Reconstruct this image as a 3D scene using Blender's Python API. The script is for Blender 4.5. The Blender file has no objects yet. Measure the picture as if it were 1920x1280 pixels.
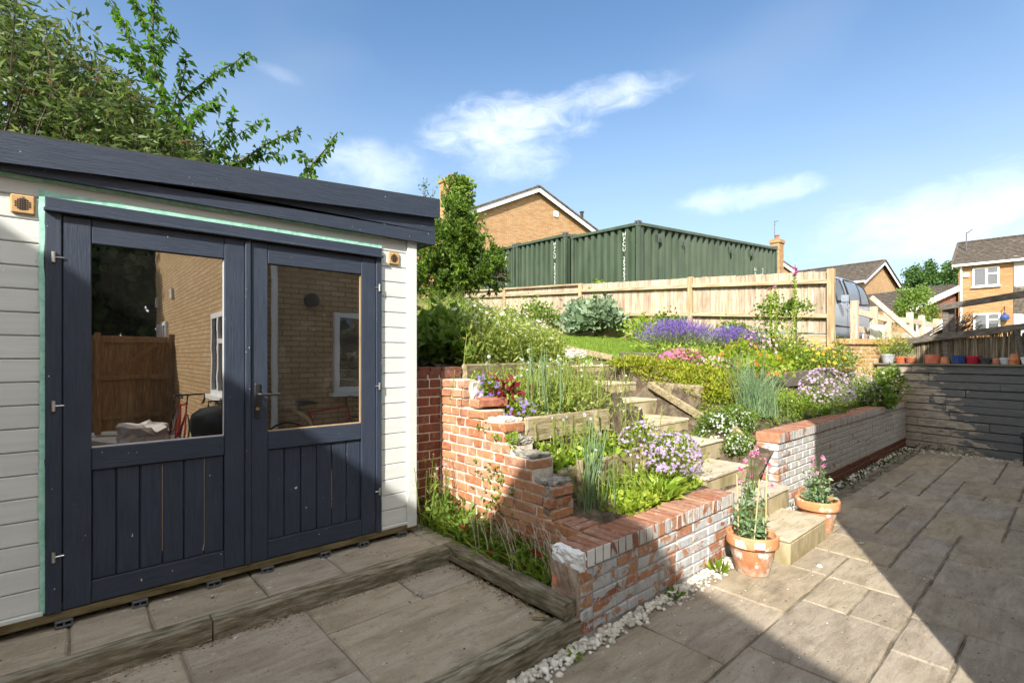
import bpy, math, random
import numpy as np
from mathutils import Vector, Matrix, Euler
random.seed(11); rng = np.random.default_rng(11)
SC = bpy.context.scene; COL = SC.collection
R = math.radians

# ------------------------------------------------------------------ camera
H, F = 1.59, 940.0                       # eye height above the patio, focal length for a 1920 px wide picture
FW = np.array([.6636, .7481]); RT = np.array([.7481, -.6636])
cam = bpy.data.cameras.new('camera'); camo = bpy.data.objects.new('camera', cam); COL.objects.link(camo)
cam.sensor_width = 36; cam.lens = F / 1920 * 36; cam.shift_y = 27.3 / 1920
cam.clip_start = .05; cam.clip_end = 3000
camo.location = (0, 0, H); camo.rotation_euler = (R(90), 0, -math.atan2(.6636, .7481))
SC.camera = camo

# ------------------------------------------------------------------ light
SUN_AZ, SUN_EL = 28.2, 35.0              # travel direction, degrees from +X towards +Y; elevation
sd = np.array([math.cos(R(SUN_AZ)) * math.cos(R(SUN_EL)), math.sin(R(SUN_AZ)) * math.cos(R(SUN_EL)), -math.sin(R(SUN_EL))])
sun = bpy.data.lights.new('sun', 'SUN'); suno = bpy.data.objects.new('sun', sun); COL.objects.link(suno)
sun.energy = 4.2; sun.angle = R(.55); sun.color = (1, .945, .86)
suno.rotation_euler = Vector(sd).to_track_quat('-Z', 'Y').to_euler()
SC.view_settings.view_transform = 'Standard'; SC.view_settings.look = 'None'
SC.view_settings.gamma = 1; SC.view_settings.use_curve_mapping = False
SC.view_settings.exposure = 1.18
SC.cycles.max_bounces = 5; SC.cycles.diffuse_bounces = 3; SC.cycles.glossy_bounces = 3; SC.cycles.transparent_max_bounces = 8
SC.cycles.caustics_reflective = False; SC.cycles.caustics_refractive = False
SC.cycles.sample_clamp_indirect = 6; SC.cycles.use_adaptive_sampling = True; SC.cycles.adaptive_threshold = .025

# ------------------------------------------------------------------ node helper
class NT:
    def __init__(s, tree):
        s.t = tree; s.n = tree.nodes; s.l = tree.links
    def node(s, typ, **kw):
        n = s.n.new(typ)
        for k, v in kw.items():
            if k in ('ins',):
                for i, x in v.items(): s.put(n.inputs[i], x)
            else: setattr(n, k, v)
        return n
    def put(s, sock, x):
        if hasattr(x, 'is_output'): s.l.new(x, sock)
        elif x is not None:
            if sock.type == 'RGBA' and len(x) == 3: x = (*x, 1)
            sock.default_value = x
    def m(s, op, a, b=0.0, c=None, clamp=False):
        n = s.n.new('ShaderNodeMath'); n.operation = op; n.use_clamp = clamp
        s.put(n.inputs[0], a); s.put(n.inputs[1], b)
        if c is not None: s.put(n.inputs[2], c)
        return n.outputs[0]
    def v(s, op, a, b=None):
        n = s.n.new('ShaderNodeVectorMath'); n.operation = op
        s.put(n.inputs[0], a)
        if b is not None:
            s.put(n.inputs[3 if op == 'SCALE' else 1], b)
        return n.outputs['Value'] if op in ('DOT_PRODUCT', 'LENGTH', 'DISTANCE') else n.outputs[0]
    def noise(s, vec, scale, detail=4, rough=.55, dist=0.0):
        n = s.n.new('ShaderNodeTexNoise'); s.put(n.inputs['Vector'], vec)
        n.inputs['Scale'].default_value = scale; n.inputs['Detail'].default_value = detail
        n.inputs['Roughness'].default_value = rough; n.inputs['Distortion'].default_value = dist
        return n.outputs['Fac']
    def ss(s, x, lo, hi):
        n = s.n.new('ShaderNodeMapRange'); n.interpolation_type = 'SMOOTHSTEP'
        s.put(n.inputs[0], x); n.inputs[1].default_value = lo; n.inputs[2].default_value = hi
        n.inputs[3].default_value = 0; n.inputs[4].default_value = 1
        return n.outputs[0]
    def mix(s, f, a, b, blend='MIX'):
        n = s.n.new('ShaderNodeMix'); n.data_type = 'RGBA'; n.blend_type = blend
        s.put(n.inputs[0], f); s.put(n.inputs[6], a); s.put(n.inputs[7], b)
        return n.outputs[2]
    def ramp(s, f, cols):
        n = s.n.new('ShaderNodeValToRGB'); e = n.color_ramp.elements
        while len(e) < len(cols): e.new(.5)
        for i, c in enumerate(cols):
            e[i].position = i / max(1, len(cols) - 1) if len(c) == 3 else c[3]
            e[i].color = (*c[:3], 1)
        s.put(n.inputs[0], f)
        return n.outputs[0]
    def hsv(s, c, val, sat=1.0, hue=.5):
        n = s.n.new('ShaderNodeHueSaturation'); s.put(n.inputs['Color'], c)
        s.put(n.inputs['Value'], val); s.put(n.inputs['Saturation'], sat); s.put(n.inputs['Hue'], hue)
        return n.outputs[0]
    def bump(s, h, strength=.3, dist=.01):
        n = s.n.new('ShaderNodeBump'); s.put(n.inputs['Height'], h)
        n.inputs['Strength'].default_value = strength; n.inputs['Distance'].default_value = dist
        return n.outputs[0]
    def mapv(s, vec, scale=(1, 1, 1), rot=(0, 0, 0)):
        n = s.n.new('ShaderNodeMapping'); s.put(n.inputs[0], vec)
        n.inputs['Scale'].default_value = scale; n.inputs['Rotation'].default_value = rot
        return n.outputs[0]

# ------------------------------------------------------------------ sky
world = bpy.data.worlds.new('World'); SC.world = world; world.use_nodes = True
w = NT(world.node_tree); w.n.clear()
sky = w.n.new('ShaderNodeTexSky'); sky.sky_type = 'NISHITA'; sky.sun_disc = False
sky.sun_elevation = R(SUN_EL); sky.sun_rotation = math.atan2(-sd[0], -sd[1])
sky.air_density = 1.0; sky.dust_density = 1.2; sky.ozone_density = 1.6; sky.altitude = 60
tc = w.n.new('ShaderNodeTexCoord'); D = tc.outputs['Generated']
sp = w.n.new('ShaderNodeSeparateXYZ'); w.put(sp.inputs[0], D)
az = w.m('ARCTAN2', sp.outputs[1], sp.outputs[0])          # from +X towards +Y, radians
el = w.m('ARCSINE', sp.outputs[2])
warp = w.noise(w.mapv(D, (1, 1, 1.6)), 5.5, 2, .6)
warp2 = w.noise(w.mapv(D, (1.5, 1.5, 3.2)), 13, 6, .66, .8)
def cloud(a, e, ra, re, tilt, gain=1.0, edge=.55):
    """soft elongated cloud round azimuth a, elevation e (degrees)"""
    da = w.m('SUBTRACT', az, R(a)); de = w.m('SUBTRACT', el, R(e))
    c, s = math.cos(R(tilt)), math.sin(R(tilt))
    u = w.m('ADD', w.m('MULTIPLY', da, c), w.m('MULTIPLY', de, s))
    t = w.m('SUBTRACT', w.m('MULTIPLY', de, c), w.m('MULTIPLY', da, s))
    q = w.m('ADD', w.m('POWER', w.m('DIVIDE', u, R(ra)), 2), w.m('POWER', w.m('DIVIDE', t, R(re)), 2))
    q = w.m('ADD', w.m('SUBTRACT', 1.0, q), w.m('MULTIPLY', w.m('SUBTRACT', warp, .5), 2.6))
    q = w.m('ADD', q, w.m('MULTIPLY', w.m('SUBTRACT', warp2, .5), 1.4))
    return w.m('MULTIPLY', w.ss(q, -.1, 1.9), gain)
CL = [(49.0, 24.4, 12.5, 3.1, -3, .40), (38.5, 26.7, 10, 2.0, -7, .36), (48.0, 22.0, 7.5, 3.2, 0, .30),
      (22.5, 16.3, 8.5, 1.7, -3, .26), (6, 12, 13, 4.4, 0, .22), (73, 27, 3.2, .9, 10, .11), (63, 20, 7, 3, 0, .2)]
mask = None
for c in CL:
    k = cloud(*c); mask = k if mask is None else w.m('MAXIMUM', mask, k)
# bright cloud added outside the view as fill light, faded out inside it
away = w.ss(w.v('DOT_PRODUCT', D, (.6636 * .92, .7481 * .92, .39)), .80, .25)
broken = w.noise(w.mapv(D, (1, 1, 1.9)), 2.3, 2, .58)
fill_cloud = w.m('MULTIPLY', w.m('MULTIPLY', w.ss(broken, .36, .60), away), .9)
mask = w.m('MAXIMUM', mask, fill_cloud)
haze = w.m('MULTIPLY', w.ss(el, .62, -.04), .62)            # pale air low over the roofs, all the way round
veil = w.m('MULTIPLY', w.ss(broken, .45, .8), .14)
skyc = w.mix(1.0, sky.outputs[0], (.77, .94, 1.02), 'MULTIPLY')
c1 = w.mix(haze, skyc, (3.55, 3.95, 4.45)); c1 = w.mix(veil, c1, (4.4, 4.6, 4.9))
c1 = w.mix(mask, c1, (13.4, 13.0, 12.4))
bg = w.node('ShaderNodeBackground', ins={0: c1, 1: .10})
world.cycles.sampling_method = 'MANUAL'; world.cycles.sample_map_resolution = 256
wo = w.n.new('ShaderNodeOutputWorld'); w.l.new(bg.outputs[0], wo.inputs[0])

# ------------------------------------------------------------------ geometry helpers
def pix(px, py, d):
    """point at depth d (metres along the view axis) that the photograph shows at px, py"""
    r = (px - 960) / F * d
    p = FW * d + RT * r
    return np.array([p[0], p[1], H - (py - 667.3) / F * d])
def ray(px):
    return FW + RT * (px - 960) / F
def onY(px, Y, py=None):
    k = ray(px); d = Y / k[1]
    return np.array([k[0] * d, Y, H - ((py or 0) - 667.3) / F * d])
def onX(px, X, py=None):
    k = ray(px); d = X / k[0]
    return np.array([X, k[1] * d, H - ((py or 0) - 667.3) / F * d])

def wm(o):
    return o.matrix_basis if o.parent is None else wm(o.parent) @ o.matrix_parent_inverse @ o.matrix_basis
def link(o, parent=None, local=False):
    COL.objects.link(o)
    if parent is not None:
        o.parent = parent
        if not local: o.matrix_parent_inverse = wm(parent).inverted()
    return o
def tag(o, label=None, cat=None, group=None, kind=None):
    for k, v in (('label', label), ('category', cat), ('group', group), ('kind', kind)):
        if v: o[k] = v
    return o
def thing(name, label, cat, loc=(0, 0, 0), rz=0, group=None):
    o = bpy.data.objects.new(name, None); o.empty_display_size = .1
    o.location = loc; o.rotation_euler = (0, 0, rz); COL.objects.link(o)
    return tag(o, label, cat, group)
def mesh_from(name, V, Fc, mat=None, smooth=False):
    me = bpy.data.meshes.new(name)
    V = np.asarray(V, dtype=np.float32).reshape(-1, 3)
    if isinstance(Fc, np.ndarray):
        n, k = Fc.shape
        me.vertices.add(len(V)); me.vertices.foreach_set('co', V.ravel())
        me.loops.add(n * k); me.loops.foreach_set('vertex_index', Fc.astype(np.int32).ravel())
        me.polygons.add(n); me.polygons.foreach_set('loop_start', np.arange(0, n * k, k, dtype=np.int32))
        me.update(calc_edges=True)
    else:
        me.from_pydata([tuple(map(float, v)) for v in V], [], Fc)
    if smooth: me.shade_smooth()
    if mat: me.materials.append(mat)
    return me
def obj(name, me, parent=None, local=False, loc=None, rot=None, **t):
    o = bpy.data.objects.new(name, me)
    if loc is not None: o.location = loc
    if rot is not None: o.rotation_euler = rot
    link(o, parent, local)
    return tag(o, **t)

_CB = []
for a in range(3):
    for s in (0, 1):
        b, c = (a + 1) % 3, (a + 2) % 3
        q = []
        for sb, scn in ((0, 0), (1, 0), (1, 1), (0, 1)):
            k = [0, 0, 0]; k[a] = s; k[b] = sb; k[c] = scn; q.append((k[0] + 2 * k[1] + 4 * k[2]) * 3 + a)
        _CB.append(q if s else q[::-1])
for cc in range(3):
    a, b = (cc + 1) % 3, (cc + 2) % 3
    for sa in (0, 1):
        for sb in (0, 1):
            k0 = [0, 0, 0]; k0[a] = sa; k0[b] = sb; k1 = list(k0); k1[cc] = 1
            i0 = (k0[0] + 2 * k0[1] + 4 * k0[2]) * 3; i1 = (k1[0] + 2 * k1[1] + 4 * k1[2]) * 3
            q = [i0 + a, i1 + a, i1 + b, i0 + b]
            _CB.append(q if sa != sb else q[::-1])
for i in range(8):
    sx, sy, sz = i & 1, i >> 1 & 1, i >> 2 & 1
    q = [i * 3, i * 3 + 1, i * 3 + 2]
    _CB.append(q if (sx + sy + sz) % 2 else q[::-1])
def cbox_verts(x0, x1, y0, y1, z0, z1, c):
    lo = (x0, y0, z0); hi = (x1, y1, z1); V = []
    cc = [min(c, (hi[k] - lo[k]) * .45) for k in range(3)]
    for i in range(8):
        s = (i & 1, i >> 1 & 1, i >> 2 & 1)
        for a in range(3):
            V.append([(hi[k] if s[k] else lo[k]) + (0 if k == a else (-cc[k] if s[k] else cc[k])) for k in range(3)])
    return V
# check orientation once
_v = np.array(cbox_verts(0, 1, 0, 1, 0, 1, .1))
for i, q in enumerate(_CB):
    p = _v[q]; nn = np.cross(p[1] - p[0], p[2] - p[0])
    if np.dot(nn, p.mean(0) - .5) < 0: _CB[i] = q[::-1]

class MB:
    def __init__(s): s.V = []; s.F = []
    def add(s, V, Fc):
        b = len(s.V); s.V += [list(map(float, v)) for v in V]; s.F += [[b + i for i in f] for f in Fc]; return s
    def box(s, x0, x1, y0, y1, z0, z1):
        return s.add([(x0, y0, z0), (x1, y0, z0), (x1, y1, z0), (x0, y1, z0), (x0, y0, z1), (x1, y0, z1), (x1, y1, z1), (x0, y1, z1)],
                     [(0, 3, 2, 1), (4, 5, 6, 7), (0, 1, 5, 4), (1, 2, 6, 5), (2, 3, 7, 6), (3, 0, 4, 7)])
    def cbox(s, x0, x1, y0, y1, z0, z1, c=.004, jit=0):
        V = np.array(cbox_verts(x0, x1, y0, y1, z0, z1, c))
        if jit: V = V + rng.normal(0, jit, V.shape)
        return s.add(V, _CB)
    def beam(s, p, q, wdt, hgt, c=.004, up=(0, 0, 1), jit=0):
        p = np.array(p, float); q = np.array(q, float); d = q - p; L = np.linalg.norm(d); d /= L
        sd_ = np.cross(d, up); sd_ /= np.linalg.norm(sd_); u = np.cross(sd_, d)
        V = np.array(cbox_verts(0, L, -wdt / 2, wdt / 2, -hgt / 2, hgt / 2, c))
        if jit: V = V + rng.normal(0, jit, V.shape)
        return s.add(p + V[:, :1] * d - V[:, 1:2] * sd_ + V[:, 2:] * u, _CB)
    def tube(s, pts, r, n=6, cap=True):
        pts = [np.array(p, float) for p in pts]; m = len(pts)
        rs = r if hasattr(r, '__len__') else [r] * m
        b = len(s.V); ref = np.array([.31, .17, .93])
        for i, p in enumerate(pts):
            d = pts[min(i + 1, m - 1)] - pts[max(i - 1, 0)]; d = d / (np.linalg.norm(d) + 1e-9)
            if abs(d @ ref) > .95: ref = np.array([.93, .31, .17])
            a = np.cross(d, ref); a /= np.linalg.norm(a); c = np.cross(d, a)
            for k in range(n):
                t = 2 * math.pi * k / n; s.V.append(list(p + (a * math.cos(t) + c * math.sin(t)) * rs[i]))
        for i in range(m - 1):
            for k in range(n):
                k2 = (k + 1) % n
                s.F.append([b + i * n + k, b + i * n + k2, b + (i + 1) * n + k2, b + (i + 1) * n + k])
        if cap:
            s.F.append([b + k for k in range(n)][::-1]); s.F.append([b + (m - 1) * n + k for k in range(n)])
        return s
    def lathe(s, prof, n=28, c=(0, 0, 0), closed=False):
        b = len(s.V)
        for (r, z) in prof:
            for k in range(n):
                t = 2 * math.pi * k / n; s.V.append([c[0] + r * math.cos(t), c[1] + r * math.sin(t), c[2] + z])
        for i in range(len(prof) - 1):
            for k in range(n):
                k2 = (k + 1) % n; s.F.append([b + i * n + k, b + i * n + k2, b + (i + 1) * n + k2, b + (i + 1) * n + k])
        return s
    def prism(s, poly, a, b):
        """poly: list of 3d points (planar), extruded from offset a to offset b (vectors)"""
        n = len(poly); P = [np.array(p, float) + a for p in poly] + [np.array(p, float) + b for p in poly]
        return s.add(P, [list(range(n))[::-1], list(range(n, 2 * n))] + [[i, (i + 1) % n, n + (i + 1) % n, n + i] for i in range(n)])
    def build(s, name, mat, parent=None, local=False, smooth=False, loc=None, rot=None, **t):
        me = mesh_from(name, s.V, s.F, mat, smooth)
        return obj(name, me, parent, local, loc, rot, **t)

def unit(v):
    return v / (np.linalg.norm(v, axis=-1, keepdims=True) + 1e-9)
def rdir(n):
    return unit(rng.normal(size=(n, 3)))
class LF:
    """many small leaf faces in one mesh"""
    def __init__(s): s.V = []; s.n = 0
    def leaves(s, P, D, L, Wd, fold=.25, side=None):
        P = np.asarray(P, float); n = len(P); D = unit(np.asarray(D, float))
        L = np.broadcast_to(np.asarray(L, float), (n,))[:, None]; Wd = np.broadcast_to(np.asarray(Wd, float), (n,))[:, None]
        S = unit(np.cross(D, rdir(n) if side is None else side)); N = np.cross(S, D)
        q = np.stack([P, P + D * L * .45 + S * Wd * .5 + N * Wd * fold, P + D * L - N * L * .12, P + D * L * .45 - S * Wd * .5 + N * Wd * fold], 1)
        s.V.append(q.reshape(-1, 3)); s.n += n; return s
    def blades(s, P, D, L, Wd, bend=.35):
        """grass: two quads, tapering and bending over"""
        P = np.asarray(P, float); n = len(P); D = unit(np.asarray(D, float))
        L = np.broadcast_to(np.asarray(L, float), (n,))[:, None]; Wd = np.broadcast_to(np.asarray(Wd, float), (n,))[:, None]
        S = unit(np.cross(D, rdir(n))); O = unit(D * [1, 1, 0] + rng.normal(0, .3, (n, 3)) * [1, 1, 0])
        M = P + D * L * .55 + O * L * bend * .2; T = P + D * L * .95 + O * L * bend
        a, b = P - S * Wd * .5, P + S * Wd * .5; c, d = M - S * Wd * .4, M + S * Wd * .4; e, f = T - S * Wd * .06, T + S * Wd * .06
        s.V.append(np.stack([a, b, d, c], 1).reshape(-1, 3)); s.V.append(np.stack([c, d, f, e], 1).reshape(-1, 3)); s.n += 2 * n; return s
    def flowers(s, P, N, r, petals=5, cup=.25):
        P = np.asarray(P, float); n = len(P); N = unit(np.asarray(N, float)); A = unit(np.cross(N, rdir(n))); B = np.cross(N, A)
        r = np.broadcast_to(np.asarray(r, float), (n,))[:, None]
        for k in range(petals):
            t = 2 * math.pi * k / petals; d = A * math.cos(t) + B * math.sin(t); sd_ = np.cross(N, d); w_ = 2.4 / petals
            q = np.stack([P, P + d * r * .6 + sd_ * r * w_ * .55 + N * r * cup * .5, P + d * r + N * r * cup, P + d * r * .6 - sd_ * r * w_ * .55 + N * r * cup * .5], 1)
            s.V.append(q.reshape(-1, 3)); s.n += n
        return s
    def build(s, name, mat, parent=None, local=False, **t):
        V = np.concatenate(s.V) if s.V else np.zeros((0, 3))
        me = mesh_from(name, V, np.arange(len(V)).reshape(-1, 4), mat)
        return obj(name, me, parent, local, **t)
# ------------------------------------------------------------------ materials
M = {}
def newmat(name):
    m = bpy.data.materials.new(name); m.use_nodes = True; t = NT(m.node_tree); t.n.clear()
    out = t.n.new('ShaderNodeOutputMaterial'); b = t.n.new('ShaderNodeBsdfPrincipled'); t.l.new(b.outputs[0], out.inputs[0])
    M[name] = m
    return t, b, out
def pos(t): return t.n.new('ShaderNodeNewGeometry').outputs['Position']
def orand(t): return t.n.new('ShaderNodeObjectInfo').outputs['Random']
def irand(t): return t.n.new('ShaderNodeNewGeometry').outputs['Random Per Island']
def surf(name, cols, scale=6, rough=.8, stretch=(1, 1, 1), detail=6, lo=.3, hi=.7, orv=0, bump=.3, bscale=60, bd=.003, spots=None, irv=0, spec=.3, metal=0, ohue=0, coat=0):
    """mottled material: noise between colours, variation from piece to piece, fine relief, optional spots (colour, scale, threshold)"""
    t, b, out = newmat(name); p = pos(t)
    if orv or ohue:
        o = orand(t); p = t.v('ADD', p, t.v('SCALE', (7.1, 3.3, 5.7), t.m('MULTIPLY', o, 9.0)))
    pv = t.mapv(p, stretch)
    f = t.ss(t.noise(pv, scale, detail, .6), lo, hi)
    c = t.ramp(f, cols)
    if orv: c = t.hsv(c, t.m('ADD', 1 - orv, t.m('MULTIPLY', o, 2 * orv)), 1.0, t.m('ADD', .5 - ohue, t.m('MULTIPLY', t.m('FRACT', t.m('MULTIPLY', o, 7.13)), 2 * ohue)))
    if irv:
        c = t.hsv(c, t.m('ADD', 1 - irv, t.m('MULTIPLY', irand(t), 2 * irv)))
    for sp_ in (spots or []):
        col, sc_, th = sp_[:3]; wd = sp_[3] if len(sp_) > 3 else .03
        c = t.mix(t.ss(t.noise(t.mapv(p, sp_[4] if len(sp_) > 4 else (1, 1, 1)), sc_, 5, .6), th, th + wd), c, col)
    t.put(b.inputs['Base Color'], c); b.inputs['Roughness'].default_value = rough
    b.inputs['Specular IOR Level'].default_value = spec; b.inputs['Metallic'].default_value = metal
    if coat: b.inputs['Coat Weight'].default_value = coat; b.inputs['Coat Roughness'].default_value = .1
    if bump:
        h = t.m('ADD', t.noise(pv, bscale, 4, .65), t.m('MULTIPLY', t.noise(pv, bscale * .2, 3), 1.5))
        t.put(b.inputs['Normal'], t.bump(h, bump, bd))
    return M[name]
def foliage(name, cols, trans=.35, rough=.5, clump=1.6, patch=.35):
    t, b, out = newmat(name)
    c = t.ramp(irand(t), cols)
    n = t.noise(pos(t), clump, 3)
    c = t.hsv(c, t.m('ADD', 1 - patch * .6, t.m('MULTIPLY', n, patch * 1.3)))
    t.put(b.inputs['Base Color'], c); b.inputs['Roughness'].default_value = rough; b.inputs['Specular IOR Level'].default_value = .3
    tr = t.node('ShaderNodeBsdfTranslucent'); t.put(tr.inputs[0], t.hsv(c, 1.5, 1.1))
    mx = t.n.new('ShaderNodeMixShader'); mx.inputs[0].default_value = trans
    t.l.new(b.outputs[0], mx.inputs[1]); t.l.new(tr.outputs[0], mx.inputs[2]); t.l.new(mx.outputs[0], out.inputs[0])
    return M[name]
def plain(name, col, rough=.6, spec=.4, metal=0, emit=None):
    t, b, out = newmat(name); t.put(b.inputs['Base Color'], col); b.inputs['Roughness'].default_value = rough
    b.inputs['Specular IOR Level'].default_value = spec; b.inputs['Metallic'].default_value = metal
    return M[name]

# paving and stone
def stone(name, cols, orv=.14, wet=.8):
    t, b, out = newmat(name); p0 = pos(t); o = orand(t)
    p = t.v('ADD', p0, t.v('SCALE', (7.1, 3.3, 0), t.m('MULTIPLY', o, 9.0)))
    f1 = t.noise(t.mapv(p, (1.6, 5, 3), (0, 0, .35)), 1.7, 7, .62, .6)
    c = t.ramp(t.ss(f1, .28, .72), cols)
    o2 = t.m('FRACT', t.m('MULTIPLY', o, 5.37))
    c = t.hsv(c, t.m('ADD', 1 - orv, t.m('MULTIPLY', o, 2 * orv)), t.m('ADD', .85, t.m('MULTIPLY', o2, .3)), t.m('ADD', .493, t.m('MULTIPLY', o2, .01)))
    st = t.ss(t.noise(p0, 2.3, 6, .65), .56, .72); c = t.mix(t.m('MULTIPLY', st, .45), c, (.10, .085, .06))
    pale = t.ss(t.noise(t.mapv(p, (1.2, 4, 1), (0, 0, -.5)), 3.1, 6, .7), .58, .78); c = t.mix(t.m('MULTIPLY', pale, .4), c, (.46, .42, .37))
    rv = t.noise(t.mapv(p, (1, 4.2, 1), (0, 0, .12)), 7, 9, .68, .35)
    c = t.mix(t.m('MULTIPLY', t.ss(rv, .48, .34), .35), c, (.13, .105, .075)); c = t.mix(t.m('MULTIPLY', t.ss(rv, .57, .72), .22), c, (.52, .47, .40))
    gr = t.noise(p0, 95, 5, .75); c = t.mix(t.m('MULTIPLY', t.ss(gr, .54, .66), .4), c, (.11, .095, .07)); c = t.mix(t.m('MULTIPLY', t.ss(gr, .44, .34), .35), c, (.55, .50, .43))
    wh = t.ss(t.noise(p0, 26, 2, .5), .725, .74); c = t.mix(wh, c, (.62, .60, .56))
    dk = t.ss(t.noise(t.v('ADD', p0, (9, 4, 0)), 33, 2, .5), .71, .73); c = t.mix(dk, c, (.05, .042, .03))
    t.put(b.inputs['Base Color'], c); b.inputs['Roughness'].default_value = wet; b.inputs['Specular IOR Level'].default_value = .25
    h = t.m('ADD', t.m('MULTIPLY', rv, 2.6), t.m('MULTIPLY', gr, .5))
    t.put(b.inputs['Normal'], t.bump(h, .6, .010))
    return M[name]
stone('slab', [(.255, .21, .15), (.33, .277, .20), (.39, .333, .25)], .10)
stone('deck_slab', [(.30, .255, .18), (.385, .33, .245), (.44, .385, .295)], .07)
stone('step', [(.38, .32, .21), (.50, .43, .305), (.57, .50, .38)], .06)
surf('riser', [(.22, .19, .09), (.36, .30, .18), (.46, .39, .26)], 5, .9, (1, 1, .45), orv=.08, bump=.6, bscale=40, bd=.006,
     spots=[((.16, .17, .06), 4, .55, .2), ((.50, .46, .36), 9, .62, .08, (1, 1, .2))])
surf('mortar', [(.46, .41, .33), (.62, .56, .47), (.70, .65, .56)], 14, .95, bump=.7, bscale=90, bd=.006)
surf('joint', [(.09, .075, .05), (.17, .145, .105), (.30, .26, .20)], 5, .95, bump=.5)
surf('deck_joint', [(.15, .125, .085), (.25, .215, .16)], 9, .95, bump=.5)
surf('soil', [(.055, .038, .024), (.10, .075, .048), (.16, .125, .085)], 9, 1, bump=1, bscale=30, bd=.02)
surf('gravel_bed', [(.20, .17, .12), (.34, .30, .23)], 40, 1, bump=.8, bscale=80, bd=.01)
surf('gravel_stone', [(.46, .42, .34), (.60, .56, .47), (.70, .67, .60)], 20, .85, irv=.28, bump=.2, spots=[((.38, .27, .13), 7, .63, .1)])
surf('lawn', [(.10, .17, .025), (.17, .25, .04), (.22, .29, .06)], 3, 1, bump=.6, bscale=50, bd=.02)
surf('ground', [(.09, .12, .03), (.15, .16, .06), (.20, .18, .11)], .6, 1, bump=.3)
surf('driveway', [(.16, .155, .15), (.22, .21, .2)], 3, .95)

# bricks
def brick(name, cols, smear=.5, dark=.3, paint=None, rough=.85):
    t, b, out = newmat(name); p = pos(t); o = orand(t)
    c = t.ramp(o, cols)
    n1 = t.noise(p, 24, 5, .65); c = t.mix(t.ss(n1, .35, .75), c, t.hsv(c, .66, 1.0), 'MIX')
    n2 = t.noise(t.v('ADD', p, (3, 8, 1)), 15, 7, .72)
    c = t.mix(t.m('MULTIPLY', t.ss(n2, .53, .66), smear), c, (.50, .42, .32))
    n3 = t.noise(t.v('ADD', p, (13, 2, 7)), 3.2, 5, .7); c = t.mix(t.m('MULTIPLY', t.ss(n3, .52, .72), dark), c, (.10, .07, .05))
    if paint:
        col, sc_, th, wd = paint
        pn = t.noise(t.v('ADD', t.mapv(p, (1, 1, 1.5)), t.v('SCALE', (5.1, 2.3, 3.7), t.m('MULTIPLY', o, 3.0))), sc_, 8, .68, .5)
        pn = t.m('ADD', pn, t.m('MULTIPLY', t.m('SUBTRACT', o, .5), .10))
        drip = t.noise(t.mapv(p, (1, 1, .12)), 26, 4, .6)
        pc = t.mix(t.m('MULTIPLY', t.ss(drip, .48, .70), .62), col, (.25, .225, .185))
        pc = t.mix(t.ss(t.noise(p, 60, 3), .55, .75), pc, (.60, .60, .58))
        k = t.ss(pn, th, th + wd); c = t.mix(k, pc, c)
    t.put(b.inputs['Base Color'], c); b.inputs['Roughness'].default_value = rough; b.inputs['Specular IOR Level'].default_value = .25
    h = t.m('ADD', t.noise(p, 110, 4, .7), t.m('MULTIPLY', t.noise(p, 22, 5, .7), 2))
    if paint: h = t.m('SUBTRACT', h, t.m('MULTIPLY', k, .6))
    t.put(b.inputs['Normal'], t.bump(h, .6, .006))
    return M[name]
RED = [(.40, .145, .07), (.48, .215, .105), (.53, .27, .14), (.45, .225, .13), (.56, .34, .21), (.36, .13, .075), (.50, .26, .15)]
brick('red_brick', RED, .62, .22)
brick('dark_brick', [(.14, .055, .035), (.2, .07, .045), (.17, .075, .05)], .2, .5)  # bare foot courses; also paints shade onto the shed-side return
brick('coping_brick', [(.29, .12, .07), (.36, .165, .10), (.33, .17, .115), (.40, .22, .14)], .5, .45)
brick('painted_brick', RED, .4, .25, ((.50, .515, .53), 4.6, .50, .03))
brick('white_brick', RED, .35, .25, ((.54, .53, .505), 3.6, .61, .04))
brick('yellow_brick', [(.42, .25, .10), (.50, .32, .15), (.46, .27, .12), (.55, .38, .2)], .3, .15)
surf('paint_mortar', [(.33, .32, .30), (.43, .43, .42), (.50, .50, .49)], 9, .9, bump=.5, bscale=60)
surf('plaster', [(.22, .15, .11), (.33, .25, .19), (.42, .35, .28)], 9, .95, bump=.9, bscale=26, bd=.01, spots=[((.52, .22, .12), 5, .62, .05)])
surf('white_paint_patch', [(.72, .72, .70), (.80, .80, .79)], 18, .7, bump=.6, bscale=26, bd=.006, spots=[((.30, .2, .15), 14, .64, .02)])
surf('concrete', [(.14, .13, .10), (.24, .225, .185), (.40, .375, .32)], 13, .95, bump=1, bscale=30, bd=.015, spots=[((.07, .065, .055), 24, .62, .08)])
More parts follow.
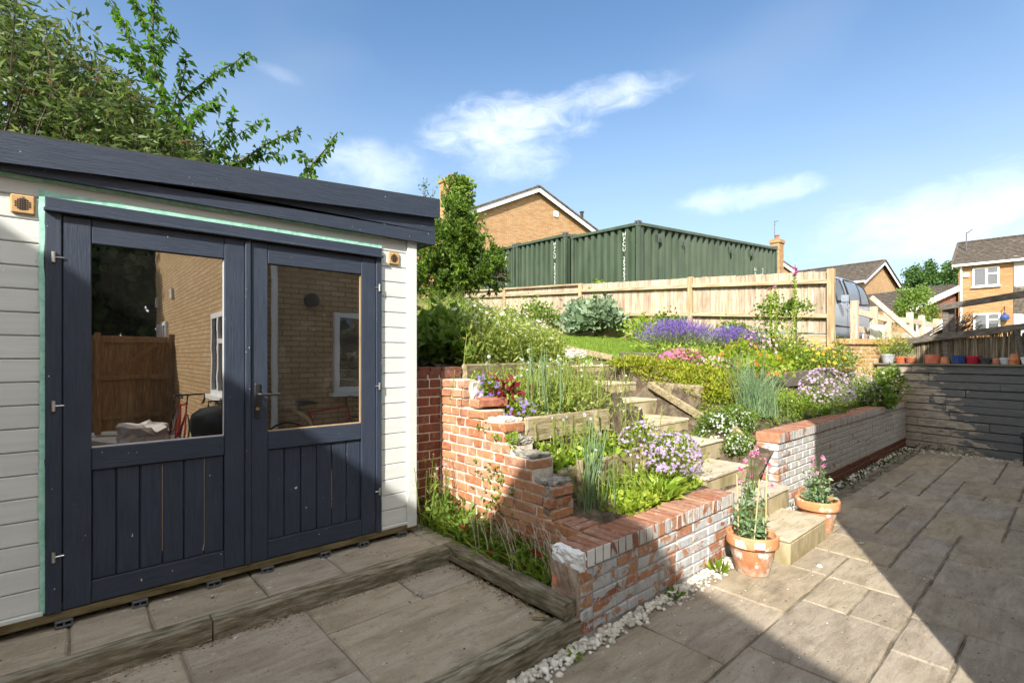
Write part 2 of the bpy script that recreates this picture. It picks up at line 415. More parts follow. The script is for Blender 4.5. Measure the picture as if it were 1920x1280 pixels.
def farbrick(name, cols, tang, mortar=(.21, .155, .10), bscale=1.0):
    t, b, out = newmat(name); p = pos(t)
    u = t.v('DOT_PRODUCT', p, (*tang, 0)); s_ = t.n.new('ShaderNodeSeparateXYZ'); t.put(s_.inputs[0], p)
    cb = t.n.new('ShaderNodeCombineXYZ'); t.put(cb.inputs[0], u); t.put(cb.inputs[1], s_.outputs[2])
    br = t.n.new('ShaderNodeTexBrick'); t.put(br.inputs['Vector'], cb.outputs[0])
    br.inputs['Scale'].default_value = 1; br.inputs['Brick Width'].default_value = .225; br.inputs['Row Height'].default_value = .075
    br.inputs['Mortar Size'].default_value = .009; br.inputs['Mortar Smooth'].default_value = .2; br.inputs['Bias'].default_value = 0
    t.put(br.inputs['Color1'], cols[0]); t.put(br.inputs['Color2'], cols[1]); t.put(br.inputs['Mortar'], mortar)
    c = t.mix(t.m('MULTIPLY', t.ss(t.noise(t.mapv(cb.outputs[0], (1.2, 5, 1)), 1.3, 5, .7), .45, .65), .5), br.outputs[0], cols[2])
    t.put(b.inputs['Base Color'], c); b.inputs['Roughness'].default_value = .9; b.inputs['Specular IOR Level'].default_value = .2
    t.put(b.inputs['Normal'], t.bump(br.outputs['Fac'], -.4, .008))
    return M[name]

# timber
surf('sleeper', [(.11, .095, .055), (.23, .20, .135), (.37, .33, .25)], 7, .9, (1, 6, 6), orv=.12, bump=.9, bscale=30, bd=.006,
     spots=[((.07, .075, .03), 2.5, .55, .2), ((.42, .38, .31), 9, .63, .06, (.6, 9, 6)), ((.03, .025, .016), 6, .67, .02, (.5, 16, 16)), ((.04, .03, .02), 11, .72, .03)])
surf('sleeper_y', [(.10, .085, .05), (.20, .17, .115), (.32, .28, .205)], 7, .9, (6, 1, 6), orv=.12, bump=.9, bscale=30, bd=.006,
     spots=[((.07, .075, .03), 2.5, .55, .2), ((.40, .36, .29), 9, .65, .06, (9, .6, 6)), ((.03, .025, .016), 6, .67, .02, (16, .5, 16)), ((.04, .03, .02), 11, .72, .03)])
surf('bed_board', [(.17, .135, .07), (.30, .245, .14), (.40, .34, .22)], 6, .9, (1, 5, 7), orv=.1, bump=.6, bscale=40, bd=.004, spots=[((.13, .13, .05), 3, .55, .2)])
surf('fence_board', [(.27, .20, .13), (.39, .31, .22), (.48, .405, .31)], 5, .85, (5, 5, .5), orv=.2, ohue=.008, bump=.4, bscale=30, bd=.003,
     spots=[((.16, .095, .045), 15, .68, .03), ((.30, .26, .21), 2.2, .55, .25)])
surf('fence_post', [(.27, .18, .09), (.40, .29, .165), (.48, .37, .23)], 5, .85, (6, 6, .5), orv=.08, bump=.4, bscale=30)
surf('fence_rail', [(.27, .19, .105), (.38, .29, .18), (.47, .38, .26)], 5, .85, (6, .5, 6), orv=.08, bump=.4, bscale=30)
surf('new_timber', [(.38, .29, .19), (.49, .40, .29), (.55, .47, .36)], 5, .8, (5, 5, 1), orv=.1, bump=.3)
surf('grey_timber', [(.075, .065, .055), (.125, .108, .09), (.19, .165, .135)], 7, .9, (6, .7, 6), orv=.12, bump=.8, bscale=30, spots=[((.04, .035, .03), 12, .66, .04)])
surf('char_plank', [(.035, .036, .04), (.062, .063, .067), (.10, .10, .102)], 5, .8, (6, .8, 7), orv=.22, bump=.9, bscale=26, bd=.005)
def worn_plank():
    t, b, out = newmat('worn_plank'); p0 = pos(t); o = orand(t); p = t.v('ADD', p0, t.v('SCALE', (0, 3.3, 1.7), t.m('MULTIPLY', o, 9.0)))
    w1 = t.ramp(t.ss(t.noise(t.mapv(p, (6, .8, 8)), 5, 6, .65), .3, .7), [(.25, .21, .16), (.38, .33, .265), (.48, .43, .36)])
    d1 = t.ramp(t.noise(t.mapv(p, (6, .8, 8)), 6, 5, .6), [(.07, .07, .074), (.13, .13, .131), (.19, .187, .18)])
    s_ = t.n.new('ShaderNodeSeparateXYZ'); t.put(s_.inputs[0], p0)
    k = t.noise(t.mapv(p, (2, 1, 3.4)), 3.2, 7, .66, .4)
    k = t.m('ADD', k, t.m('MULTIPLY', t.m('SUBTRACT', s_.outputs[1], 1.25), .30))     # the end by the brick wall has lost most of its black paint
    k = t.m('ADD', k, t.m('MULTIPLY', t.m('SUBTRACT', .62, s_.outputs[2]), .14))
    c = t.mix(t.ss(k, .51, .57), d1, w1)
    t.put(b.inputs['Base Color'], c); b.inputs['Roughness'].default_value = .85; b.inputs['Specular IOR Level'].default_value = .25
    t.put(b.inputs['Normal'], t.bump(t.noise(t.mapv(p, (6, .8, 8)), 30, 5, .6), .8, .005))
worn_plank()
surf('reed', [(.13, .10, .065), (.22, .18, .12), (.32, .27, .19)], 20, .9, (1, 1, .1), irv=.45, bump=0)
surf('stick', [(.09, .065, .05), (.15, .11, .08), (.24, .18, .13)], 12, .85, irv=.4, bump=.2)
surf('cane', [(.55, .42, .22), (.66, .53, .30)], 20, .6, (1, 1, .3), bump=.1)
surf('bark', [(.06, .045, .035), (.12, .09, .07)], 14, .95, bump=.8, bscale=40, bd=.01)

# shed
def shedpaint(name, stretch, base=(.027, .038, .060), hi=(.041, .053, .079), bare=.762):
    t, b, out = newmat(name); p = pos(t); o = orand(t); pp = t.v('ADD', p, t.v('SCALE', (2.3, 0, 4.1), t.m('MULTIPLY', o, 5.0)))
    g = t.noise(t.mapv(pp, stretch), 14, 6, .6)
    c = t.mix(t.ss(g, .3, .75), base, hi)
    c = t.mix(t.m('MULTIPLY', t.ss(t.noise(pp, 3, 4), .5, .75), .35), c, (.055, .067, .09))
    sc1 = t.ss(t.noise(t.mapv(pp, (1, 1, .35), (0, .4, 0)), 9, 6, .75), .66, .74); c = t.mix(t.m('MULTIPLY', sc1, .35), c, (.13, .14, .155))
    sp1 = t.ss(t.noise(t.mapv(pp, (1, 1, .55)), 30, 2, .5), bare, bare + .012); c = t.mix(sp1, c, (.55, .56, .56))
    sp2 = t.ss(t.noise(t.v('ADD', pp, (5, 5, 5)), 62, 1, .5), .785, .80); c = t.mix(sp2, c, (.5, .5, .5))
    t.put(b.inputs['Base Color'], c); b.inputs['Roughness'].default_value = .48; b.inputs['Specular IOR Level'].default_value = .35
    t.put(b.inputs['Normal'], t.bump(t.m('ADD', g, t.m('MULTIPLY', t.noise(t.mapv(pp, stretch), 70, 3), .5)), .5, .005))
shedpaint('navy_h', (.5, 6, 8)); shedpaint('navy_v', (8, 6, .5))
surf('cladding', [(.57, .60, .575), (.61, .635, .605), (.635, .66, .63)], 4, .55, (.5, 4, 8), orv=.035, bump=.25, bscale=26, bd=.002,
     spots=[((.56, .57, .53), 28, .70, .02), ((.74, .75, .72), 12, .70, .03)])
surf('tape', [(.26, .56, .43), (.36, .68, .54), (.46, .74, .63)], 9, .5, (3, 3, 3), bump=.6, bscale=40, bd=.003)
surf('base_timber', [(.08, .06, .025), (.14, .11, .05), (.19, .15, .08)], 6, .85, (1, 6, 6), bump=.5)
surf('bare_wood', [(.46, .30, .15), (.56, .40, .22)], 8, .7, (4, 4, .5), bump=.1)
surf('vent_wood', [(.44, .26, .11), (.53, .34, .165)], 9, .55, (1, 4, 7), bump=.2)
plain('black_plastic', (.02, .02, .022), .45); plain('grey_plastic', (.10, .10, .105), .6)
plain('steel', (.62, .62, .62), .35, .5, .9); plain('brass', (.45, .34, .2), .4, .5, .8)
plain('white_seal', (.62, .61, .58), .6); plain('felt', (.045, .05, .05), .95); plain('interior', (.16, .12, .08), .9)
def glass(name, refl, tint):
    t, b, out = newmat(name); t.n.remove(b)
    g = t.n.new('ShaderNodeBsdfGlossy'); g.inputs['Roughness'].default_value = 0; g.inputs['Color'].default_value = (1, 1, 1, 1)
    tr = t.n.new('ShaderNodeBsdfTransparent'); t.put(tr.inputs[0], tint)
    fr = t.n.new('ShaderNodeFresnel'); fr.inputs[0].default_value = 1.52
    f = t.m('ADD', refl, t.m('MULTIPLY', fr.outputs[0], .9), clamp=True)
    dirt = t.n.new('ShaderNodeBsdfDiffuse'); dirt.inputs[0].default_value = (.5, .48, .45, 1)
    mx = t.n.new('ShaderNodeMixShader'); t.put(mx.inputs[0], f); t.l.new(tr.outputs[0], mx.inputs[1]); t.l.new(g.outputs[0], mx.inputs[2])
    dn = t.ss(t.noise(pos(t), 34, 3, .6), .70, .76); sm_ = t.ss(t.noise(t.mapv(pos(t), (1, 1, .5), (0, .5, 0)), 6, 6, .7), .5, .8); dn = t.m('ADD', t.m('MULTIPLY', dn, .25), t.m('ADD', .012, t.m('MULTIPLY', sm_, .05)))
    t.put(g.inputs['Normal'], t.bump(t.noise(pos(t), 3.5, 2), .006, .05))
    m2 = t.n.new('ShaderNodeMixShader'); t.put(m2.inputs[0], dn); t.l.new(mx.outputs[0], m2.inputs[1]); t.l.new(dirt.outputs[0], m2.inputs[2])
    t.l.new(m2.outputs[0], out.inputs[0])
glass('pane', .20, (.5, .5, .48)); glass('window_pane', .06, (.75, .75, .75))

# pots
surf('terracotta', [(.42, .17, .075), (.52, .24, .115), (.57, .31, .17)], 6, .85, bump=.4, bscale=50, bd=.003,
     spots=[((.62, .54, .46), 7.5, .42, .25), ((.68, .63, .58), 10, .54, .06)])
surf('terracotta_rim', [(.46, .19, .08), (.56, .26, .12), (.56, .30, .16)], 6, .85, bump=.4, bscale=50, bd=.003, spots=[((.62, .52, .42), 9, .56, .08)])
for nm, c in dict(pot_grey=(.33, .35, .37), pot_orange=(.50, .13, .05), pot_brown=(.33, .115, .06), pot_coral=(.56, .17, .10), pot_clay=(.48, .20, .10), pot_blue=(.03, .065, .20),
                  pot_red=(.40, .015, .04), pot_charcoal=(.06, .065, .075), pot_zinc=(.48, .52, .55), pot_black=(.022, .023, .026), pot_beige=(.48, .40, .30), pot_white=(.7, .72, .7)).items():
    surf(nm, [tuple(x * .8 for x in c), c, tuple(min(1, x * 1.15) for x in c)], 14, .6, bump=.1)
surf('shelf_board', [(.12, .105, .085), (.2, .18, .15)], 6, .9, (5, 1, 5), bump=.4)

# containers, houses, van
surf('container', [(.040, .062, .036), (.052, .077, .046), (.064, .09, .056)], 2.5, .5, (1, 1, .4), bump=.1, bscale=30,
     spots=[((.32, .31, .26), 5, .735, .02, (1, 1, .25)), ((.10, .06, .03), 4, .72, .03)])
surf('stencil_white', [(.30, .34, .28), (.62, .64, .6)], 18, .8, lo=.35, hi=.55, bump=0); plain('casting', (.075, .085, .075), .7)
plain('white_upvc', (.80, .80, .79), .4); plain('lace', (.85, .86, .86), .9)
surf('roof_tile', [(.055, .045, .036), (.09, .075, .06), (.14, .115, .09)], 7, .95, (1, 1, 1), bump=.5, bscale=12, bd=.02, spots=[((.22, .20, .13), 3, .62, .1)])
surf('hung_tile', [(.15, .065, .045), (.21, .095, .065), (.28, .14, .10)], 9, .95, bump=.4)
surf('render_grey', [(.40, .37, .33), (.47, .44, .40)], 3, .95)
t_, b_, o_ = newmat('van_paint'); t_.put(b_.inputs['Base Color'], (.22, .26, .31)); b_.inputs['Metallic'].default_value = .0; b_.inputs['Roughness'].default_value = .45
b_.inputs['Coat Weight'].default_value = .15; b_.inputs['Coat Roughness'].default_value = .05
plain('van_glass', (.03, .045, .06), .25, .35); plain('van_panel', (.10, .135, .185), .3, .4); plain('tyre', (.02, .02, .02), .85); plain('black_trim', (.025, .025, .027), .5)
plain('red_metal', (.42, .02, .02), .3, .5); plain('cloth', (.62, .58, .55), .9); plain('barbecue', (.02, .021, .022), .35)
surf('gate_board', [(.20, .115, .055), (.29, .175, .085), (.36, .24, .13)], 6, .85, (5, 5, .6), orv=.15)

# plants
foliage('f_buddleia', [(.030, .055, .013), (.058, .092, .021), (.10, .145, .038), (.17, .21, .07)], .4, .5, 1.6, .8)
foliage('f_cherry', [(0.044, 0.106, 0.013), (0.075, 0.163, 0.022), (0.125, 0.225, 0.033)], .45, .4, 2, .4)
foliage('f_conifer', [(.030, .065, .012), (.065, .125, .018), (.12, .20, .026), (.19, .26, .035)], .3, .6, 3.0, .9)
foliage('f_dark', [(0.022, 0.056, 0.014), (0.045, 0.091, 0.022), (0.075, 0.126, 0.030)], .3, .5)
foliage('f_oak', [(0.031, 0.072, 0.016), (0.051, 0.112, 0.023), (0.093, 0.168, 0.036)], .2, .6, .35, .7)
foliage('f_bush', [(0.087, 0.162, 0.024), (0.145, 0.230, 0.036), (0.217, 0.297, 0.060)], .35, .5)
foliage('f_bright', [(0.130, 0.228, 0.022), (0.208, 0.312, 0.033), (0.299, 0.396, 0.055), (0.364, 0.432, 0.088)], .4, .45)
foliage('f_lime', [(0.230, 0.330, 0.030), (0.322, 0.407, 0.050), (0.391, 0.440, 0.080)], .45, .45)
foliage('f_meadow', [(0.145, 0.210, 0.033), (0.232, 0.308, 0.055), (0.319, 0.378, 0.088), (0.406, 0.406, 0.132)], .4, .6, 2.5, .5)
foliage('f_grey', [(.13, .20, .11), (.21, .29, .17), (.30, .38, .25), (.09, .15, .07)], .3, .55)
foliage('f_blue', [(0.130, 0.216, 0.108), (0.208, 0.312, 0.156), (0.286, 0.384, 0.216)], .35, .5)
foliage('f_heath', [(0.158, 0.231, 0.019), (0.263, 0.314, 0.026), (0.367, 0.396, 0.039), (0.210, 0.148, 0.039)], .3, .6, 4, .6)
foliage('f_lavender', [(0.149, 0.195, 0.084), (0.230, 0.286, 0.120), (0.297, 0.351, 0.156)], .3, .6, 4, .5)
foliage('f_grass', [(0.127, 0.209, 0.024), (0.196, 0.286, 0.042), (0.253, 0.330, 0.060)], .4, .6, 3, .3)
foliage('f_tallgrass', [(0.176, 0.260, 0.048), (0.270, 0.351, 0.084), (0.405, 0.429, 0.156)], .4, .6)
foliage('f_dry', [(.34, .26, .16), (.44, .36, .25), (.52, .45, .34)], .3, .8)
foliage('f_redleaf', [(.16, .02, .025), (.26, .035, .04), (.20, .06, .04)], .35, .5)
foliage('f_spike', [(.16, .08, .04), (.24, .13, .07)], .2, .9)
for nm, cs in dict(white=[(.72, .74, .74), (.82, .82, .80)], paleblue=[(.50, .56, .80), (.72, .76, .86)], lavender=[(.13, .07, .34), (.20, .11, .46), (.28, .17, .55)],
                   mauve=[(.42, .28, .58), (.55, .40, .66), (.64, .52, .70)], violet=[(.24, .14, .52), (.36, .24, .62)], pink=[(.62, .12, .32), (.72, .24, .44), (.66, .06, .22)],
                   palepink=[(.70, .34, .50), (.76, .46, .60)], magenta=[(.46, .02, .22), (.60, .04, .22)], orange=[(.72, .16, .015), (.78, .30, .02)], yellow=[(.72, .44, .02), (.76, .56, .06)],
                   red=[(.60, .035, .02), (.72, .10, .03)], foxglove=[(.48, .06, .34), (.58, .14, .44)], lilac=[(.60, .38, .62), (.68, .50, .70)], cream=[(.68, .66, .40), (.72, .70, .5)]).items():
    foliage('p_' + nm, cs, .3, .6, 3, .2)
surf('leaf_litter', [(.14, .085, .045), (.26, .18, .105), (.38, .29, .19)], 30, .95, irv=.4, bump=0)
# ------------------------------------------------------------------ terrain
YR = [1.45, 2.14, 2.55, 3.0, 3.5, 3.95, 4.7, 5.2]; XR = [4.94, 5.0, 5.3, 5.4, 5.6, 5.75, 6.06, 6.15]
STEPS = [(1.45, .194), (1.81, .361), (2.14, .53), (2.53, .70), (2.99, .87), (3.55, 1.05), (3.95, 1.24), (4.62, 1.46)]
def stair_r(y): return np.interp(y, YR, XR)
def stair_l(y): return stair_r(y) - np.interp(y, [1.45, 2.14, 3.3, 5], [.84, .84, 1.12, 1.0])
def terr3(x): return 2.44 + (x - 2.62) * .13
def terr2(x): return 2.80 + (x - 2.62) * .03
def terr1(x): return 3.62 + (x - 2.62) * .30
def upline(x): return 2.98 - (x - 6.3) * .07
def zU(x, y):
    return max(1.22, 1.5 + (.1 if y > 4 else .24) * (y - 4) + .03 * (x - 6))
def stairz(y): return np.interp(y, [q[0] + .15 for q in STEPS], [q[1] for q in STEPS])
def hg(x, y):
    u = zU(x, y)
    if y < 5 and x < stair_l(y):
        if y < terr3(x): return .46 + (y - 2.05) * .22
        if y < terr2(x): return .70 + (y - terr3(x)) * .3
        if y < terr1(x): return 1.04 + (y - terr2(x)) * .3
        return max(1.47 + (y - terr1(x)) * .09, u if y > 4.9 else 0)
    if y < 4.9 and x < stair_r(y):
        z = 0
        for yy, zz in STEPS:
            if y >= yy: z = zz
        return max(z - .09, 0)
    lowb = .745 + (y - 2.2) * .42
    t = min(1, max(0, (x - stair_r(y)) / .5)); side = stairz(y) + .05
    if 3.0 < y < 3.8: t = 1.0 if x > stair_r(y) + .17 else 0.0
    if x < 6.35: return side * (1 - t) + min(lowb, u) * t
    return lowb * .98 if y < upline(x) else u
xs = [-900, -300, -90, -30, -10, -6, 2.5, 2.54, 10.44, 10.48, 11.3, 11.34, 13, 16, 20, 28, 40, 60, 100, 300, 900]
ys = [-900, -300, -90, -30, -12, -4, 2.08, 2.12, 2.9, 2.94, 6.3, 6.34, 9, 13.9, 14, 17, 20, 28, 40, 60, 100, 300, 900]
def h0(x, y):
    if (x < 11.32 and y < 2.1) or (x < 2.52 and y < 6.32): return -.06
    if (x < 10.46 and y < 13.95) or (x < 11.32 and y < 2.92): return .2 if y < 6.32 else 1.0
    return 1.72 + .085 * min(max(y - 3, 0), 14)
V = [(x, y, h0(x, y)) for y in ys for x in xs]; n = len(xs)
tag(obj('ground', mesh_from('ground', V, np.array([[j * n + i, j * n + i + 1, (j + 1) * n + i + 1, (j + 1) * n + i] for j in range(len(ys) - 1) for i in range(n - 1)]), M['ground'])), kind='structure')
gx = np.arange(2.58, 11.25, .09); gy = np.concatenate([np.arange(2.04, 5.2, .06), np.arange(5.2, 14.2, .25)])
V = []
for y in gy:
    for x in gx:
        xx = min(x, 10.6 if y > 3.0 else 11.2)
        V.append((xx, y, hg(xx, y) + rng.normal(0, .012)))
n = len(gx)
tag(obj('garden_bed', mesh_from('garden_bed', V, np.array([[j * n + i, j * n + i + 1, (j + 1) * n + i + 1, (j + 1) * n + i] for j in range(len(gy) - 1) for i in range(n - 1)]), M['soil'], True)), kind='structure')
# planted strip between the deck and the old wall
V = [(x, y, .17 + .05 * math.sin(x * 40 + y * 9) * .4) for y in np.linspace(2.0, 3.7, 16) for x in np.linspace(2.1, 2.45, 5)]
tag(obj('soil_strip', mesh_from('soil_strip', V, np.array([[j * 5 + i, j * 5 + i + 1, j * 5 + i + 6, j * 5 + i + 5] for j in range(15) for i in range(4)]), M['soil'])), kind='structure')
# lawn
LA = [np.array(p) for p in ((5.25, 5.02), (6.75, 4.35), (11.0, 7.2), (9.9, 9.6))]
def lawn_pt(u, v): return (LA[0] * (1 - u) + LA[1] * u) * (1 - v) + (LA[3] * (1 - u) + LA[2] * u) * v
V = []
for j in range(31):
    for i in range(15):
        p = lawn_pt(i / 14, j / 30); p[0] = min(p[0], 10.2); V.append((p[0], p[1], hg(p[0], p[1]) + .035))
tag(obj('lawn', mesh_from('lawn', V, np.array([[j * 15 + i, j * 15 + i + 1, j * 15 + i + 16, j * 15 + i + 15] for j in range(30) for i in range(14)]), M['lawn'], True)), kind='structure')
tag(MB().add([(11.4, 1.2, 1.725), (24, 1.2, 1.725), (24, 3.3, 1.735), (11.4, 3.3, 1.735)], [(0, 1, 2, 3)]).build('driveway', M['driveway']), kind='structure')

# ------------------------------------------------------------------ patio
def base_sheet(name, x0, x1, y0, y1, z, mat):
    return tag(MB().add([(x0, y0, z), (x1, y0, z), (x1, y1, z), (x0, y1, z)], [(0, 1, 2, 3)]).build(name, M[mat]), kind='structure')
path = base_sheet('path', -3.9, 1.75, -9, -.56, -.02, 'driveway')
patio = base_sheet('patio', -3, 11.3, -.55, 1.9, -.014, 'joint')
def slab(parent, x0, x1, y0, y1, z, mat='slab', g=.007, th=.03, rag=.003):
    z = z + random.uniform(-.003, .003)
    m = MB(); nx = max(2, int((x1 - x0) / .15)); ny = max(2, int((y1 - y0) / .15))
    # riven slab: ragged outline, rolled edge
    a0, a1, b0, b1 = x0 + g, x1 - g, y0 + g, y1 - g
    rim = [(a0 + (a1 - a0) * i / nx, b0) for i in range(nx)] + [(a1, b0 + (b1 - b0) * i / ny) for i in range(ny)] + \
          [(a1 - (a1 - a0) * i / nx, b1) for i in range(nx)] + [(a0, b1 - (b1 - b0) * i / ny) for i in range(ny)]
    k = len(rim); cx, cy = (x0 + x1) / 2, (y0 + y1) / 2
    out = [(x + rng.normal(0, rag), y + rng.normal(0, rag)) for x, y in rim]
    inn = [(x + (.009 if x < cx else -.009) * (abs(x - cx) > (a1 - a0) * .42), y + (.009 if y < cy else -.009) * (abs(y - cy) > (b1 - b0) * .42)) for x, y in out]
    V = [(x, y, z - th) for x, y in out] + [(x, y, z - .008) for x, y in out] + [(x, y, z + rng.normal(0, .0008)) for x, y in inn]
    Fc = [[i, (i + 1) % k, k + (i + 1) % k, k + i] for i in range(k)] + [[k + i, k + (i + 1) % k, 2 * k + (i + 1) % k, 2 * k + i] for i in range(k)] + [list(range(2 * k, 3 * k))]
    return m.add(V, Fc).build('slab', M[mat], parent)
# random coursed layout on a 0.305 m module
U = .262; X0, Y0 = -1.38, 1.73; NX, NY = 48, 9; occ = np.zeros((NX, NY), bool)
sizes = [(3, 2), (2, 3), (2, 2), (3, 3), (2, 1), (1, 2), (1, 1)]; wts = [5, 3.5, 4.5, .3, 3.2, 2.2, 1.0]
random.seed(5)
for i in range(NX):
    for j in range(NY):
        if occ[i, j]: continue
        order = sorted(range(len(sizes)), key=lambda k: -random.random() ** (1 / wts[k]))
        for k in order:
            a, b = sizes[k]
            if i + a <= NX and j + b <= NY and not occ[i:i + a, j:j + b].any():
                occ[i:i + a, j:j + b] = True
                slab(patio, X0 + i * U, X0 + (i + a) * U, Y0 - (j + b) * U, Y0 - j * U, 0); break
# sunken deck by the shed and the paved strip at the shed's foot
deck = base_sheet('deck', -1.6, 2.05, 1.95, 2.98, .112, 'deck_joint')
for x0, x1, y0, y1 in ((1.03, 2.04, 1.962, 2.64), (1.03, 1.62, 2.64, 2.965), (1.62, 2.04, 2.64, 2.965), (.42, 1.03, 2.25, 2.965), (-.2, .42, 2.25, 2.965), (.1, 1.03, 1.962, 2.25), (-.9, .1, 1.962, 2.25), (-1.2, -.2, 2.25, 2.965)):
    slab(deck, x0, x1, y0, y1, .122, 'deck_slab', .004, rag=.002)
ledge = base_sheet('ledge', -1.6, 2.2, 3.05, 3.62, .205, 'deck_joint')
for x0, x1 in ((-1.3, -.62), (-.62, .006), (.006, .325), (.325, .86), (.86, 1.32), (1.32, 2.01), (2.01, 2.16)):
    slab(ledge, x0, x1, 3.078, 3.60, .22, 'deck_slab', .004)

# ------------------------------------------------------------------ sleepers round the deck
def sleeper(name, x0, x1, y0, y1, z0, z1, mat, label, group=None, cat='sleeper', c=.009):
    m = MB(); nseg = 7; along_x = (x1 - x0) > (y1 - y0)
    L0, L1 = (x0, x1) if along_x else (y0, y1)
    ring = []
    for i in range(nseg + 1):
        t = L0 + (L1 - L0) * i / nseg; a0, a1 = (y0, y1) if along_x else (x0, x1); j = lambda: rng.normal(0, .0022)
        pr = [(a0 + c, z0), (a1 - c, z0), (a1, z0 + c), (a1, z1 - c), (a1 - c, z1), (a0 + c, z1), (a0, z1 - c), (a0, z0 + c)]
        for a, z in pr:
            a += j(); z += j() if z > z0 + .02 else 0
            ring.append((t, a, z) if along_x else (a, t, z))
    Fc = [[i * 8 + k, i * 8 + (k + 1) % 8, (i + 1) * 8 + (k + 1) % 8, (i + 1) * 8 + k] for i in range(nseg) for k in range(8)]
    Fc += [list(range(8)), list(range(nseg * 8, nseg * 8 + 8))]
    if along_x: Fc = [f[::-1] for f in Fc]
    return m.add(ring, Fc).build(name, M[mat], label=label, cat=cat, group=group)
SG = 'sleepers edging the sunken deck'
sleeper('timber_sleeper', -1.7, .56, 2.968, 3.074, .10, .222, 'sleeper', 'mossy timber edging the shed step at the picture edge, below the hinged door side', SG)
sleeper('timber_sleeper', .567, 2.036, 2.968, 3.074, .10, .222, 'sleeper', 'weathered timber sleeper along the paved shed step, meeting the corner', SG)
sleeper('timber_sleeper', 2.04, 2.155, 1.872, 3.074, .129, .223, 'sleeper_y', 'dark sleeper laid across the deck end beside the weedy strip', SG)
sleeper('timber_sleeper', -1.5, 2.152, 1.845, 1.958, .0, .127, 'sleeper', 'long low sleeper between the sunken deck and the white gravel', SG)
MB().cbox(-.045, .045, -.012, .012, 0, .022, .003).build('wood_block', M['bed_board'], loc=(1.975, 1.985, .124), rot=(0, 0, -.9), label='small pale wood offcut lying in the deck corner by the sleeper end', cat='offcut')

# ------------------------------------------------------------------ bricks
_bl = {}
def brick_mesh(L, Wd, Hh, mat, v, jit=.0016, c=.006):
    k = (round(L, 3), Wd, Hh, mat, v)
    if k not in _bl:
        Vv = np.array(cbox_verts(-L / 2, L / 2, -Wd / 2, Wd / 2, -Hh / 2, Hh / 2, c)) + rng.normal(0, jit, (24, 3))
        _bl[k] = mesh_from('brick', Vv, [list(q) for q in _CB], M[mat])
    return _bl[k]
def put_brick(parent, p, L, Wd, Hh, mat, rz=0, jit=.0016, tilt=0):
    return obj('brick', brick_mesh(L, Wd, Hh, mat, random.randrange(5), jit), parent, loc=p,
               rot=(rng.normal(0, .006) + tilt, rng.normal(0, .004), rz + rng.normal(0, .005)))
CH = .075
# old stepped wall beside the shed (runs along Y, face at X = 2.40)
ow = thing('brick_wall', 'broken stepped red brick wall dropping from the shed corner down to the deck', 'wall', (2.5, 3.0, .15))
def otop(y):
    for y0, z in ((3.30, 1.40), (3.02, 1.175), (2.80, 1.10), (2.70, .95), (2.49, .875), (2.305, .725)):
        if y >= y0: return z
    return .50
core = MB()
for ya, yb, zt in ((3.31, 3.60, 1.392), (3.03, 3.31, 1.168), (2.81, 3.03, 1.093), (2.71, 2.81, .943), (2.50, 2.71, .868), (2.32, 2.50, .715), (2.07, 2.32, .47)):
    core.box(2.409, 2.61, ya, yb, .1, zt)
core.box(2.07, 2.61, 3.629, 3.82, .1, 1.46)
core.build('mortar', M['mortar'], ow)
random.seed(3)
k = 0
while True:
    z0 = .125 + k * CH
    if z0 > 1.42: break
    y = 3.62; j = k % 2
    if j: y -= 0
    first = True
    while y > 2.08:
        L = (.215 if (j % 2 == 0) else .1025) if random.random() < .86 else (.215 if j % 2 else .1025)
        if first and k % 2: L = .1025 + .04
        yb_ = next((q for q in (2.07, 2.305, 2.49, 2.70, 2.80, 3.02, 3.30) if otop(q + .001) + .012 >= z0 + CH), 9) + rng.normal(0, .006)
        L = min(L, y - yb_); y0 = y - L
        if L > .035:
            mt = 'red_brick'
            put_brick(ow, (2.40 + .10 + rng.normal(0, .003), (y + y0) / 2, z0 + .0325), L - .003, .20, .062, mt, math.pi / 2, .0025)
        else: break
        y = y0 - .010; j += 1; first = False
    # return beside the shed, its shade put into the colour by darker bricks
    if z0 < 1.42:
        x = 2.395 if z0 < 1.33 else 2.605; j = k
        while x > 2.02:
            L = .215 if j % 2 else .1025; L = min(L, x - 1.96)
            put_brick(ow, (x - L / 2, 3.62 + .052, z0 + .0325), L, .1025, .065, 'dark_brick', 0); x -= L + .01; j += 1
    k += 1
for x in (2.12, 2.235, 2.35, 2.465, 2.57): put_brick(ow, (x, 3.73, 1.462), .1025, .215, .065, 'dark_brick', 0)  # capping in the same shade-darkened brick colour
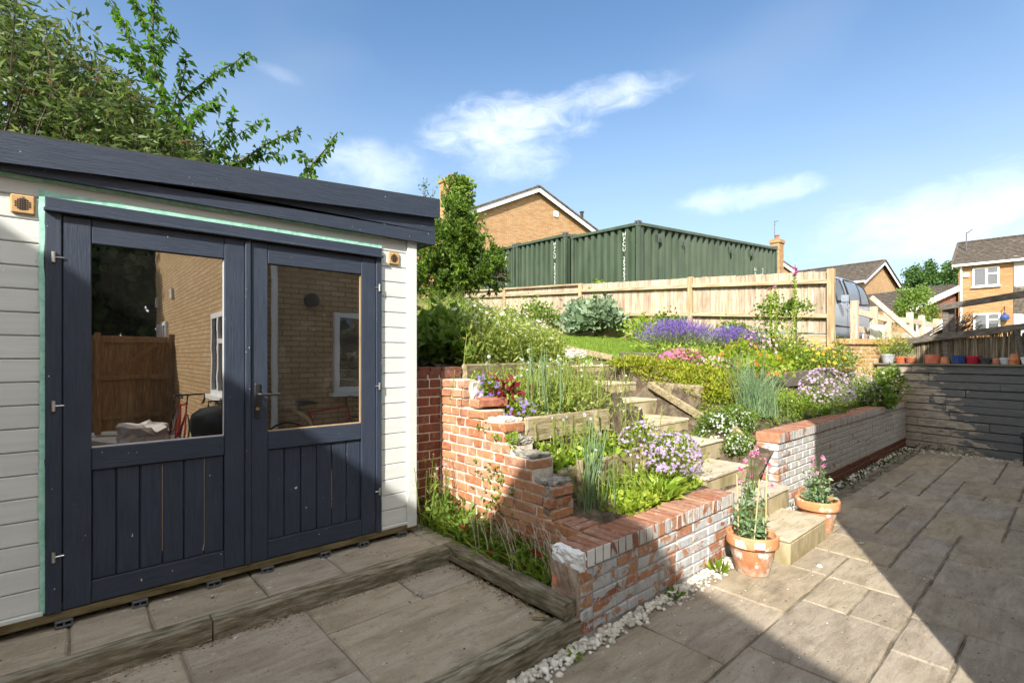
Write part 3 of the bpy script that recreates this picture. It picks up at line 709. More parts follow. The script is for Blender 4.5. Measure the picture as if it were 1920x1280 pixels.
def lump(name, cx, cy, cz, sx, sy, sz, mat, parent, jit=.016, sub=5, **t):
    """rough block: subdivided box with noise"""
    m = MB(); n_ = sub
    def face(f):
        b = len(m.V)
        for i in range(n_ + 1):
            for j in range(n_ + 1): m.V.append(list(f(i / n_ - .5, j / n_ - .5)))
        for i in range(n_):
            for j in range(n_): m.F.append([b + i * (n_ + 1) + j, b + i * (n_ + 1) + j + 1, b + (i + 1) * (n_ + 1) + j + 1, b + (i + 1) * (n_ + 1) + j])
    for f in (lambda u, v: (u, v, .5), lambda u, v: (v, u, -.5), lambda u, v: (.5, u, v), lambda u, v: (-.5, v, u), lambda u, v: (v, .5, u), lambda u, v: (u, -.5, v)): face(f)
    P = np.array(m.V)
    r = np.linalg.norm(P, axis=1, keepdims=True); P = P * (1 - .16 * np.clip(r - .5, 0, 1))
    s1 = np.sin(P * 13.1 + cx * 7)[:, [1, 2, 0]] * np.cos(P * 9.7 + cy * 5)[:, [2, 0, 1]]; s2 = np.sin(P * 31 + cz * 9)[:, [2, 0, 1]] * np.sin(P * 27)[:, [1, 2, 0]]
    key = np.round(P * 97).astype(int); hsh = np.sin(key @ np.array([[12.9, 78.2, 37.7], [39.3, 11.1, 83.2], [73.1, 52.2, 9.5]])) * 43758.5; hsh = hsh - np.floor(hsh) - .5
    m.V = (P * [sx, sy, sz] + s1 * jit * .6 + s2 * jit * .25 + hsh * jit * 1.1 + [cx, cy, cz]).tolist()
    return m.build(name, M[mat], parent, smooth=False, **t)
lump('concrete_end', 2.505, 2.352, .62, .21, .09, .20, 'concrete', ow, .009, 9)
lump('broken_mortar', 2.51, 2.40, .73, .20, .17, .035, 'concrete', ow, .007, 9)
lump('broken_mortar', 2.51, 2.60, .882, .19, .18, .03, 'concrete', ow, .006, 9)
lump('broken_mortar', 2.53, 2.75, .962, .17, .09, .05, 'concrete', ow, .008, 8)
lump('broken_mortar', 2.51, 2.91, 1.106, .19, .20, .03, 'mortar', ow, .006, 9)
lump('broken_mortar', 2.53, 3.27, 1.28, .15, .05, .20, 'mortar', ow, .009, 9)
for x, y, z, r in ((2.50, 3.165, 1.215, .12), (2.53, 3.09, 1.225, -.25)):
    put_brick(ow, (x, y, z), .215, .1025, .065, 'red_brick', r, .003, .06)
for i in range(3): put_brick(ow, (2.505, 2.26 - i * .073, .478), .2, .065, .05, 'coping_brick', 0, .003)

# low painted wall in front of the lower bed
lw = thing('brick_wall', 'low brick wall with flaking grey-white paint and a red brick top', 'wall', (3.1, 1.95, 0))
MB().box(2.165, 4.04, 1.853, 2.05, -.05, .385).build('mortar', M['paint_mortar'], lw)
random.seed(8)
for k in range(5):
    x = 2.155; first = True; j = 0
    while x < 4.04:
        L = (.1025 if k % 2 else .215) if first else .215
        if random.random() < .12: L = .1025
        L = min(L, 4.05 - x)
        if L > .03: put_brick(lw, (x + L / 2, 1.845 + .05 + rng.normal(0, .002), .012 + k * CH + .0325), L, .1, .065, 'painted_brick')
        x += L + .01; first = False
x = 2.20
while x < 4.03:
    wd = .064 + rng.normal(0, .002)
    o = obj('coping', brick_mesh(.064, .222, .102, 'coping_brick', random.randrange(5), .0025, .008), lw, loc=(x + .032, 1.952 + rng.normal(0, .003), .388 + .051 + rng.normal(0, .002)), rot=(rng.normal(0, .008), rng.normal(0, .01), rng.normal(0, .01)))
    x += .0735
x = 2.203
while x < 4.03:     # painted ends of the coping bricks
    MB().cbox(x + .001, x + .063, 1.8375, 1.8415, .394, .486, .002, .001).build('paint_flake', M[random.choice(['white_brick', 'painted_brick', 'white_brick']) if x > 2.36 else 'white_paint_patch'], lw); x += .0735
lump('rendered_end', 2.168, 1.957, .20, .062, .215, .40, 'plaster', lw, .008, 8)
# chipped shoulder with white paint
lump('painted_shoulder', 2.176, 1.955, .425, .060, .222, .105, 'white_paint_patch', lw, .010, 8)
# long painted wall on the far side of the steps
rw = thing('brick_wall', 'long white-painted brick wall with dark bare bricks along its foot', 'wall', (8.2, 2.1, 0))
MB().box(5.372, 11.04, 2.009, 2.21, -.05, .70).build('mortar', M['paint_mortar'], rw)
random.seed(21); rows = 9; rh = .0775
for k in range(rows):
    x = 5.36; first = True
    while x < 11.02:
        L = .108 if (first and k % 2) else .2175
        L = min(L, 11.04 - x)
        if k >= 2 or x > 5.3:
            mt = 'dark_brick' if k < 2 else 'white_brick'
            if k < 2 and x < 6.3: mt = 'red_brick' if random.random() < .5 else 'white_brick'
            if x < 5.5: mt = 'painted_brick'
            if L > .03: put_brick(rw, (x + L / 2, 2.0 + .05, .008 + k * rh + .0335), L, .1, .067, mt)
        x += L + .0105; first = False
    if k >= 1:
        put_brick(rw, (5.36 + .05, 2.0 + .165, .008 + k * rh + .0335), .1025, .115, .067, 'painted_brick')
x = 5.362
while x < 11.0:
    obj('coping', brick_mesh(.0645, .232, .102, 'coping_brick' if x > 5.9 or random.random() < .5 else 'red_brick', random.randrange(5), .0025, .008), rw, loc=(x + .032, 2.108, .703 + .051), rot=(rng.normal(0, .006), rng.normal(0, .008), rng.normal(0, .008)))
    MB().cbox(x + .0015, x + .063, 1.9865, 1.9905, .709, .801, .002).build('paint_flake', M['painted_brick' if x < 5.6 else 'white_brick'], rw)
    x += .0745
    if x > 5.36 + 62 * .0745: break
# the farthest copings are only a few pixels wide: one strip
far = MB()
while x < 11.0:
    far.cbox(x, x + .065, 1.992, 2.224, .703, .805, .006, .002); x += .0745
far.build('coping', M['coping_brick'], rw, kind='stuff')
MB().cbox(5.36 + 62 * .0745 + .003, 11.0, 1.9865, 1.9905, .709, .801, .002).build('paint_flake', M['white_brick'], rw)

# ------------------------------------------------------------------ steps
st = thing('garden_steps', 'mossy stone steps climbing between the flower beds to the lawn', 'steps', (4.6, 1.6, 0))
for i, (y, z) in enumerate(STEPS):
    yb = STEPS[i + 1][0] + .06 if i + 1 < len(STEPS) else y + .5
    zb = STEPS[i - 1][1] if i else 0
    xl, xr = stair_l(y) if i else 4.10, stair_r(y)
    if i == 1: xl, xr = 4.06, 5.12
    sl = MB(); sl.cbox(xl + .004, xr - .004, y, yb + .02, zb - .03, z - .032, .010, .003).build('riser', M['riser'], st)
    MB().cbox(xl, xr, y - .008, yb + .01, z - .034, z, .011, .0025).build('tread', M['step'], st)
# sloping string boards and edging of the upper flight
def plank(name, p, q, w_, h_, mat, label, cat='timber', group=None, jit=.002):
    p = np.array(p, float); q = np.array(q, float)
    return MB().beam(p, q, w_, h_, .006, jit=jit).build(name, M[mat], label=label, cat=cat, group=group)
plank('string_board', (5.73, 3.74, 1.215), (5.42, 2.83, .885), .05, .08, 'bed_board', 'sloping weathered board down the side of the middle steps')
plank('string_board', (5.36, 2.46, .80), (5.26, 2.24, .66), .06, .10, 'bed_board', 'short sloping board end between white flowers and the painted wall')
plank('string_board', (5.86, 5.35, 1.72), (6.12, 4.62, 1.56), .06, .09, 'bed_board', 'sloping board at the head of the steps by the lawn')
# terrace boards of the lower beds
def board_line(label, pts, z0, z1, mat='bed_board', name='terrace_board', th=.055):
    p, q = np.array(pts[0]), np.array(pts[1]); zc = (z0 + z1) / 2
    return MB().beam((*p, zc), (*q, zc), th, z1 - z0, .008, jit=.003).build(name, M[mat], label=label, cat='timber', group='boards holding the terraced beds')
board_line('topmost terrace board below the wildflower patch', ((2.64, terr1(2.64)), (4.45, terr1(4.45))), 1.27, 1.515)
board_line('middle terrace board behind the broken wall', ((2.62, terr2(2.62)), (3.66, terr2(3.66))), .93, 1.115)
board_line('lowest terrace board above the lettuce bed', ((2.62, terr3(2.62)), (3.9, terr3(3.9))), .56, .775)
def stake(p, h_, r_, label, mat='bed_board'):
    b = hg(p[0], p[1]) - .05
    return MB().tube([(p[0], p[1], b), (p[0] + .004, p[1], b + h_ * .5), (p[0], p[1], b + h_)], [r_, r_ * 1.02, r_], 9).build('stake', M[mat], label=label, cat='stake', group='stakes pinning the terrace boards')
stake((3.78, 2.53), .30, .028, 'round stake among the mauve flowers at the end of the lowest board')
stake((2.80, 2.41), .34, .027, 'round stake against the lowest terrace board near the concrete end')
stake((3.42, 2.76), .40, .024, 'thin stake in front of the middle terrace board')
# sleepers of the upper beds
MB().beam((5.86, 3.78, 1.12), (5.73, 3.02, 1.10), .10, .26, .012, jit=.004).build('timber_sleeper', M['bed_board'], label='thick short sleeper beside the steps under the heath mound', cat='sleeper')
MB().beam((6.32, 2.99, 1.21), (7.85, 2.88, 1.24), .09, .22, .010, jit=.004).build('timber_sleeper', M['grey_timber'], label='grey sleeper holding the flower bed behind the tall green stems', cat='sleeper')
MB().beam((7.87, 2.88, 1.24), (9.6, 2.76, 1.27), .09, .22, .010, jit=.004).build('timber_sleeper', M['grey_timber'], label='grey sleeper behind the lilac daisies', cat='sleeper')
MB().beam((6.16, 4.52, 1.56), (6.95, 4.05, 1.57), .08, .15, .010, jit=.004).build('timber_sleeper', M['grey_timber'], label='low dark sleeper along the lawn edge above the heath mound', cat='sleeper')
MB().beam((9.4, 9.9, 2.15), (9.95, 8.1, 2.08), .10, .26, .010, jit=.006).build('timber_sleeper', M['fence_board'], label='pale edging plank at the back of the lawn under grey-green leaves', cat='sleeper')
lump('rock', *pix(1075, 666, 7.6)[:2], 1.62, .34, .22, .12, 'gravel_stone', None, .02, label='pale rocks at the head of the steps by the wildflowers', cat='rock')

# ------------------------------------------------------------------ gravel
ico = []
ph = (1 + 5 ** .5) / 2
iv = unit(np.array([(-1, ph, 0), (1, ph, 0), (-1, -ph, 0), (1, -ph, 0), (0, -1, ph), (0, 1, ph), (0, -1, -ph), (0, 1, -ph), (ph, 0, -1), (ph, 0, 1), (-ph, 0, -1), (-ph, 0, 1)], float))
ifc = np.array([(0, 11, 5), (0, 5, 1), (0, 1, 7), (0, 7, 10), (0, 10, 11), (1, 5, 9), (5, 11, 4), (11, 10, 2), (10, 7, 6), (7, 1, 8), (3, 9, 4), (3, 4, 2), (3, 2, 6), (3, 6, 8), (3, 8, 9), (4, 9, 5), (2, 4, 11), (6, 2, 10), (8, 6, 7), (9, 8, 1)])
GV, GF = [], []
def pebbles(n_, fx, fy, zf, s0, s1):
    for _ in range(n_):
        s_ = random.uniform(s0, s1); x, y = fx(), fy()
        q = iv * (s_ * np.array([random.uniform(.8, 1.3), random.uniform(.7, 1.1), random.uniform(.55, .9)])) + rng.normal(0, s_ * .12, (12, 3))
        a = random.uniform(0, 6.3); c, s = math.cos(a), math.sin(a)
        q = q @ np.array([[c, -s, 0], [s, c, 0], [0, 0, 1]]).T + [x, y, zf + random.uniform(.2, .9) * s_]
        GF.append(ifc + 12 * len(GV)); GV.append(q)
ru = random.uniform
pebbles(620, lambda: ru(.6, 2.2), lambda: 1.845 - abs(random.gauss(0, .055)), -.01, .008, .021)
pebbles(650, lambda: ru(2.1, 3.9), lambda: 1.835 - abs(random.gauss(0, .055)), -.01, .008, .021)
pebbles(800, lambda: ru(5.2, 10.9), lambda: 1.99 - abs(random.gauss(0, .045)), -.01, .009, .026)
pebbles(160, lambda: ru(10.5, 10.95), lambda: ru(.2, 1.9), -.01, .009, .024)
pebbles(40, lambda: ru(2.2, 4.6), lambda: ru(.6, 1.7), -.004, .003, .008)
tag(obj('gravel', mesh_from('gravel', np.concatenate(GV), np.concatenate(GF), M['gravel_stone'])), 'white and cream gravel along the foot of the garden walls', 'gravel', kind='stuff')
base_sheet('gravel_strip', -1.4, 3.98, 1.725, 1.85, -.012, 'gravel_bed'); base_sheet('gravel_strip', 5.0, 11.0, 1.84, 2.05, -.011, 'gravel_bed')
# crumbs of leaf litter along the sleepers of the deck
lf = LF(); n_ = 900
xx = rng.uniform(-.4, 2.03, n_); yy = 2.96 - np.abs(rng.normal(0, .035, n_)); m_ = rng.random(n_) < .35
yy[m_] = rng.uniform(2.0, 2.95, m_.sum()); xx[m_] = 2.035 - np.abs(rng.normal(0, .04, m_.sum()))
lf.leaves(np.stack([xx, yy, np.full(n_, .126) + rng.uniform(0, .008, n_)], 1), rdir(n_) * [1, 1, .12], rng.uniform(.006, .028, n_), rng.uniform(.003, .010, n_), .2)
n_ = 160; lf.leaves(np.stack([rng.uniform(0, 2, n_), rng.uniform(2, 2.95, n_), np.full(n_, .127)], 1), rdir(n_) * [1, 1, .1], rng.uniform(.004, .018, n_), .005)
lf.build('leaf_litter', M['leaf_litter'], label='dry leaf crumbs and twigs gathered along the deck edges', cat='litter', kind='stuff')
lf = LF(); n_ = 900
lf.leaves(np.stack([rng.uniform(1.2, 10.8, n_), 1.74 - rng.random(n_) ** 1.5 * 2.0, np.full(n_, .004)], 1), rdir(n_) * [1, 1, .12], rng.uniform(.004, .02, n_), rng.uniform(.003, .009, n_), .2)
lf.build('patio_debris', M['leaf_litter'], label='crumbs of dry leaf and grit scattered over the patio', cat='litter', kind='stuff')
for p, s in (((1.62, 2.70, .125), .022), ((.62, 3.25, .224), .014), ((.66, 2.9, .126), .010), ((4.25, 1.30, .004), .02), ((5.02, 1.22, .004), .016), ((6.6, 1.2, .004), .014)):
    l_ = LF(); l_.leaves(np.array(p) + rng.normal(0, s * .3, (7, 3)) * [1, 1, .2] + [0, 0, .004], rdir(7) * [1, 1, .5], s * 1.6, s)
    names = {1.62: 'white feather tuft lying on the sunken deck', .62: 'white scrap on the shed step slab', .66: 'tiny white scrap beside the leaf litter', 4.25: 'pale dry scrap at the foot of the bottom step', 5.02: 'white scrap beside the rear flower pot', 6.6: 'white scrap on the shaded paving'}
    l_.build('scrap', M['white_seal'], label=names[p[0]], cat='scrap')
# ------------------------------------------------------------------ shed
FY = 3.42
sh = thing('garden_shed', 'pale grey clad garden shed with navy double doors and navy fascia', 'shed', (.9, 3.5, .22))
def cl(x0, x1, z0, z1, y=FY, th=.028):
    """one board, its lower lip slightly proud of the board below"""
    m = MB(); c = .006
    pr = [(y, z0 + c), (y + c, z0), (y + th, z0), (y + th, z1), (y + c, z1), (y + .001, z1 - .004)]
    m.prism([(x0, a, z) for a, z in pr], np.array((0, 0, 0)), np.array((x1 - x0, 0, 0)))
    return m.build('board', M['cladding'], sh)
zb = .321
for k in range(18):
    z0 = zb + .114 * k
    for x0, x1 in ((-2.2, -.098), (1.728, 1.948)): cl(x0, x1, z0 + .0015, z0 + .1125)
cl(-2.2, 1.948, zb + .114 * 18 + .0015, 2.48)
cl(-.098, 1.728, 2.355, zb + .114 * 18 - .0005, FY + .001)
MB().cbox(1.95, 2.032, FY - .018, FY + .06, .275, 2.49, .004).build('corner_post', M['cladding'], sh)
MB().box(-2.2, 2.03, FY + .029, FY + .045, .30, .321).box(2.0, 2.03, FY + .06, 6.0, .30, 2.7).box(-2.2, -2.17, FY + .06, 6.0, .30, 2.5).box(-2.2, 2.03, 5.97, 6.0, .30, 2.7).build('wall', M['cladding'], sh)
MB().box(-2.17, 2.0, FY + .06, 5.97, .28, .30).box(-2.165, 1.995, 5.94, 5.968, .3, 2.45).box(1.97, 1.998, 3.5, 5.94, .3, 2.45).box(-2.168, -2.14, 3.5, 5.94, .3, 2.45).build('floor_lining', M['interior'], sh)
MB().cbox(-2.25, 2.03, FY - .012, FY + .07, .257, .299, .003).build('base_beam', M['base_timber'], sh)
MB().cbox(-2.2, -.09, FY - .014, FY + .02, .300, .322, .003).build('drip_board', M['cladding'], sh); MB().cbox(1.74, 1.95, FY - .014, FY + .02, .300, .322, .003).build('drip_board', M['cladding'], sh)
for px in (120, 262, 400, 500, 608, 680, 752):
    x = onY(px, FY)[0]
    m = MB(); m.cbox(x - .035, x + .035, FY - .03, FY + .05, .222, .232, .002); m.cbox(x - .035, x + .035, FY - .03, FY + .05, .248, .2565, .002)
    for q in (-.035, -.004, .027): m.box(x + q, x + q + .008, FY - .028, FY + .048, .231, .249)
    m.build('spacer_block', M['grey_plastic'], sh)
# fascia and roof (falls to the left)
def ztop(x): return 2.655 + .0745 * x
def slant(name, x0, x1, y0, y1, f0, f1, mat='navy_h'):
    return MB().prism([(x0, y0, f0(x0)), (x1, y0, f0(x1)), (x1, y0, f1(x1)), (x0, y0, f1(x0))], np.array((0, 0, 0)), np.array((0, y1 - y0, 0))).build(name, M[mat], sh)
slant('fascia', -2.4, 2.20, 3.335, 3.365, lambda x: ztop(x) - .142, lambda x: ztop(x))
slant('fascia', -2.3, 2.175, 3.368, 3.388, lambda x: 2.468, lambda x: min(2.562, max(2.478, ztop(x) - .11)))
slant('fascia', -.1, 2.175, 3.374, 3.392, lambda x: 2.5645, lambda x: max(2.568, ztop(x) - .05))
MB().box(-2.3, 2.15, 3.39, 3.42, 2.470, 2.480).build('soffit', M['navy_h'], sh)
MB().prism([(2.155, 3.393, 2.468), (2.155, 6.1, 2.468), (2.155, 6.1, 2.66), (2.155, 3.393, 2.66)], np.array((0, 0, 0)), np.array((.022, 0, 0))).build('side_fascia', M['navy_v'], sh)
MB().box(2.033, 2.153, 3.43, 6.08, 2.470, 2.480).build('side_soffit', M['navy_h'], sh)
MB().prism([(-2.42, 3.325, ztop(-2.42) + .002), (2.21, 3.325, ztop(2.21) + .002), (2.21, 3.325, ztop(2.21) + .014), (-2.42, 3.325, ztop(-2.42) + .014)], np.array((0, .03, 0)), np.array((0, 2.9, 0))).build('roof', M['felt'], sh)
# door frame
fr = dict(parent=sh)
MB().cbox(-.083, -.021, 3.398, 3.47, .300, 2.312, .004).build('door_jamb', M['navy_v'], sh)
MB().cbox(1.690, 1.733, 3.398, 3.47, .300, 2.312, .004).build('door_jamb', M['navy_v'], sh)
MB().cbox(-.083, 1.733, 3.394, 3.47, 2.322, 2.382, .004).build('door_head', M['navy_h'], sh)
MB().cbox(-.088, 1.738, 3.372, 3.40, 2.308, 2.326, .004).build('drip_strip', M['navy_h'], sh)
MB().box(-.08, 1.73, 3.45, 3.50, 2.30, 2.36).build('head_block', M['interior'], sh)
# tape
tp = MB()
def tape(pts, w_, vert):
    n_ = len(pts); m = MB(); V = []
    for i, (a, b, y) in enumerate(pts):
        j = rng.normal(0, .0015)
        if vert: V += [(a + j, y, b), (a + w_ + rng.normal(0, .002), y - .0012, b)]
        else: V += [(a, y, b + j), (a, y - .0015, b + w_ + rng.normal(0, .002))]
    m.add(V, [[2 * i, 2 * i + 2, 2 * i + 3, 2 * i + 1] for i in range(n_ - 1)])
    o = m.build('masking_tape', M['tape'], sh); mod = o.modifiers.new('thickness', 'SOLIDIFY'); mod.thickness = .0012; return o
tape([(-.104 + .002 * math.sin(z * 5), z, 3.4135) for z in np.linspace(.31, 2.42, 40)], .022, True)
tape([(1.728 + .002 * math.sin(z * 6), z, 3.4135) for z in np.linspace(.31, 2.16, 40)], .014, True)
tape([(x, 2.384, 3.4125) for x in np.linspace(-.105, 1.74, 50)], .026, False)
tape([(x, 2.452 + .003 * math.sin(x * 9), 3.408 - .003 * math.sin(x * 14)) for x in np.linspace(-2.0, .55, 60)], .028, False)
tape([(x, 2.455 + .003 * math.sin(x * 8), 3.404 - .004 * math.sin(x * 12)) for x in np.linspace(.54, 1.74, 40)], .022, False)
# doors
def door(x0, x1, gx0, gx1, label, hinge_left):
    d = MB().cbox(x0, gx0, 3.404, 3.448, .304, 2.302, .004).build('door', M['navy_v'], sh); d['label'] = label
    MB().cbox(gx1, x1, 3.404, 3.448, .304, 2.302, .004).build('stile', M['navy_v'], d)
    MB().cbox(gx0 + .001, gx1 - .001, 3.4055, 3.447, 2.175, 2.301, .004).build('rail', M['navy_h'], d)
    MB().cbox(gx0 + .001, gx1 - .001, 3.4055, 3.447, .995, 1.11, .004).build('rail', M['navy_h'], d)
    MB().cbox(gx0 + .001, gx1 - .001, 3.4055, 3.447, .305, .418, .004).build('rail', M['navy_h'], d)
    nP = 6; wP = (gx1 - gx0) / nP
    for i in range(nP):
        MB().cbox(gx0 + i * wP + .002, gx0 + (i + 1) * wP - .002, 3.421, 3.437, .419, .994, .005).build('plank', M['navy_v'], d)
    for i in (3, 5) if hinge_left else (4,):
        zz = random.uniform(.45, .6)
        MB().box(gx0 + i * wP - .0011, gx0 + i * wP + .0011, 3.425, 3.43, zz, .985 if i != 4 else .8).build('bare_edge', M['bare_wood'], d)
    MB().box(gx0, gx1, 3.438, 3.442, .42, .99).build('backing', M['navy_v'], d)
    MB().box(gx0 + .001, gx1 - .001, 3.426, 3.430, 1.111, 2.174).build('pane', M['pane'], d)
    s = MB(); s.box(gx0 + .001, gx1 - .001, 3.417, 3.4255, 1.111, 1.117).box(gx1 - .006, gx1 - .001, 3.417, 3.4255, 1.118, 2.174)
    s.build('glazing_seal', M['white_seal'] if hinge_left else M['bare_wood'], d)
    MB().box(gx0 + .002, gx1 - .002, 3.4035, 3.4052, .418, .421).build('paint_line', M['grey_plastic'], d)
    return d
dl = door(-.018, .818, .094, .708, 'left navy door leaf with a tall pane', True)
dr = door(.853, 1.688, .951, 1.578, 'right navy door leaf with the lever handle', False)
MB().cbox(.819, .852, 3.392, 3.448, .304, 2.302, .005).build('cover_strip', M['navy_v'], sh)
h = MB().cbox(.872, .905, 3.394, 3.404, 1.20, 1.42, .006).build('door_handle', M['black_plastic'], dr)
MB().tube([(.888, 3.40, 1.352), (.888, 3.352, 1.352), (.895, 3.345, 1.352), (1.005, 3.345, 1.350)], .0095, 10).build('lever', M['black_plastic'], dr)
MB().tube([(.888, 3.396, 1.262), (.888, 3.386, 1.262)], .010, 12).build('lock', M['brass'], dr)
for x, zs in ((-.052, (2.085, .585)), (-.052, (1.34,)), (1.712, (2.09, .60, 1.37))):
    for z in zs:
        o = MB().tube([(x, 3.392, z - .026), (x, 3.392, z + .026)], .0075, 8).build('hinge', M['steel'], sh)
        MB().tube([(x, 3.392, z), (x + (.04 if x < 0 else -.03), 3.398, z)], .0035, 6).build('hinge_pin', M['steel'], o)
# air vents
def vent(px, py, w_, h_):
    p = onY(px, FY, py); x, z = p[0], p[2]
    m = MB().cbox(x - w_ / 2, x + w_ / 2, FY - .014, FY + .002, z - h_ / 2, z + h_ / 2, .006); v = m.build('air_vent', M['vent_wood'], sh)
    hl = MB(); r_ = h_ * .31
    for i in range(-3, 4):
        a = i * r_ / 3.4; hh = math.sqrt(max(0, r_ * r_ - a * a))
        nn = max(1, int(hh / (r_ / 3.4)))
        for j in range(-nn, nn + 1):
            b = j * hh / (nn + .3); hl.box(x + a - .0033, x + a + .0033, FY - .0155, FY - .013, z + b - .0033, z + b + .0033)
    hl.build('vent_holes', M['black_plastic'], v)
    MB().tube([(x, FY - .012, z + h_ * .4), (x, FY - .0165, z + h_ * .4)], .004, 8).build('screw', M['brass'], v)
vent(43, 384, .088, .092); vent(737.5, 485, .088, .092)
# nail heads on the boards nearest the camera side
nh = MB()
for k in range(18):
    z = zb + .114 * k + .03
    for x in (-.118, 1.755, 1.93): nh.tube([(x + rng.normal(0, .003), FY + .001, z), (x, FY - .0012, z)], .0025, 6)
nh.build('nail_heads', M['cladding'], sh)
# ------------------------------------------------------------------ close-board fence along the top of the garden
FX = 10.26
fence = thing('board_fence', 'tan close-board fence with rails and posts behind the lawn', 'fence', (FX, 8, 1.8))
FP = [(2.93, 3.14), (5.64, 3.33), (8.79, 3.53), (11.9, 3.71), (14.2, 3.86)]
random.seed(4)
_fb = {}
for b in range(4):
    (ya, za), (yb, zb_) = FP[b], FP[b + 1]
    post = MB().cbox(-.05, .05, -.055, .055, 0, za - 1.35 + .05, .008, .002)
    ph_ = za - 1.55
    MB().cbox(FX - .06, FX + .045, ya - .055, ya + .055, 1.4 if b == 0 else za - 1.6, za + (.015 if b == 0 else -.005), .008, .002).build('post', M['fence_post'], fence)
    y = ya + .06
    while y < yb - .07:
        t = (y - ya) / (yb - ya); zt = za + (zb_ - za) * t - .02 + rng.normal(0, .003)
        hb = round(1.20 if b else 1.12, 2)
        v = (hb, random.randrange(5))
        if v not in _fb:
            # feather-edge: thick side overlaps the thin side of the next board
            _fb[v] = MB().prism([(0, 0, 0), (0, .118, 0), (-.026, .118, 0), (-.007, 0, 0)], np.array((0, 0, 0)), np.array((rng.normal(0, .002), 0, hb + rng.normal(0, .004)))); _fb[v] = mesh_from('board', _fb[v].V, _fb[v].F, M['fence_board'])
        obj('board', _fb[v], fence, loc=(FX + .03, y, zt - hb), rot=(rng.normal(0, .003), 0, rng.normal(0, .008)))
        y += .104
    for zo in ((-.21, -.83) if b < 2 else (-.03, -.23, -.83)):
        MB().beam((FX - .035, ya + .05, za + zo), (FX - .035, yb - .05, zb_ + zo), .07, .075 if zo < -.1 else .05, .005).build('rail', M['fence_rail'], fence)
    for i in range(2):
        MB().beam((FX + .02, ya + .05, za - 1.24 - i * .15), (FX + .02, yb - .05, zb_ - 1.30 - i * .15), .03, .145, .004, jit=.002).build('gravel_board', M['fence_rail'], fence)

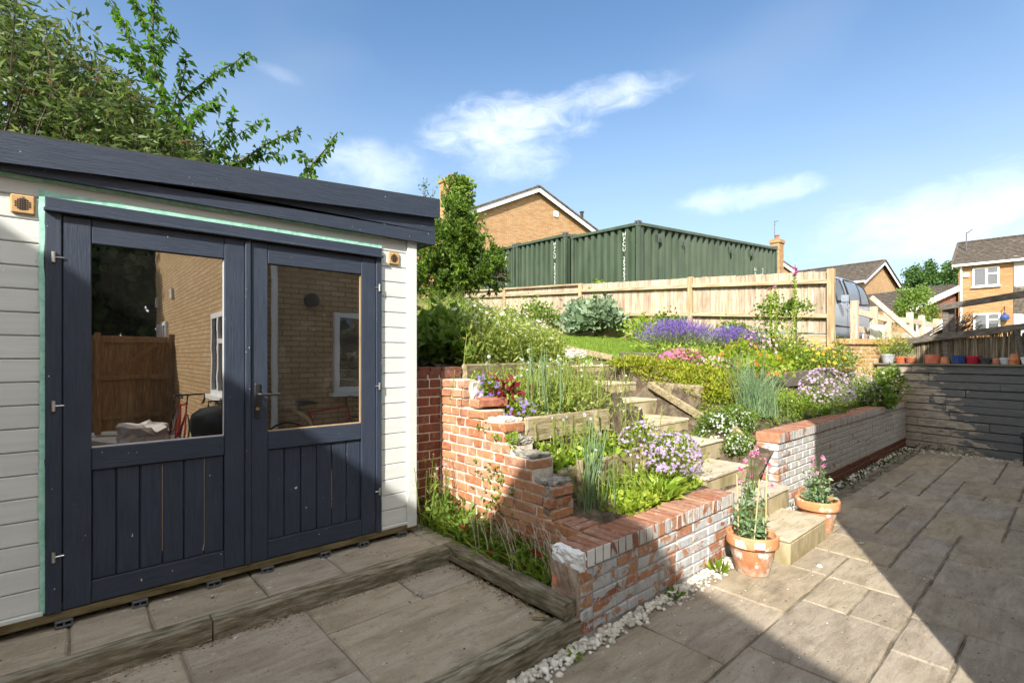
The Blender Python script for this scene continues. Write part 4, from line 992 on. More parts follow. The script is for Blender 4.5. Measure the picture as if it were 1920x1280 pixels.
# ------------------------------------------------------------------ shipping containers
DL = FW * math.cos(R(53)) + RT * math.sin(R(53)); DS = FW * math.cos(R(37)) - RT * math.sin(R(37))
DL3, DS3, UP = np.array([*DL, 0]), np.array([*DS, 0]), np.array([0, 0, 1.])
def container(C0, Ls, Ws, label, text_long=False):
    C0 = np.array(C0); t = thing('shipping_container', label, 'container', C0 - [0, 0, 2.55], group='green containers behind the fence')
    Q = lambda u, v, h: C0 + DL3 * (u + 0) + DS3 * v + UP * (h + .041 * u + .044 * v)
    def corr(o, ax, n_, Lx, out):
        """trapezoid sheet from o along ax, ridges towards out"""
        dp = .085; m = MB(); per = (Lx - .26) / n_; x = .13; pts = [(x, 0)]
        for i in range(n_):
            a = .13 + i * per
            pts += [(a + per * .34, 0), (a + per * .44, -dp), (a + per * .80, -dp), (a + per * .90, 0)]
        pts.append((Lx - .13, 0)); V = []
        for s, d_ in pts:
            for hh in (-2.45, -.10): V.append(o(s, hh) + out * (d_ - .02))
        return m.add(V, [[2 * i, 2 * i + 2, 2 * i + 3, 2 * i + 1] for i in range(len(pts) - 1)])
    corr(lambda s, h_: Q(0, s, h_), DS3, 9, Ws, -DL3).build('end_panel', M['container'], t)
    corr(lambda s, h_: Q(s, 0, h_), DL3, 24, Ls, -DS3).build('side_panel', M['container'], t)
    m = MB()
    for u, v in ((0, 0), (Ls, 0), (0, Ws), (Ls, Ws)):
        a, b = .09, .09
        uu = u + (a if u == 0 else -a); vv = v + (b if v == 0 else -b)
        p = MB(); c4 = [(u, v), (uu, v), (uu, vv), (u, vv)]
        p.add([Q(x, y, -2.5) for x, y in c4] + [Q(x, y, -.1) for x, y in c4], [(0, 1, 2, 3), (4, 5, 6, 7), (0, 1, 5, 4), (1, 2, 6, 5), (2, 3, 7, 6), (3, 0, 4, 7)])
        p.build('corner_post', M['container'], t)
        e = .012; c4 = [(u - e if u == 0 else u + e, v - e if v == 0 else v + e), (uu + (.03 if u == 0 else -.03), v - e if v == 0 else v + e), (uu + (.03 if u == 0 else -.03), vv + (.03 if v == 0 else -.03)), (u - e if u == 0 else u + e, vv + (.03 if v == 0 else -.03))]
        p = MB().add([Q(x, y, -.10) for x, y in c4] + [Q(x, y, .035) for x, y in c4], [(0, 1, 2, 3), (4, 5, 6, 7), (0, 1, 5, 4), (1, 2, 6, 5), (2, 3, 7, 6), (3, 0, 4, 7)])
        cst = p.build('corner_casting', M['casting'], t)
        if u == 0:
            for (pa, ax_) in ((Q(-e - .004, v + (.05 if v == 0 else -.05), -.03), DS3), (Q(.05, v - e - .004, -.03), DL3)):
                MB().add([pa - ax_ * .022 - UP * .03, pa + ax_ * .022 - UP * .03, pa + ax_ * .022 + UP * .03, pa - ax_ * .022 + UP * .03], [(0, 1, 2, 3)]).build('casting_hole', M['black_plastic'], cst)
    for a, b in (((.1, 0), (Ls - .1, 0)), ((0, .1), (0, Ws - .1)), ((Ls, .1), (Ls, Ws - .1)), ((.1, Ws), (Ls - .1, Ws))):
        for hh in (-.06, -2.46): MB().beam(Q(*a, hh), Q(*b, hh), .06, .08, .004).build('top_rail' if hh > -1 else 'bottom_rail', M['container'], t)
    MB().add([Q(.05, .05, -.03), Q(Ls - .05, .05, -.03), Q(Ls - .05, Ws - .05, -.03), Q(.05, Ws - .05, -.03)], [(0, 1, 2, 3)]).build('roof', M['container'], t)
    MB().add([Q(.05, .05, -2.48), Q(Ls - .05, .05, -2.48), Q(Ls - .05, Ws - .05, -2.48), Q(.05, Ws - .05, -2.48), Q(.05, Ws - .02, -.05), Q(Ls - .05, Ws - .02, -.05), Q(Ls - .02, .05, -.05), Q(Ls - .02, Ws - .05, -.05), Q(Ls - .02, .05, -2.48), Q(Ls - .02, Ws - .05, -2.48)],
             [(0, 1, 2, 3), (3, 2, 5, 4), (8, 9, 7, 6)]).build('back_panel', M['container'], t)
    def text(body, p, x, zz, s_):
        cu = bpy.data.curves.new('lettering', 'FONT'); cu.body = '\n'.join(body); cu.size = s_; cu.align_x = 'CENTER'; cu.space_line = .82; cu.offset = .001; cu.materials.append(M['stencil_white'])
        o = bpy.data.objects.new('lettering', cu); y = np.cross(zz, x)
        o.matrix_basis = Matrix(((x[0], y[0], zz[0], p[0]), (x[1], y[1], zz[1], p[1]), (x[2], y[2], zz[2], p[2]), (0, 0, 0, 1)))
        link(o, t); bpy.context.view_layer.update()
        me = bpy.data.meshes.new_from_object(o.evaluated_get(bpy.context.evaluated_depsgraph_get())); mw = o.matrix_basis.copy()
        bpy.data.objects.remove(o); o = bpy.data.objects.new('lettering', me); o.matrix_basis = mw; link(o, t)
    text('HPCU 254536', Q(0, .46, -.32) - DL3 * .016, -DS3, -DL3, .16)
    if text_long:
        for u, bd in ((Ls - 1.55, 'HPCU254'), (Ls - 1.05, '22G1')): text(bd, Q(u, 0, -.95) - DS3 * .016, DL3, -DS3, .2)
        for u in (.85, 1.9, 4.4, 5.7):
            MB().beam(Q(u, -.036, -.24), Q(u, -.036, -.46), .14, .012, .003, up=tuple(DS3)).build('vent_cover', M['casting'], t)
            MB().beam(Q(u, -.046, -.36), Q(u, -.046, -.43), .05, .012, .003, up=tuple(DS3)).build('vent_slot', M['black_plastic'], t)
    return t
c1_ = pix(1197, 415, 13.0)
container(c1_, 7.5, 2.5, 'nearest green shipping container, its corner post facing the garden', True)
container(pix(1060, 437, 15.15), 6.0, 2.45, 'middle green container between the nearest one and the ivy')
container(pix(964, 459, 17.3), 6.0, 2.45, 'farthest green container, mostly hidden by the ivy-clad tree')

# ------------------------------------------------------------------ houses
def wallmat(nm, tang, cols=((.33, .19, .085), (.43, .275, .14), (.27, .135, .055))): return farbrick(nm, cols, tang)
def tiled_slope(m, e0, e1, r0, r1, n_):
    """roof slope as courses of tiles, each lapping the next (eave e0-e1 up to ridge r0-r1)"""
    e0, e1, r0, r1 = [np.array(q, float) for q in (e0, e1, r0, r1)]
    nrm = np.cross(e1 - e0, r0 - e0); nrm /= np.linalg.norm(nrm)
    if nrm[2] < 0: nrm = -nrm
    for i in range(n_):
        a, b = i / n_, (i + 1) / n_; l = .035
        A, B = e0 + (r0 - e0) * a + nrm * l, e1 + (r1 - e1) * a + nrm * l; C_, D_ = e1 + (r1 - e1) * b, e0 + (r0 - e0) * b
        A2, B2 = A - nrm * (l + .005), B - nrm * (l + .005)
        m.add([A, B, C_, D_, A2, B2], [(0, 1, 2, 3), (4, 5, 1, 0)])
    return m
def house(name, label, A, B, rd, Ld, ze, zr, zg, cols=None, ov=.25, tiles=14, key=''):
    """gable wall A-B (ground points), ridge running Ld metres in direction rd"""
    A = np.array(A[:2], float); B = np.array(B[:2], float); rd = unit(np.array(rd, float)); u = unit(B - A); mid = (A + B) / 2
    t = thing(name, label, 'house', (*mid, zg)); P3 = lambda p, z: np.array([p[0], p[1], z])
    kw = {} if cols is None else {'cols': cols}
    mg = wallmat('brick_' + key + '_gable', u, **kw); ms = wallmat('brick_' + key + '_side', rd, **kw)
    for off, nm in ((0, 'gable_wall'), (Ld, 'back_wall')):
        o = rd * off
        MB().add([P3(A + o, zg - 2), P3(B + o, zg - 2), P3(B + o, ze), P3(mid + o, zr), P3(A + o, ze)], [(0, 1, 2, 3, 4)]).build(nm, mg, t)
    for q in (A, B):
        MB().add([P3(q, zg - 2), P3(q + rd * Ld, zg - 2), P3(q + rd * Ld, ze), P3(q, ze)], [(0, 1, 2, 3)]).build('side_wall', ms, t)
    m = MB(); s0, s1 = -rd * ov, rd * (Ld + ov); sl = (zr - ze) / np.linalg.norm(mid - A); oe = .3
    for q, sg in ((A, -1), (B, 1)):
        e = q + u * sg * oe; z = ze - sl * oe + .06
        tiled_slope(m, P3(e + s0, z), P3(e + s1, z), P3(mid + s0, zr + .06), P3(mid + s1, zr + .06), tiles)
    m.build('roof', M['roof_tile'], t)
    MB().beam(P3(mid + s0, zr + .09), P3(mid + s1, zr + .09), .2, .09, .02).build('ridge_tiles', M['roof_tile'], t)
    for q, sg in ((A, -1), (B, 1)):
        e = q + u * sg * oe
        for s_ in (-rd * (ov - .02), rd * (Ld + ov - .02)):
            MB().beam(P3(e + s_, ze - sl * oe - .09), P3(mid + s_, zr - .09), .03, .22, .003).build('bargeboard', M['white_upvc'], t)
        for s_ in (s0, s1): MB().beam(P3(e + s_, ze - sl * oe + .08), P3(mid + s_, zr + .08), .12, .09, .01).build('verge', M['roof_tile'], t)
        MB().beam(P3(e + s0, ze - sl * oe - .02), P3(e + s1, ze - sl * oe - .02), .10, .12, .01).build('gutter', M['white_upvc'], t)
    return t, u, rd
def window(t, c, u, n_, w_, h_, net=True, split=True):
    """white casement: c centre on wall face, u along wall, n_ outward"""
    c = np.array(c, float); u = np.array([*u, 0.]); n_ = np.array([*n_, 0.]); f = MB()
    bx = lambda a0, a1, b0, b1, d0, d1: f.add([c + u * a + UP * b + n_ * d for d in (d0, d1) for a, b in ((a0, b0), (a1, b0), (a1, b1), (a0, b1))], [(0, 3, 2, 1), (4, 5, 6, 7), (0, 1, 5, 4), (1, 2, 6, 5), (2, 3, 7, 6), (3, 0, 4, 7)])
    e = .075
    bx(-w_ / 2, w_ / 2, h_ / 2 - e, h_ / 2, 0, .06); bx(-w_ / 2, w_ / 2, -h_ / 2, -h_ / 2 + e, 0, .06)
    bx(-w_ / 2, -w_ / 2 + e, -h_ / 2 + e, h_ / 2 - e, 0, .058); bx(w_ / 2 - e, w_ / 2, -h_ / 2 + e, h_ / 2 - e, 0, .058)
    if split: bx(-.02, .075, -h_ / 2 + e, h_ / 2 - e, 0, .057); bx(.075, w_ / 2 - e, h_ * .12, h_ * .12 + .07, 0, .056)
    fo = f.build('window', M['white_upvc'], t)
    s = MB(); s.add([c + u * a + UP * b + n_ * d for d in (0, .13) for a, b in ((-w_ / 2 - .06, -h_ / 2 - .06), (w_ / 2 + .06, -h_ / 2 - .06), (w_ / 2 + .06, -h_ / 2 - .003), (-w_ / 2 - .06, -h_ / 2 - .003))], [(0, 3, 2, 1), (4, 5, 6, 7), (0, 1, 5, 4), (1, 2, 6, 5), (2, 3, 7, 6), (3, 0, 4, 7)])
    s.build('sill', M['white_upvc'], fo)
    q = lambda d, z=0: [c + u * a + UP * b + n_ * d for a, b in ((-w_ / 2 + .03, -h_ / 2 + .03), (w_ / 2 - .03, -h_ / 2 + .03), (w_ / 2 - .03, h_ / 2 - .03), (-w_ / 2 + .03, h_ / 2 - .03))]
    if net:
        cu = MB(); nn = 26; w2 = w_ - .1
        V = []
        for i in range(nn + 1):
            a = -w2 / 2 + w2 * i / nn; d_ = .012 + .008 * math.sin(i * 1.9)
            V += [c + u * a + UP * (-h_ / 2 + .05) + n_ * d_, c + u * a + UP * (h_ / 2 - .05) + n_ * d_]
        cu.add(V, [[2 * i, 2 * i + 2, 2 * i + 3, 2 * i + 1] for i in range(nn)]).build('net_curtain', M['lace'], fo)
    else: MB().add(q(.004), [(0, 1, 2, 3)]).build('dark_room', M['black_plastic'], fo)
    MB().add(q(.034), [(0, 1, 2, 3)]).build('pane', M['window_pane'], fo)
    return fo
# gable house over the containers
A, B = pix(888, 0, 24.2), pix(1108, 0, 28.0); rd_ = np.array([-(B - A)[1], (B - A)[0]])
h1, u1, r1_ = house('brick_house', 'yellow brick house gable rising behind the green containers', A, B, rd_, 10, 8.62, 10.28, 3.0, key='a')
p = A[:2] + u1 * 4.9; MB().beam((*(p - r1_ * .03), 9.0), (*(p - r1_ * .03), 9.3), .28, .05, .01, up=(*r1_, 0)).build('wall_vent', M['lace'], h1)
p = B[:2] - u1 * .75; MB().add([(*(p + u1 * a - r1_ * d), z) for d in (0, .05) for a, z in ((-.7, 7.95), (.6, 7.95), (.6, 8.15), (-.7, 8.15))], [(0, 3, 2, 1), (4, 5, 6, 7), (0, 1, 5, 4), (1, 2, 6, 5), (2, 3, 7, 6), (3, 0, 4, 7)]).build('window_head', M['white_upvc'], h1)
cp = A[:2] - u1 * .95 + r1_ * .4
ch = MB().cbox(cp[0] - .5, cp[0] + .5, cp[1] - .35, cp[1] + .35, 2.5, 9.95, .03).build('chimney', wallmat('brick_chim', u1), h1)
MB().cbox(cp[0] - .56, cp[0] + .56, cp[1] - .41, cp[1] + .41, 9.80, 9.97, .02).build('chimney_band', wallmat('brick_chim2', u1), ch)
MB().lathe([(.14, 0), (.16, .02), (.13, .05), (.13, .22), (.2, .24), (.2, .27), (.02, .30)], 14, (cp[0], cp[1], 9.97)).build('chimney_pot', M['hung_tile'], ch)
q = pix(1091, 404, 27.6); MB().lathe([(.09, -.2), (.09, .15), (.13, .16), (.13, .2), (.02, .22)], 10, tuple(q)).build('vent_pipe', M['black_plastic'], h1)
# house with the chimney beyond the fence
A, B = pix(1372, 0, 37), pix(1524, 0, 36); rd_ = np.array([-(B - A)[1], (B - A)[0]])
h2, u2, r2_ = house('brick_house', 'distant brick house showing its chimney and roof edge past the container end', A, B, rd_, 9, 6.7, 8.9, 2.2, key='b')
cp = pix(1457, 0, 35.6)
ch = MB().cbox(cp[0] - .42, cp[0] + .42, cp[1] - .3, cp[1] + .3, 2, 9.85, .03).build('chimney', wallmat('brick_chim3', u2), h2)
MB().cbox(cp[0] - .49, cp[0] + .49, cp[1] - .37, cp[1] + .37, 9.55, 9.80, .02).build('chimney_band', wallmat('brick_chim4', u2), ch)
MB().lathe([(.13, 0), (.12, .25), (.17, .27), (.17, .3)], 12, (cp[0], cp[1], 9.85)).build('chimney_pot', M['pot_brown'], ch)
MB().tube([(cp[0] - .45, cp[1], 9.6), (cp[0] - .45, cp[1], 11.1)], .02, 6).tube([(cp[0] - .45, cp[1], 11.0), (cp[0] - .1, cp[1] - .1, 11.15)], .025, 6).tube([(cp[0] - .5, cp[1], 10.8), (cp[0] - .25, cp[1], 10.9)], .02, 6).build('aerial', M['grey_plastic'], h2)
# house behind the van
A, B = pix(1617, 0, 33), pix(1683, 0, 36.9); rd_ = np.array([-(B - A)[1], (B - A)[0]])
h3, u3, r3_ = house('brick_house', 'brick house gable with brown tiled roof rising behind the van', A, B, rd_, 11, 6.62, 8.15, 1.7, key='c', cols=((.42, .26, .12), (.52, .35, .19), (.36, .21, .1)))
q = pix(1611, 505, 36); MB().tube([(q[0], q[1], 6.9), (q[0], q[1], 8.1)], .13, 8).build('flue', M['white_upvc'], h3)
# low roof beyond, half hidden by the bush
A, B = pix(1776, 0, 50), pix(1748, 0, 42); rd_ = pix(1660, 0, 44)[:2] - pix(1748, 0, 42)[:2]
house('bungalow', 'low brown roof half hidden behind the bright bush', A, B, rd_, 7, 5.6, 7.4, 1.7, key='d')
# neighbour's house on the far side
F0 = pix(1797, 0, 27.8)[:2]; fb = unit(F0); fb = np.array([fb[0] * math.cos(R(4)) + fb[1] * math.sin(R(4)), fb[1] * math.cos(R(4)) - fb[0] * math.sin(R(4))]); fu = np.array([fb[1], -fb[0]])
h4, u4, r4_ = house('brick_house', 'orange brick house with white net-curtained windows at the picture edge', F0 + fb * 7, F0, fu, 9, 6.72, 8.35, 1.7, key='e', cols=((.36, .19, .08), (.44, .26, .12), (.31, .13, .05)), tiles=16)
nf = -fb
for px, py, wv, hv in ((1848.5, 519, 1.06, 1.02), (1850, 605, 1.06, 1.02)):
    k_ = ray(px); tt = np.linalg.solve(np.array([k_, -fu]).T, F0); pp = k_ * tt[0]
    z = H - (py - 667.3) / F * tt[0]
    window(h4, (*(pp + nf * .003), z), fu, nf, wv, hv)
def on4(px, py):
    k_ = ray(px); tt = np.linalg.solve(np.array([k_, -fu]).T, F0); pp = k_ * tt[0] + nf * .05; return np.array([*pp, H - (py - 667.3) / F * tt[0]])
a, b = on4(1802, 500), on4(1803, 640); MB().tube([a, (a[0], a[1], b[2])], .055, 8).build('downpipe', M['white_upvc'], h4)
a = on4(1812, 516); MB().beam(a - UP * .11, a + UP * .11, .26, .10, .03, up=(*nf, 0)).build('alarm_box', M['cream' if 'cream' in M else 'white_upvc'], h4)
a = on4(1913, 0)
MB().add([on4(1901, 480), on4(1990, 478), on4(1990, 560), on4(1901, 537)], [(0, 1, 2, 3)]).build('render_panel', M['render_grey'], h4)
MB().add([on4(1901, 538), on4(1990, 534), on4(1990, 600), on4(1901, 587)], [(0, 1, 2, 3)]).build('tile_panel', M['roof_tile'], h4)
MB().add([on4(1901, 588), on4(1990, 590), on4(1990, 640), on4(1901, 640)], [(0, 1, 2, 3)]).build('white_panel', M['white_upvc'], h4)
a = on4(1884, 594); MB().lathe([(.02, .42), (.06, .40), (.05, .34), (.15, .28), (.2, .15), (.15, .02), (.02, 0)], 12, (a[0] + nf[0] * .2, a[1] + nf[1] * .2, a[2] - .2)).build('hanging_planter', M['pot_blue'], h4)
MB().tube([on4(1884, 575), on4(1884, 575) + np.array([*nf, 0]) * .25, on4(1884, 584) + np.array([*nf, 0]) * .25], .02, 6).build('bracket', M['black_plastic'], h4)
MB().tube([pix(1812, 470, 29), pix(1812, 436, 29)], .03, 6).tube([pix(1812, 438, 29), pix(1823, 430, 29)], .03, 6).build('aerial', M['grey_plastic'], h4)
# low tile-hung outbuilding beside it
g0, g1 = pix(1702, 0, 27.2), pix(1800, 0, 28.2)
gt = thing('garage', 'low garage with red-brown hung tiles and a white sloping edge', 'garage', (*((g0 + g1) / 2)[:2], 1.7))
zl, zr_ = H + 88 / F * 27.2, H + 131 / F * 28.2
gu = unit((g1 - g0)[:2]); gn = np.array([gu[1], -gu[0]])
tm = MB(); rows_ = 16; L_ = np.linalg.norm((g1 - g0)[:2]); zw = H + 70 / F * 27.6
for r_ in range(rows_):
    za = zw + r_ * .11
    s0 = max(0, (za - zl) / (zr_ - zl) * L_); s0 = min(s0, L_)
    n_ = int((L_ - s0) / .17)
    for i in range(n_):
        s = s0 + i * .17 + (.085 if r_ % 2 else 0); p0 = g0[:2] + gu * s
        o1, o2 = gn * .035, gn * .012
        tm.add([(*(p0 + o1), za), (*(p0 + gu * .16 + o1), za), (*(p0 + gu * .16 + o2), za + .115), (*(p0 + o2), za + .115), (*p0, za), (*(p0 + gu * .16), za)], [(0, 1, 2, 3), (4, 5, 1, 0)])
to = tm.build('hung_tiles', M['hung_tile'], gt, kind='stuff')
MB().add([(*g0[:2], 1.0), (*g1[:2], 1.0), (*g1[:2], zr_), (*g0[:2], zl)], [(0, 1, 2, 3)]).build('wall', M['hung_tile'], gt)
MB().add([(*(g0[:2] + gn * .02), 1.0), (*(g1[:2] + gn * .02), 1.0), (*(g1[:2] + gn * .02), zw), (*(g0[:2] + gn * .02), zw)], [(0, 1, 2, 3)]).build('white_wall', M['white_upvc'], gt)
MB().beam((*(g0[:2] - gu * .4 + gn * .3), zl - .17 + .0), (*(g1[:2] + gn * .3), zr_ + .02), .04, .30, .004).build('bargeboard', M['white_upvc'], gt)
rm = MB(); bk = -gn
tiled_slope(rm, (*(g0[:2] - gu * .45 + gn * .32), zl - .03), (*(g0[:2] - gu * .45 + bk * 6), zl - .03), (*(g1[:2] + gn * .32), zr_ + .18), (*(g1[:2] + bk * 6), zr_ + .18), 12); rm.build('roof', M['roof_tile'], gt)

# ------------------------------------------------------------------ van on the drive
van = thing('parked_van', 'silver-grey van parked on the drive beyond the fence', 'van', (13.9, 4.5, 1.73))
VX, VY, VZ = 11.95, 3.62, 1.73
# stations: x, sill z, belt z, roof z, half width, roof half width
ST = [(0, .35, .62, .72, .62, .50), (.12, .24, .78, .86, .74, .60), (.5, .22, .95, 1.00, .84, .70), (.95, .22, 1.04, 1.16, .88, .72), (1.35, .22, 1.08, 1.52, .895, .68), (1.75, .22, 1.10, 1.74, .90, .70), (2.3, .22, 1.12, 1.82, .90, .72),
      (3.2, .22, 1.12, 1.83, .90, .73), (3.7, .22, 1.12, 1.78, .90, .72), (3.95, .23, 1.11, 1.62, .88, .70), (4.08, .25, 1.08, 1.30, .84, .70), (4.14, .32, .95, 1.05, .78, .66)]
bm_ = MB(); K = 14
for (x, s, be, ro, hw, rw_) in ST:
    sec = [(-hw * .8, s), (-hw * .96, s + .06), (-hw, s + .2), (-hw, be - .1), (-hw * .985, be), (-(hw + rw_) / 2, (be + ro) / 2 + .03), (-rw_, ro - .07), (-rw_ * .82, ro)]
    sec = sec[:7] + [(-rw_ * .8, ro)]
    full = sec + [(-a, z) for a, z in sec[::-1]]
    for a, z in full: bm_.V.append([VX + x, VY + .9 + a, VZ + z])
K = 16
for i in range(len(ST) - 1):
    for k in range(K): bm_.F.append([i * K + k, (i + 1) * K + k, (i + 1) * K + (k + 1) % K, i * K + (k + 1) % K])
bm_.F += [list(range(K))[::-1], [(len(ST) - 1) * K + k for k in range(K)]]
vb = bm_.build('body', M['van_paint'], van, smooth=True)
def vside(x, z):
    """point just proud of the near side of the van"""
    xs_ = [q[0] for q in ST]; hw = np.interp(x, xs_, [q[4] for q in ST]); rw_ = np.interp(x, xs_, [q[5] for q in ST]); be = np.interp(x, xs_, [q[2] for q in ST]); ro = np.interp(x, xs_, [q[3] for q in ST])
    t = np.clip((z - be) / (ro - be), 0, 1); a = hw * .985 + (rw_ - hw * .985) * t if z > be else hw
    return (VX + x, VY + .9 - a - .012 - .035 * math.sin(t * math.pi), VZ + z)
def patch(poly, name, mat, off=0):
    """panel on the van's side, following its curve row by row"""
    zs = np.linspace(min(z for x, z in poly) + .001, max(z for x, z in poly) - .001, 9); V = []
    for z in zs:
        xs_ = []
        for (xa, za), (xb, zb2) in zip(poly, poly[1:] + poly[:1]):
            if (za - z) * (zb2 - z) <= 0 and za != zb2: xs_.append(xa + (xb - xa) * (z - za) / (zb2 - za))
        for t in np.linspace(0, 1, 7): V.append(vside(min(xs_) + (max(xs_) - min(xs_)) * t, z))
    o = MB().add(V, [[i * 7 + j, i * 7 + j + 1, (i + 1) * 7 + j + 1, (i + 1) * 7 + j] for i in range(8) for j in range(6)]).build(name, M[mat], van, smooth=True)
    ring = []
    for (xa, za), (xb, zb2) in zip(poly, poly[1:] + poly[:1]): ring += [np.array(vside(xa + (xb - xa) * t, za + (zb2 - za) * t)) - [0, .004, 0] for t in (0, .33, .67)]
    MB().tube(ring + ring[:1], .016, 5, False).build('seal', M['black_trim'], o); return o
patch([(1.22, 1.13), (1.80, 1.14), (1.80, 1.68), (1.66, 1.69), (1.50, 1.60), (1.34, 1.38)], 'door_window', 'van_glass')
patch([(2.08, 1.15), (3.0, 1.15), (3.0, 1.70), (2.08, 1.71)], 'side_panel', 'van_panel'); patch([(3.03, 1.15), (3.92, 1.20), (3.82, 1.46), (3.62, 1.64), (3.03, 1.70)], 'side_panel', 'van_panel')
for pl in ([(1.93, .34), (1.93, 1.13), (1.93, 1.74)],): MB().tube([vside(*q) for q in pl], .004, 5).build('door_gap', M['black_trim'], van)
MB().tube([vside(.9, .55), vside(3.9, .55)], .022, 5).build('rubbing_strip', M['black_trim'], van)
MB().tube([np.array(vside(1.78, 1.0)) - [0, .03, 0], np.array(vside(1.90, 1.0)) - [0, .03, 0]], .018, 6).build('door_handle', M['van_paint'], van)
mo = lump('mirror', VX + 1.20, VY - .14, VZ + 1.16, .12, .13, .16, 'van_paint', van, .001)
MB().tube([(VX + 1.2, VY - .06, VZ + 1.1), (VX + 1.24, VY + .04, VZ + 1.08)], .025, 6).build('mirror_arm', M['black_trim'], van)
for x in (.85, 3.4):
    wl = MB().lathe([(.05, -.09), (.26, -.09), (.315, -.06), (.32, .06), (.26, .09), (.05, .09)], 22)
    wo_ = wl.build('wheel', M['tyre'], van, rot=(R(90), 0, 0), loc=(VX + x, VY + .10, VZ + .32)); MB().lathe([(.0, .0), (.2, .01), (.21, -.02), (.0, -.02)], 18).build('rim', M['steel'], wo_, rot=(R(90), 0, 0), loc=(VX + x, VY + .005, VZ + .32))

# ------------------------------------------------------------------ timbers and low wall beside the drive
yw = thing('brick_wall', 'short yellow brick wall between the fence end and the reed screen', 'wall', (11.1, 2.5, 1.4))
ya, yb = np.array([10.40, 2.86]), np.array([11.98, 2.14]); yd = unit(yb - ya); yn = np.array([yd[1], -yd[0]]); ang = math.atan2(yd[1], yd[0]); YL = np.linalg.norm(yb - ya)
MB().beam((*(ya - yn * .06), 1.45), (*(yb - yn * .06), 1.45), .10, .74, .002).build('mortar', M['mortar'], yw)
random.seed(2)
for k in range(9):
    s = 0 if k % 2 else .11
    while s < YL - .05:
        L = min(.215, YL - s); p = ya + yd * (s + L / 2) - yn * .05; put_brick(yw, (p[0], p[1], 1.13 + k * CH), L, .1, .065, 'yellow_brick', ang); s += L + .01
s = 0
while s < YL - .06:
    p = ya + yd * (s + .0325) - yn * .06; obj('coping', brick_mesh(.0645, .21, .102, 'yellow_brick', random.randrange(5)), yw, loc=(p[0], p[1], 1.855), rot=(0, 0, ang)); s += .0745
prf = thing('post_and_rail_fence', 'open post and rail fence of new timber along the drive', 'fence', (12.5, 2.6, 1.75))
PP = [(1602, 10.3, 2.72), (1638, 10.9, 2.66), (1664, 11.4, 2.62), (1706, 12.2, 2.65), (1728, 13.2, 2.66), (1755, 14.4, 2.66)]
pts = [pix(a, 0, d) for a, d, z in PP]
for (a, d, z), p in zip(PP, pts): MB().cbox(p[0] - .065, p[0] + .065, p[1] - .065, p[1] + .065, 1.70, z, .01, .002).build('post', M['new_timber'], prf)
for i in range(5):
    for dz in (-.20, -.56):
        a, b = pts[i], pts[i + 1]; off = np.array([-.09, 0, 0])
        MB().beam((*a[:2], PP[i][2] + dz), (*b[:2], PP[i + 1][2] + dz), .04, .13, .005, jit=.002).build('rail', M['new_timber'], prf)
MB().beam(pix(1633, 557, 9.95), pix(1722, 634, 9.75), .05, .095, .006).build('prop_board', M['new_timber'], label='long pale board leaning down across the post and rail fence', cat='board')
lump('plastic_sack', *pix(1645, 0, 10.55)[:2], 2.02, .26, .2, .42, 'cloth', None, .03, label='white plastic sack at the foot of the post and rail fence', cat='sack')
p = pix(1682, 0, 13.4); MB().cbox(p[0] - .2, p[0] + .2, p[1] - .2, p[1] + .2, 1.76, 2.02, .03).cbox(p[0] - .22, p[0] + .22, p[1] - .22, p[1] + .22, 2.0, 2.06, .01).build('storage_crate', M['red_metal'], label='red crate on the drive seen through the rails', cat='crate')

# ------------------------------------------------------------------ dark plank wall, shelf, reed screen
def wx(y, off=0): return 11.1 + .2375 * (y - 2.1) + off
def onwall(px, off=0):
    k_ = ray(px); d = (11.1 + off - .2375 * 2.1) / (k_[0] - .2375 * k_[1]); return np.array([k_[0] * d, k_[1] * d]), d
pw = thing('plank_wall', 'retaining wall of black-painted planks, the paint worn off near the brick wall', 'wall', (11, 1, 0))
random.seed(31)
rowz = [0]; 
for i in range(11): rowz.append(rowz[-1] + random.choice([.12, .13, .135, .14, .125]))
sc_ = 1.43 / rowz[-1]; rowz = [z * sc_ for z in rowz]
for i in range(11):
    y = 2.46; first = True
    while y > -.45:
        L = ru(.9, 2.0) if not first else ru(.5, 1.9); ye = max(y - L, -.47); off = rng.normal(0, .009)
        MB().beam((wx(y - .003, off + .015), y - .003, (rowz[i] + rowz[i + 1]) / 2), (wx(ye + .003, off + .015), ye + .003, (rowz[i] + rowz[i + 1]) / 2 + rng.normal(0, .002)), .03, rowz[i + 1] - rowz[i] - .013, .005, jit=.002).build('plank', M['worn_plank'], pw)
        y = ye; first = False
MB().beam((wx(2.46, .045), 2.46, .70), (wx(-.47, .045), -.47, .70), .015, 1.42, .002).build('backing', M['black_plastic'], pw)
MB().beam((wx(2.62, .09), 2.62, 1.447), (wx(-.47, .09), -.47, 1.447), .26, .025, .004, jit=.001).build('shelf', M['shelf_board'], label='long narrow shelf board on top of the plank wall', cat='shelf')
SZ = 1.4605
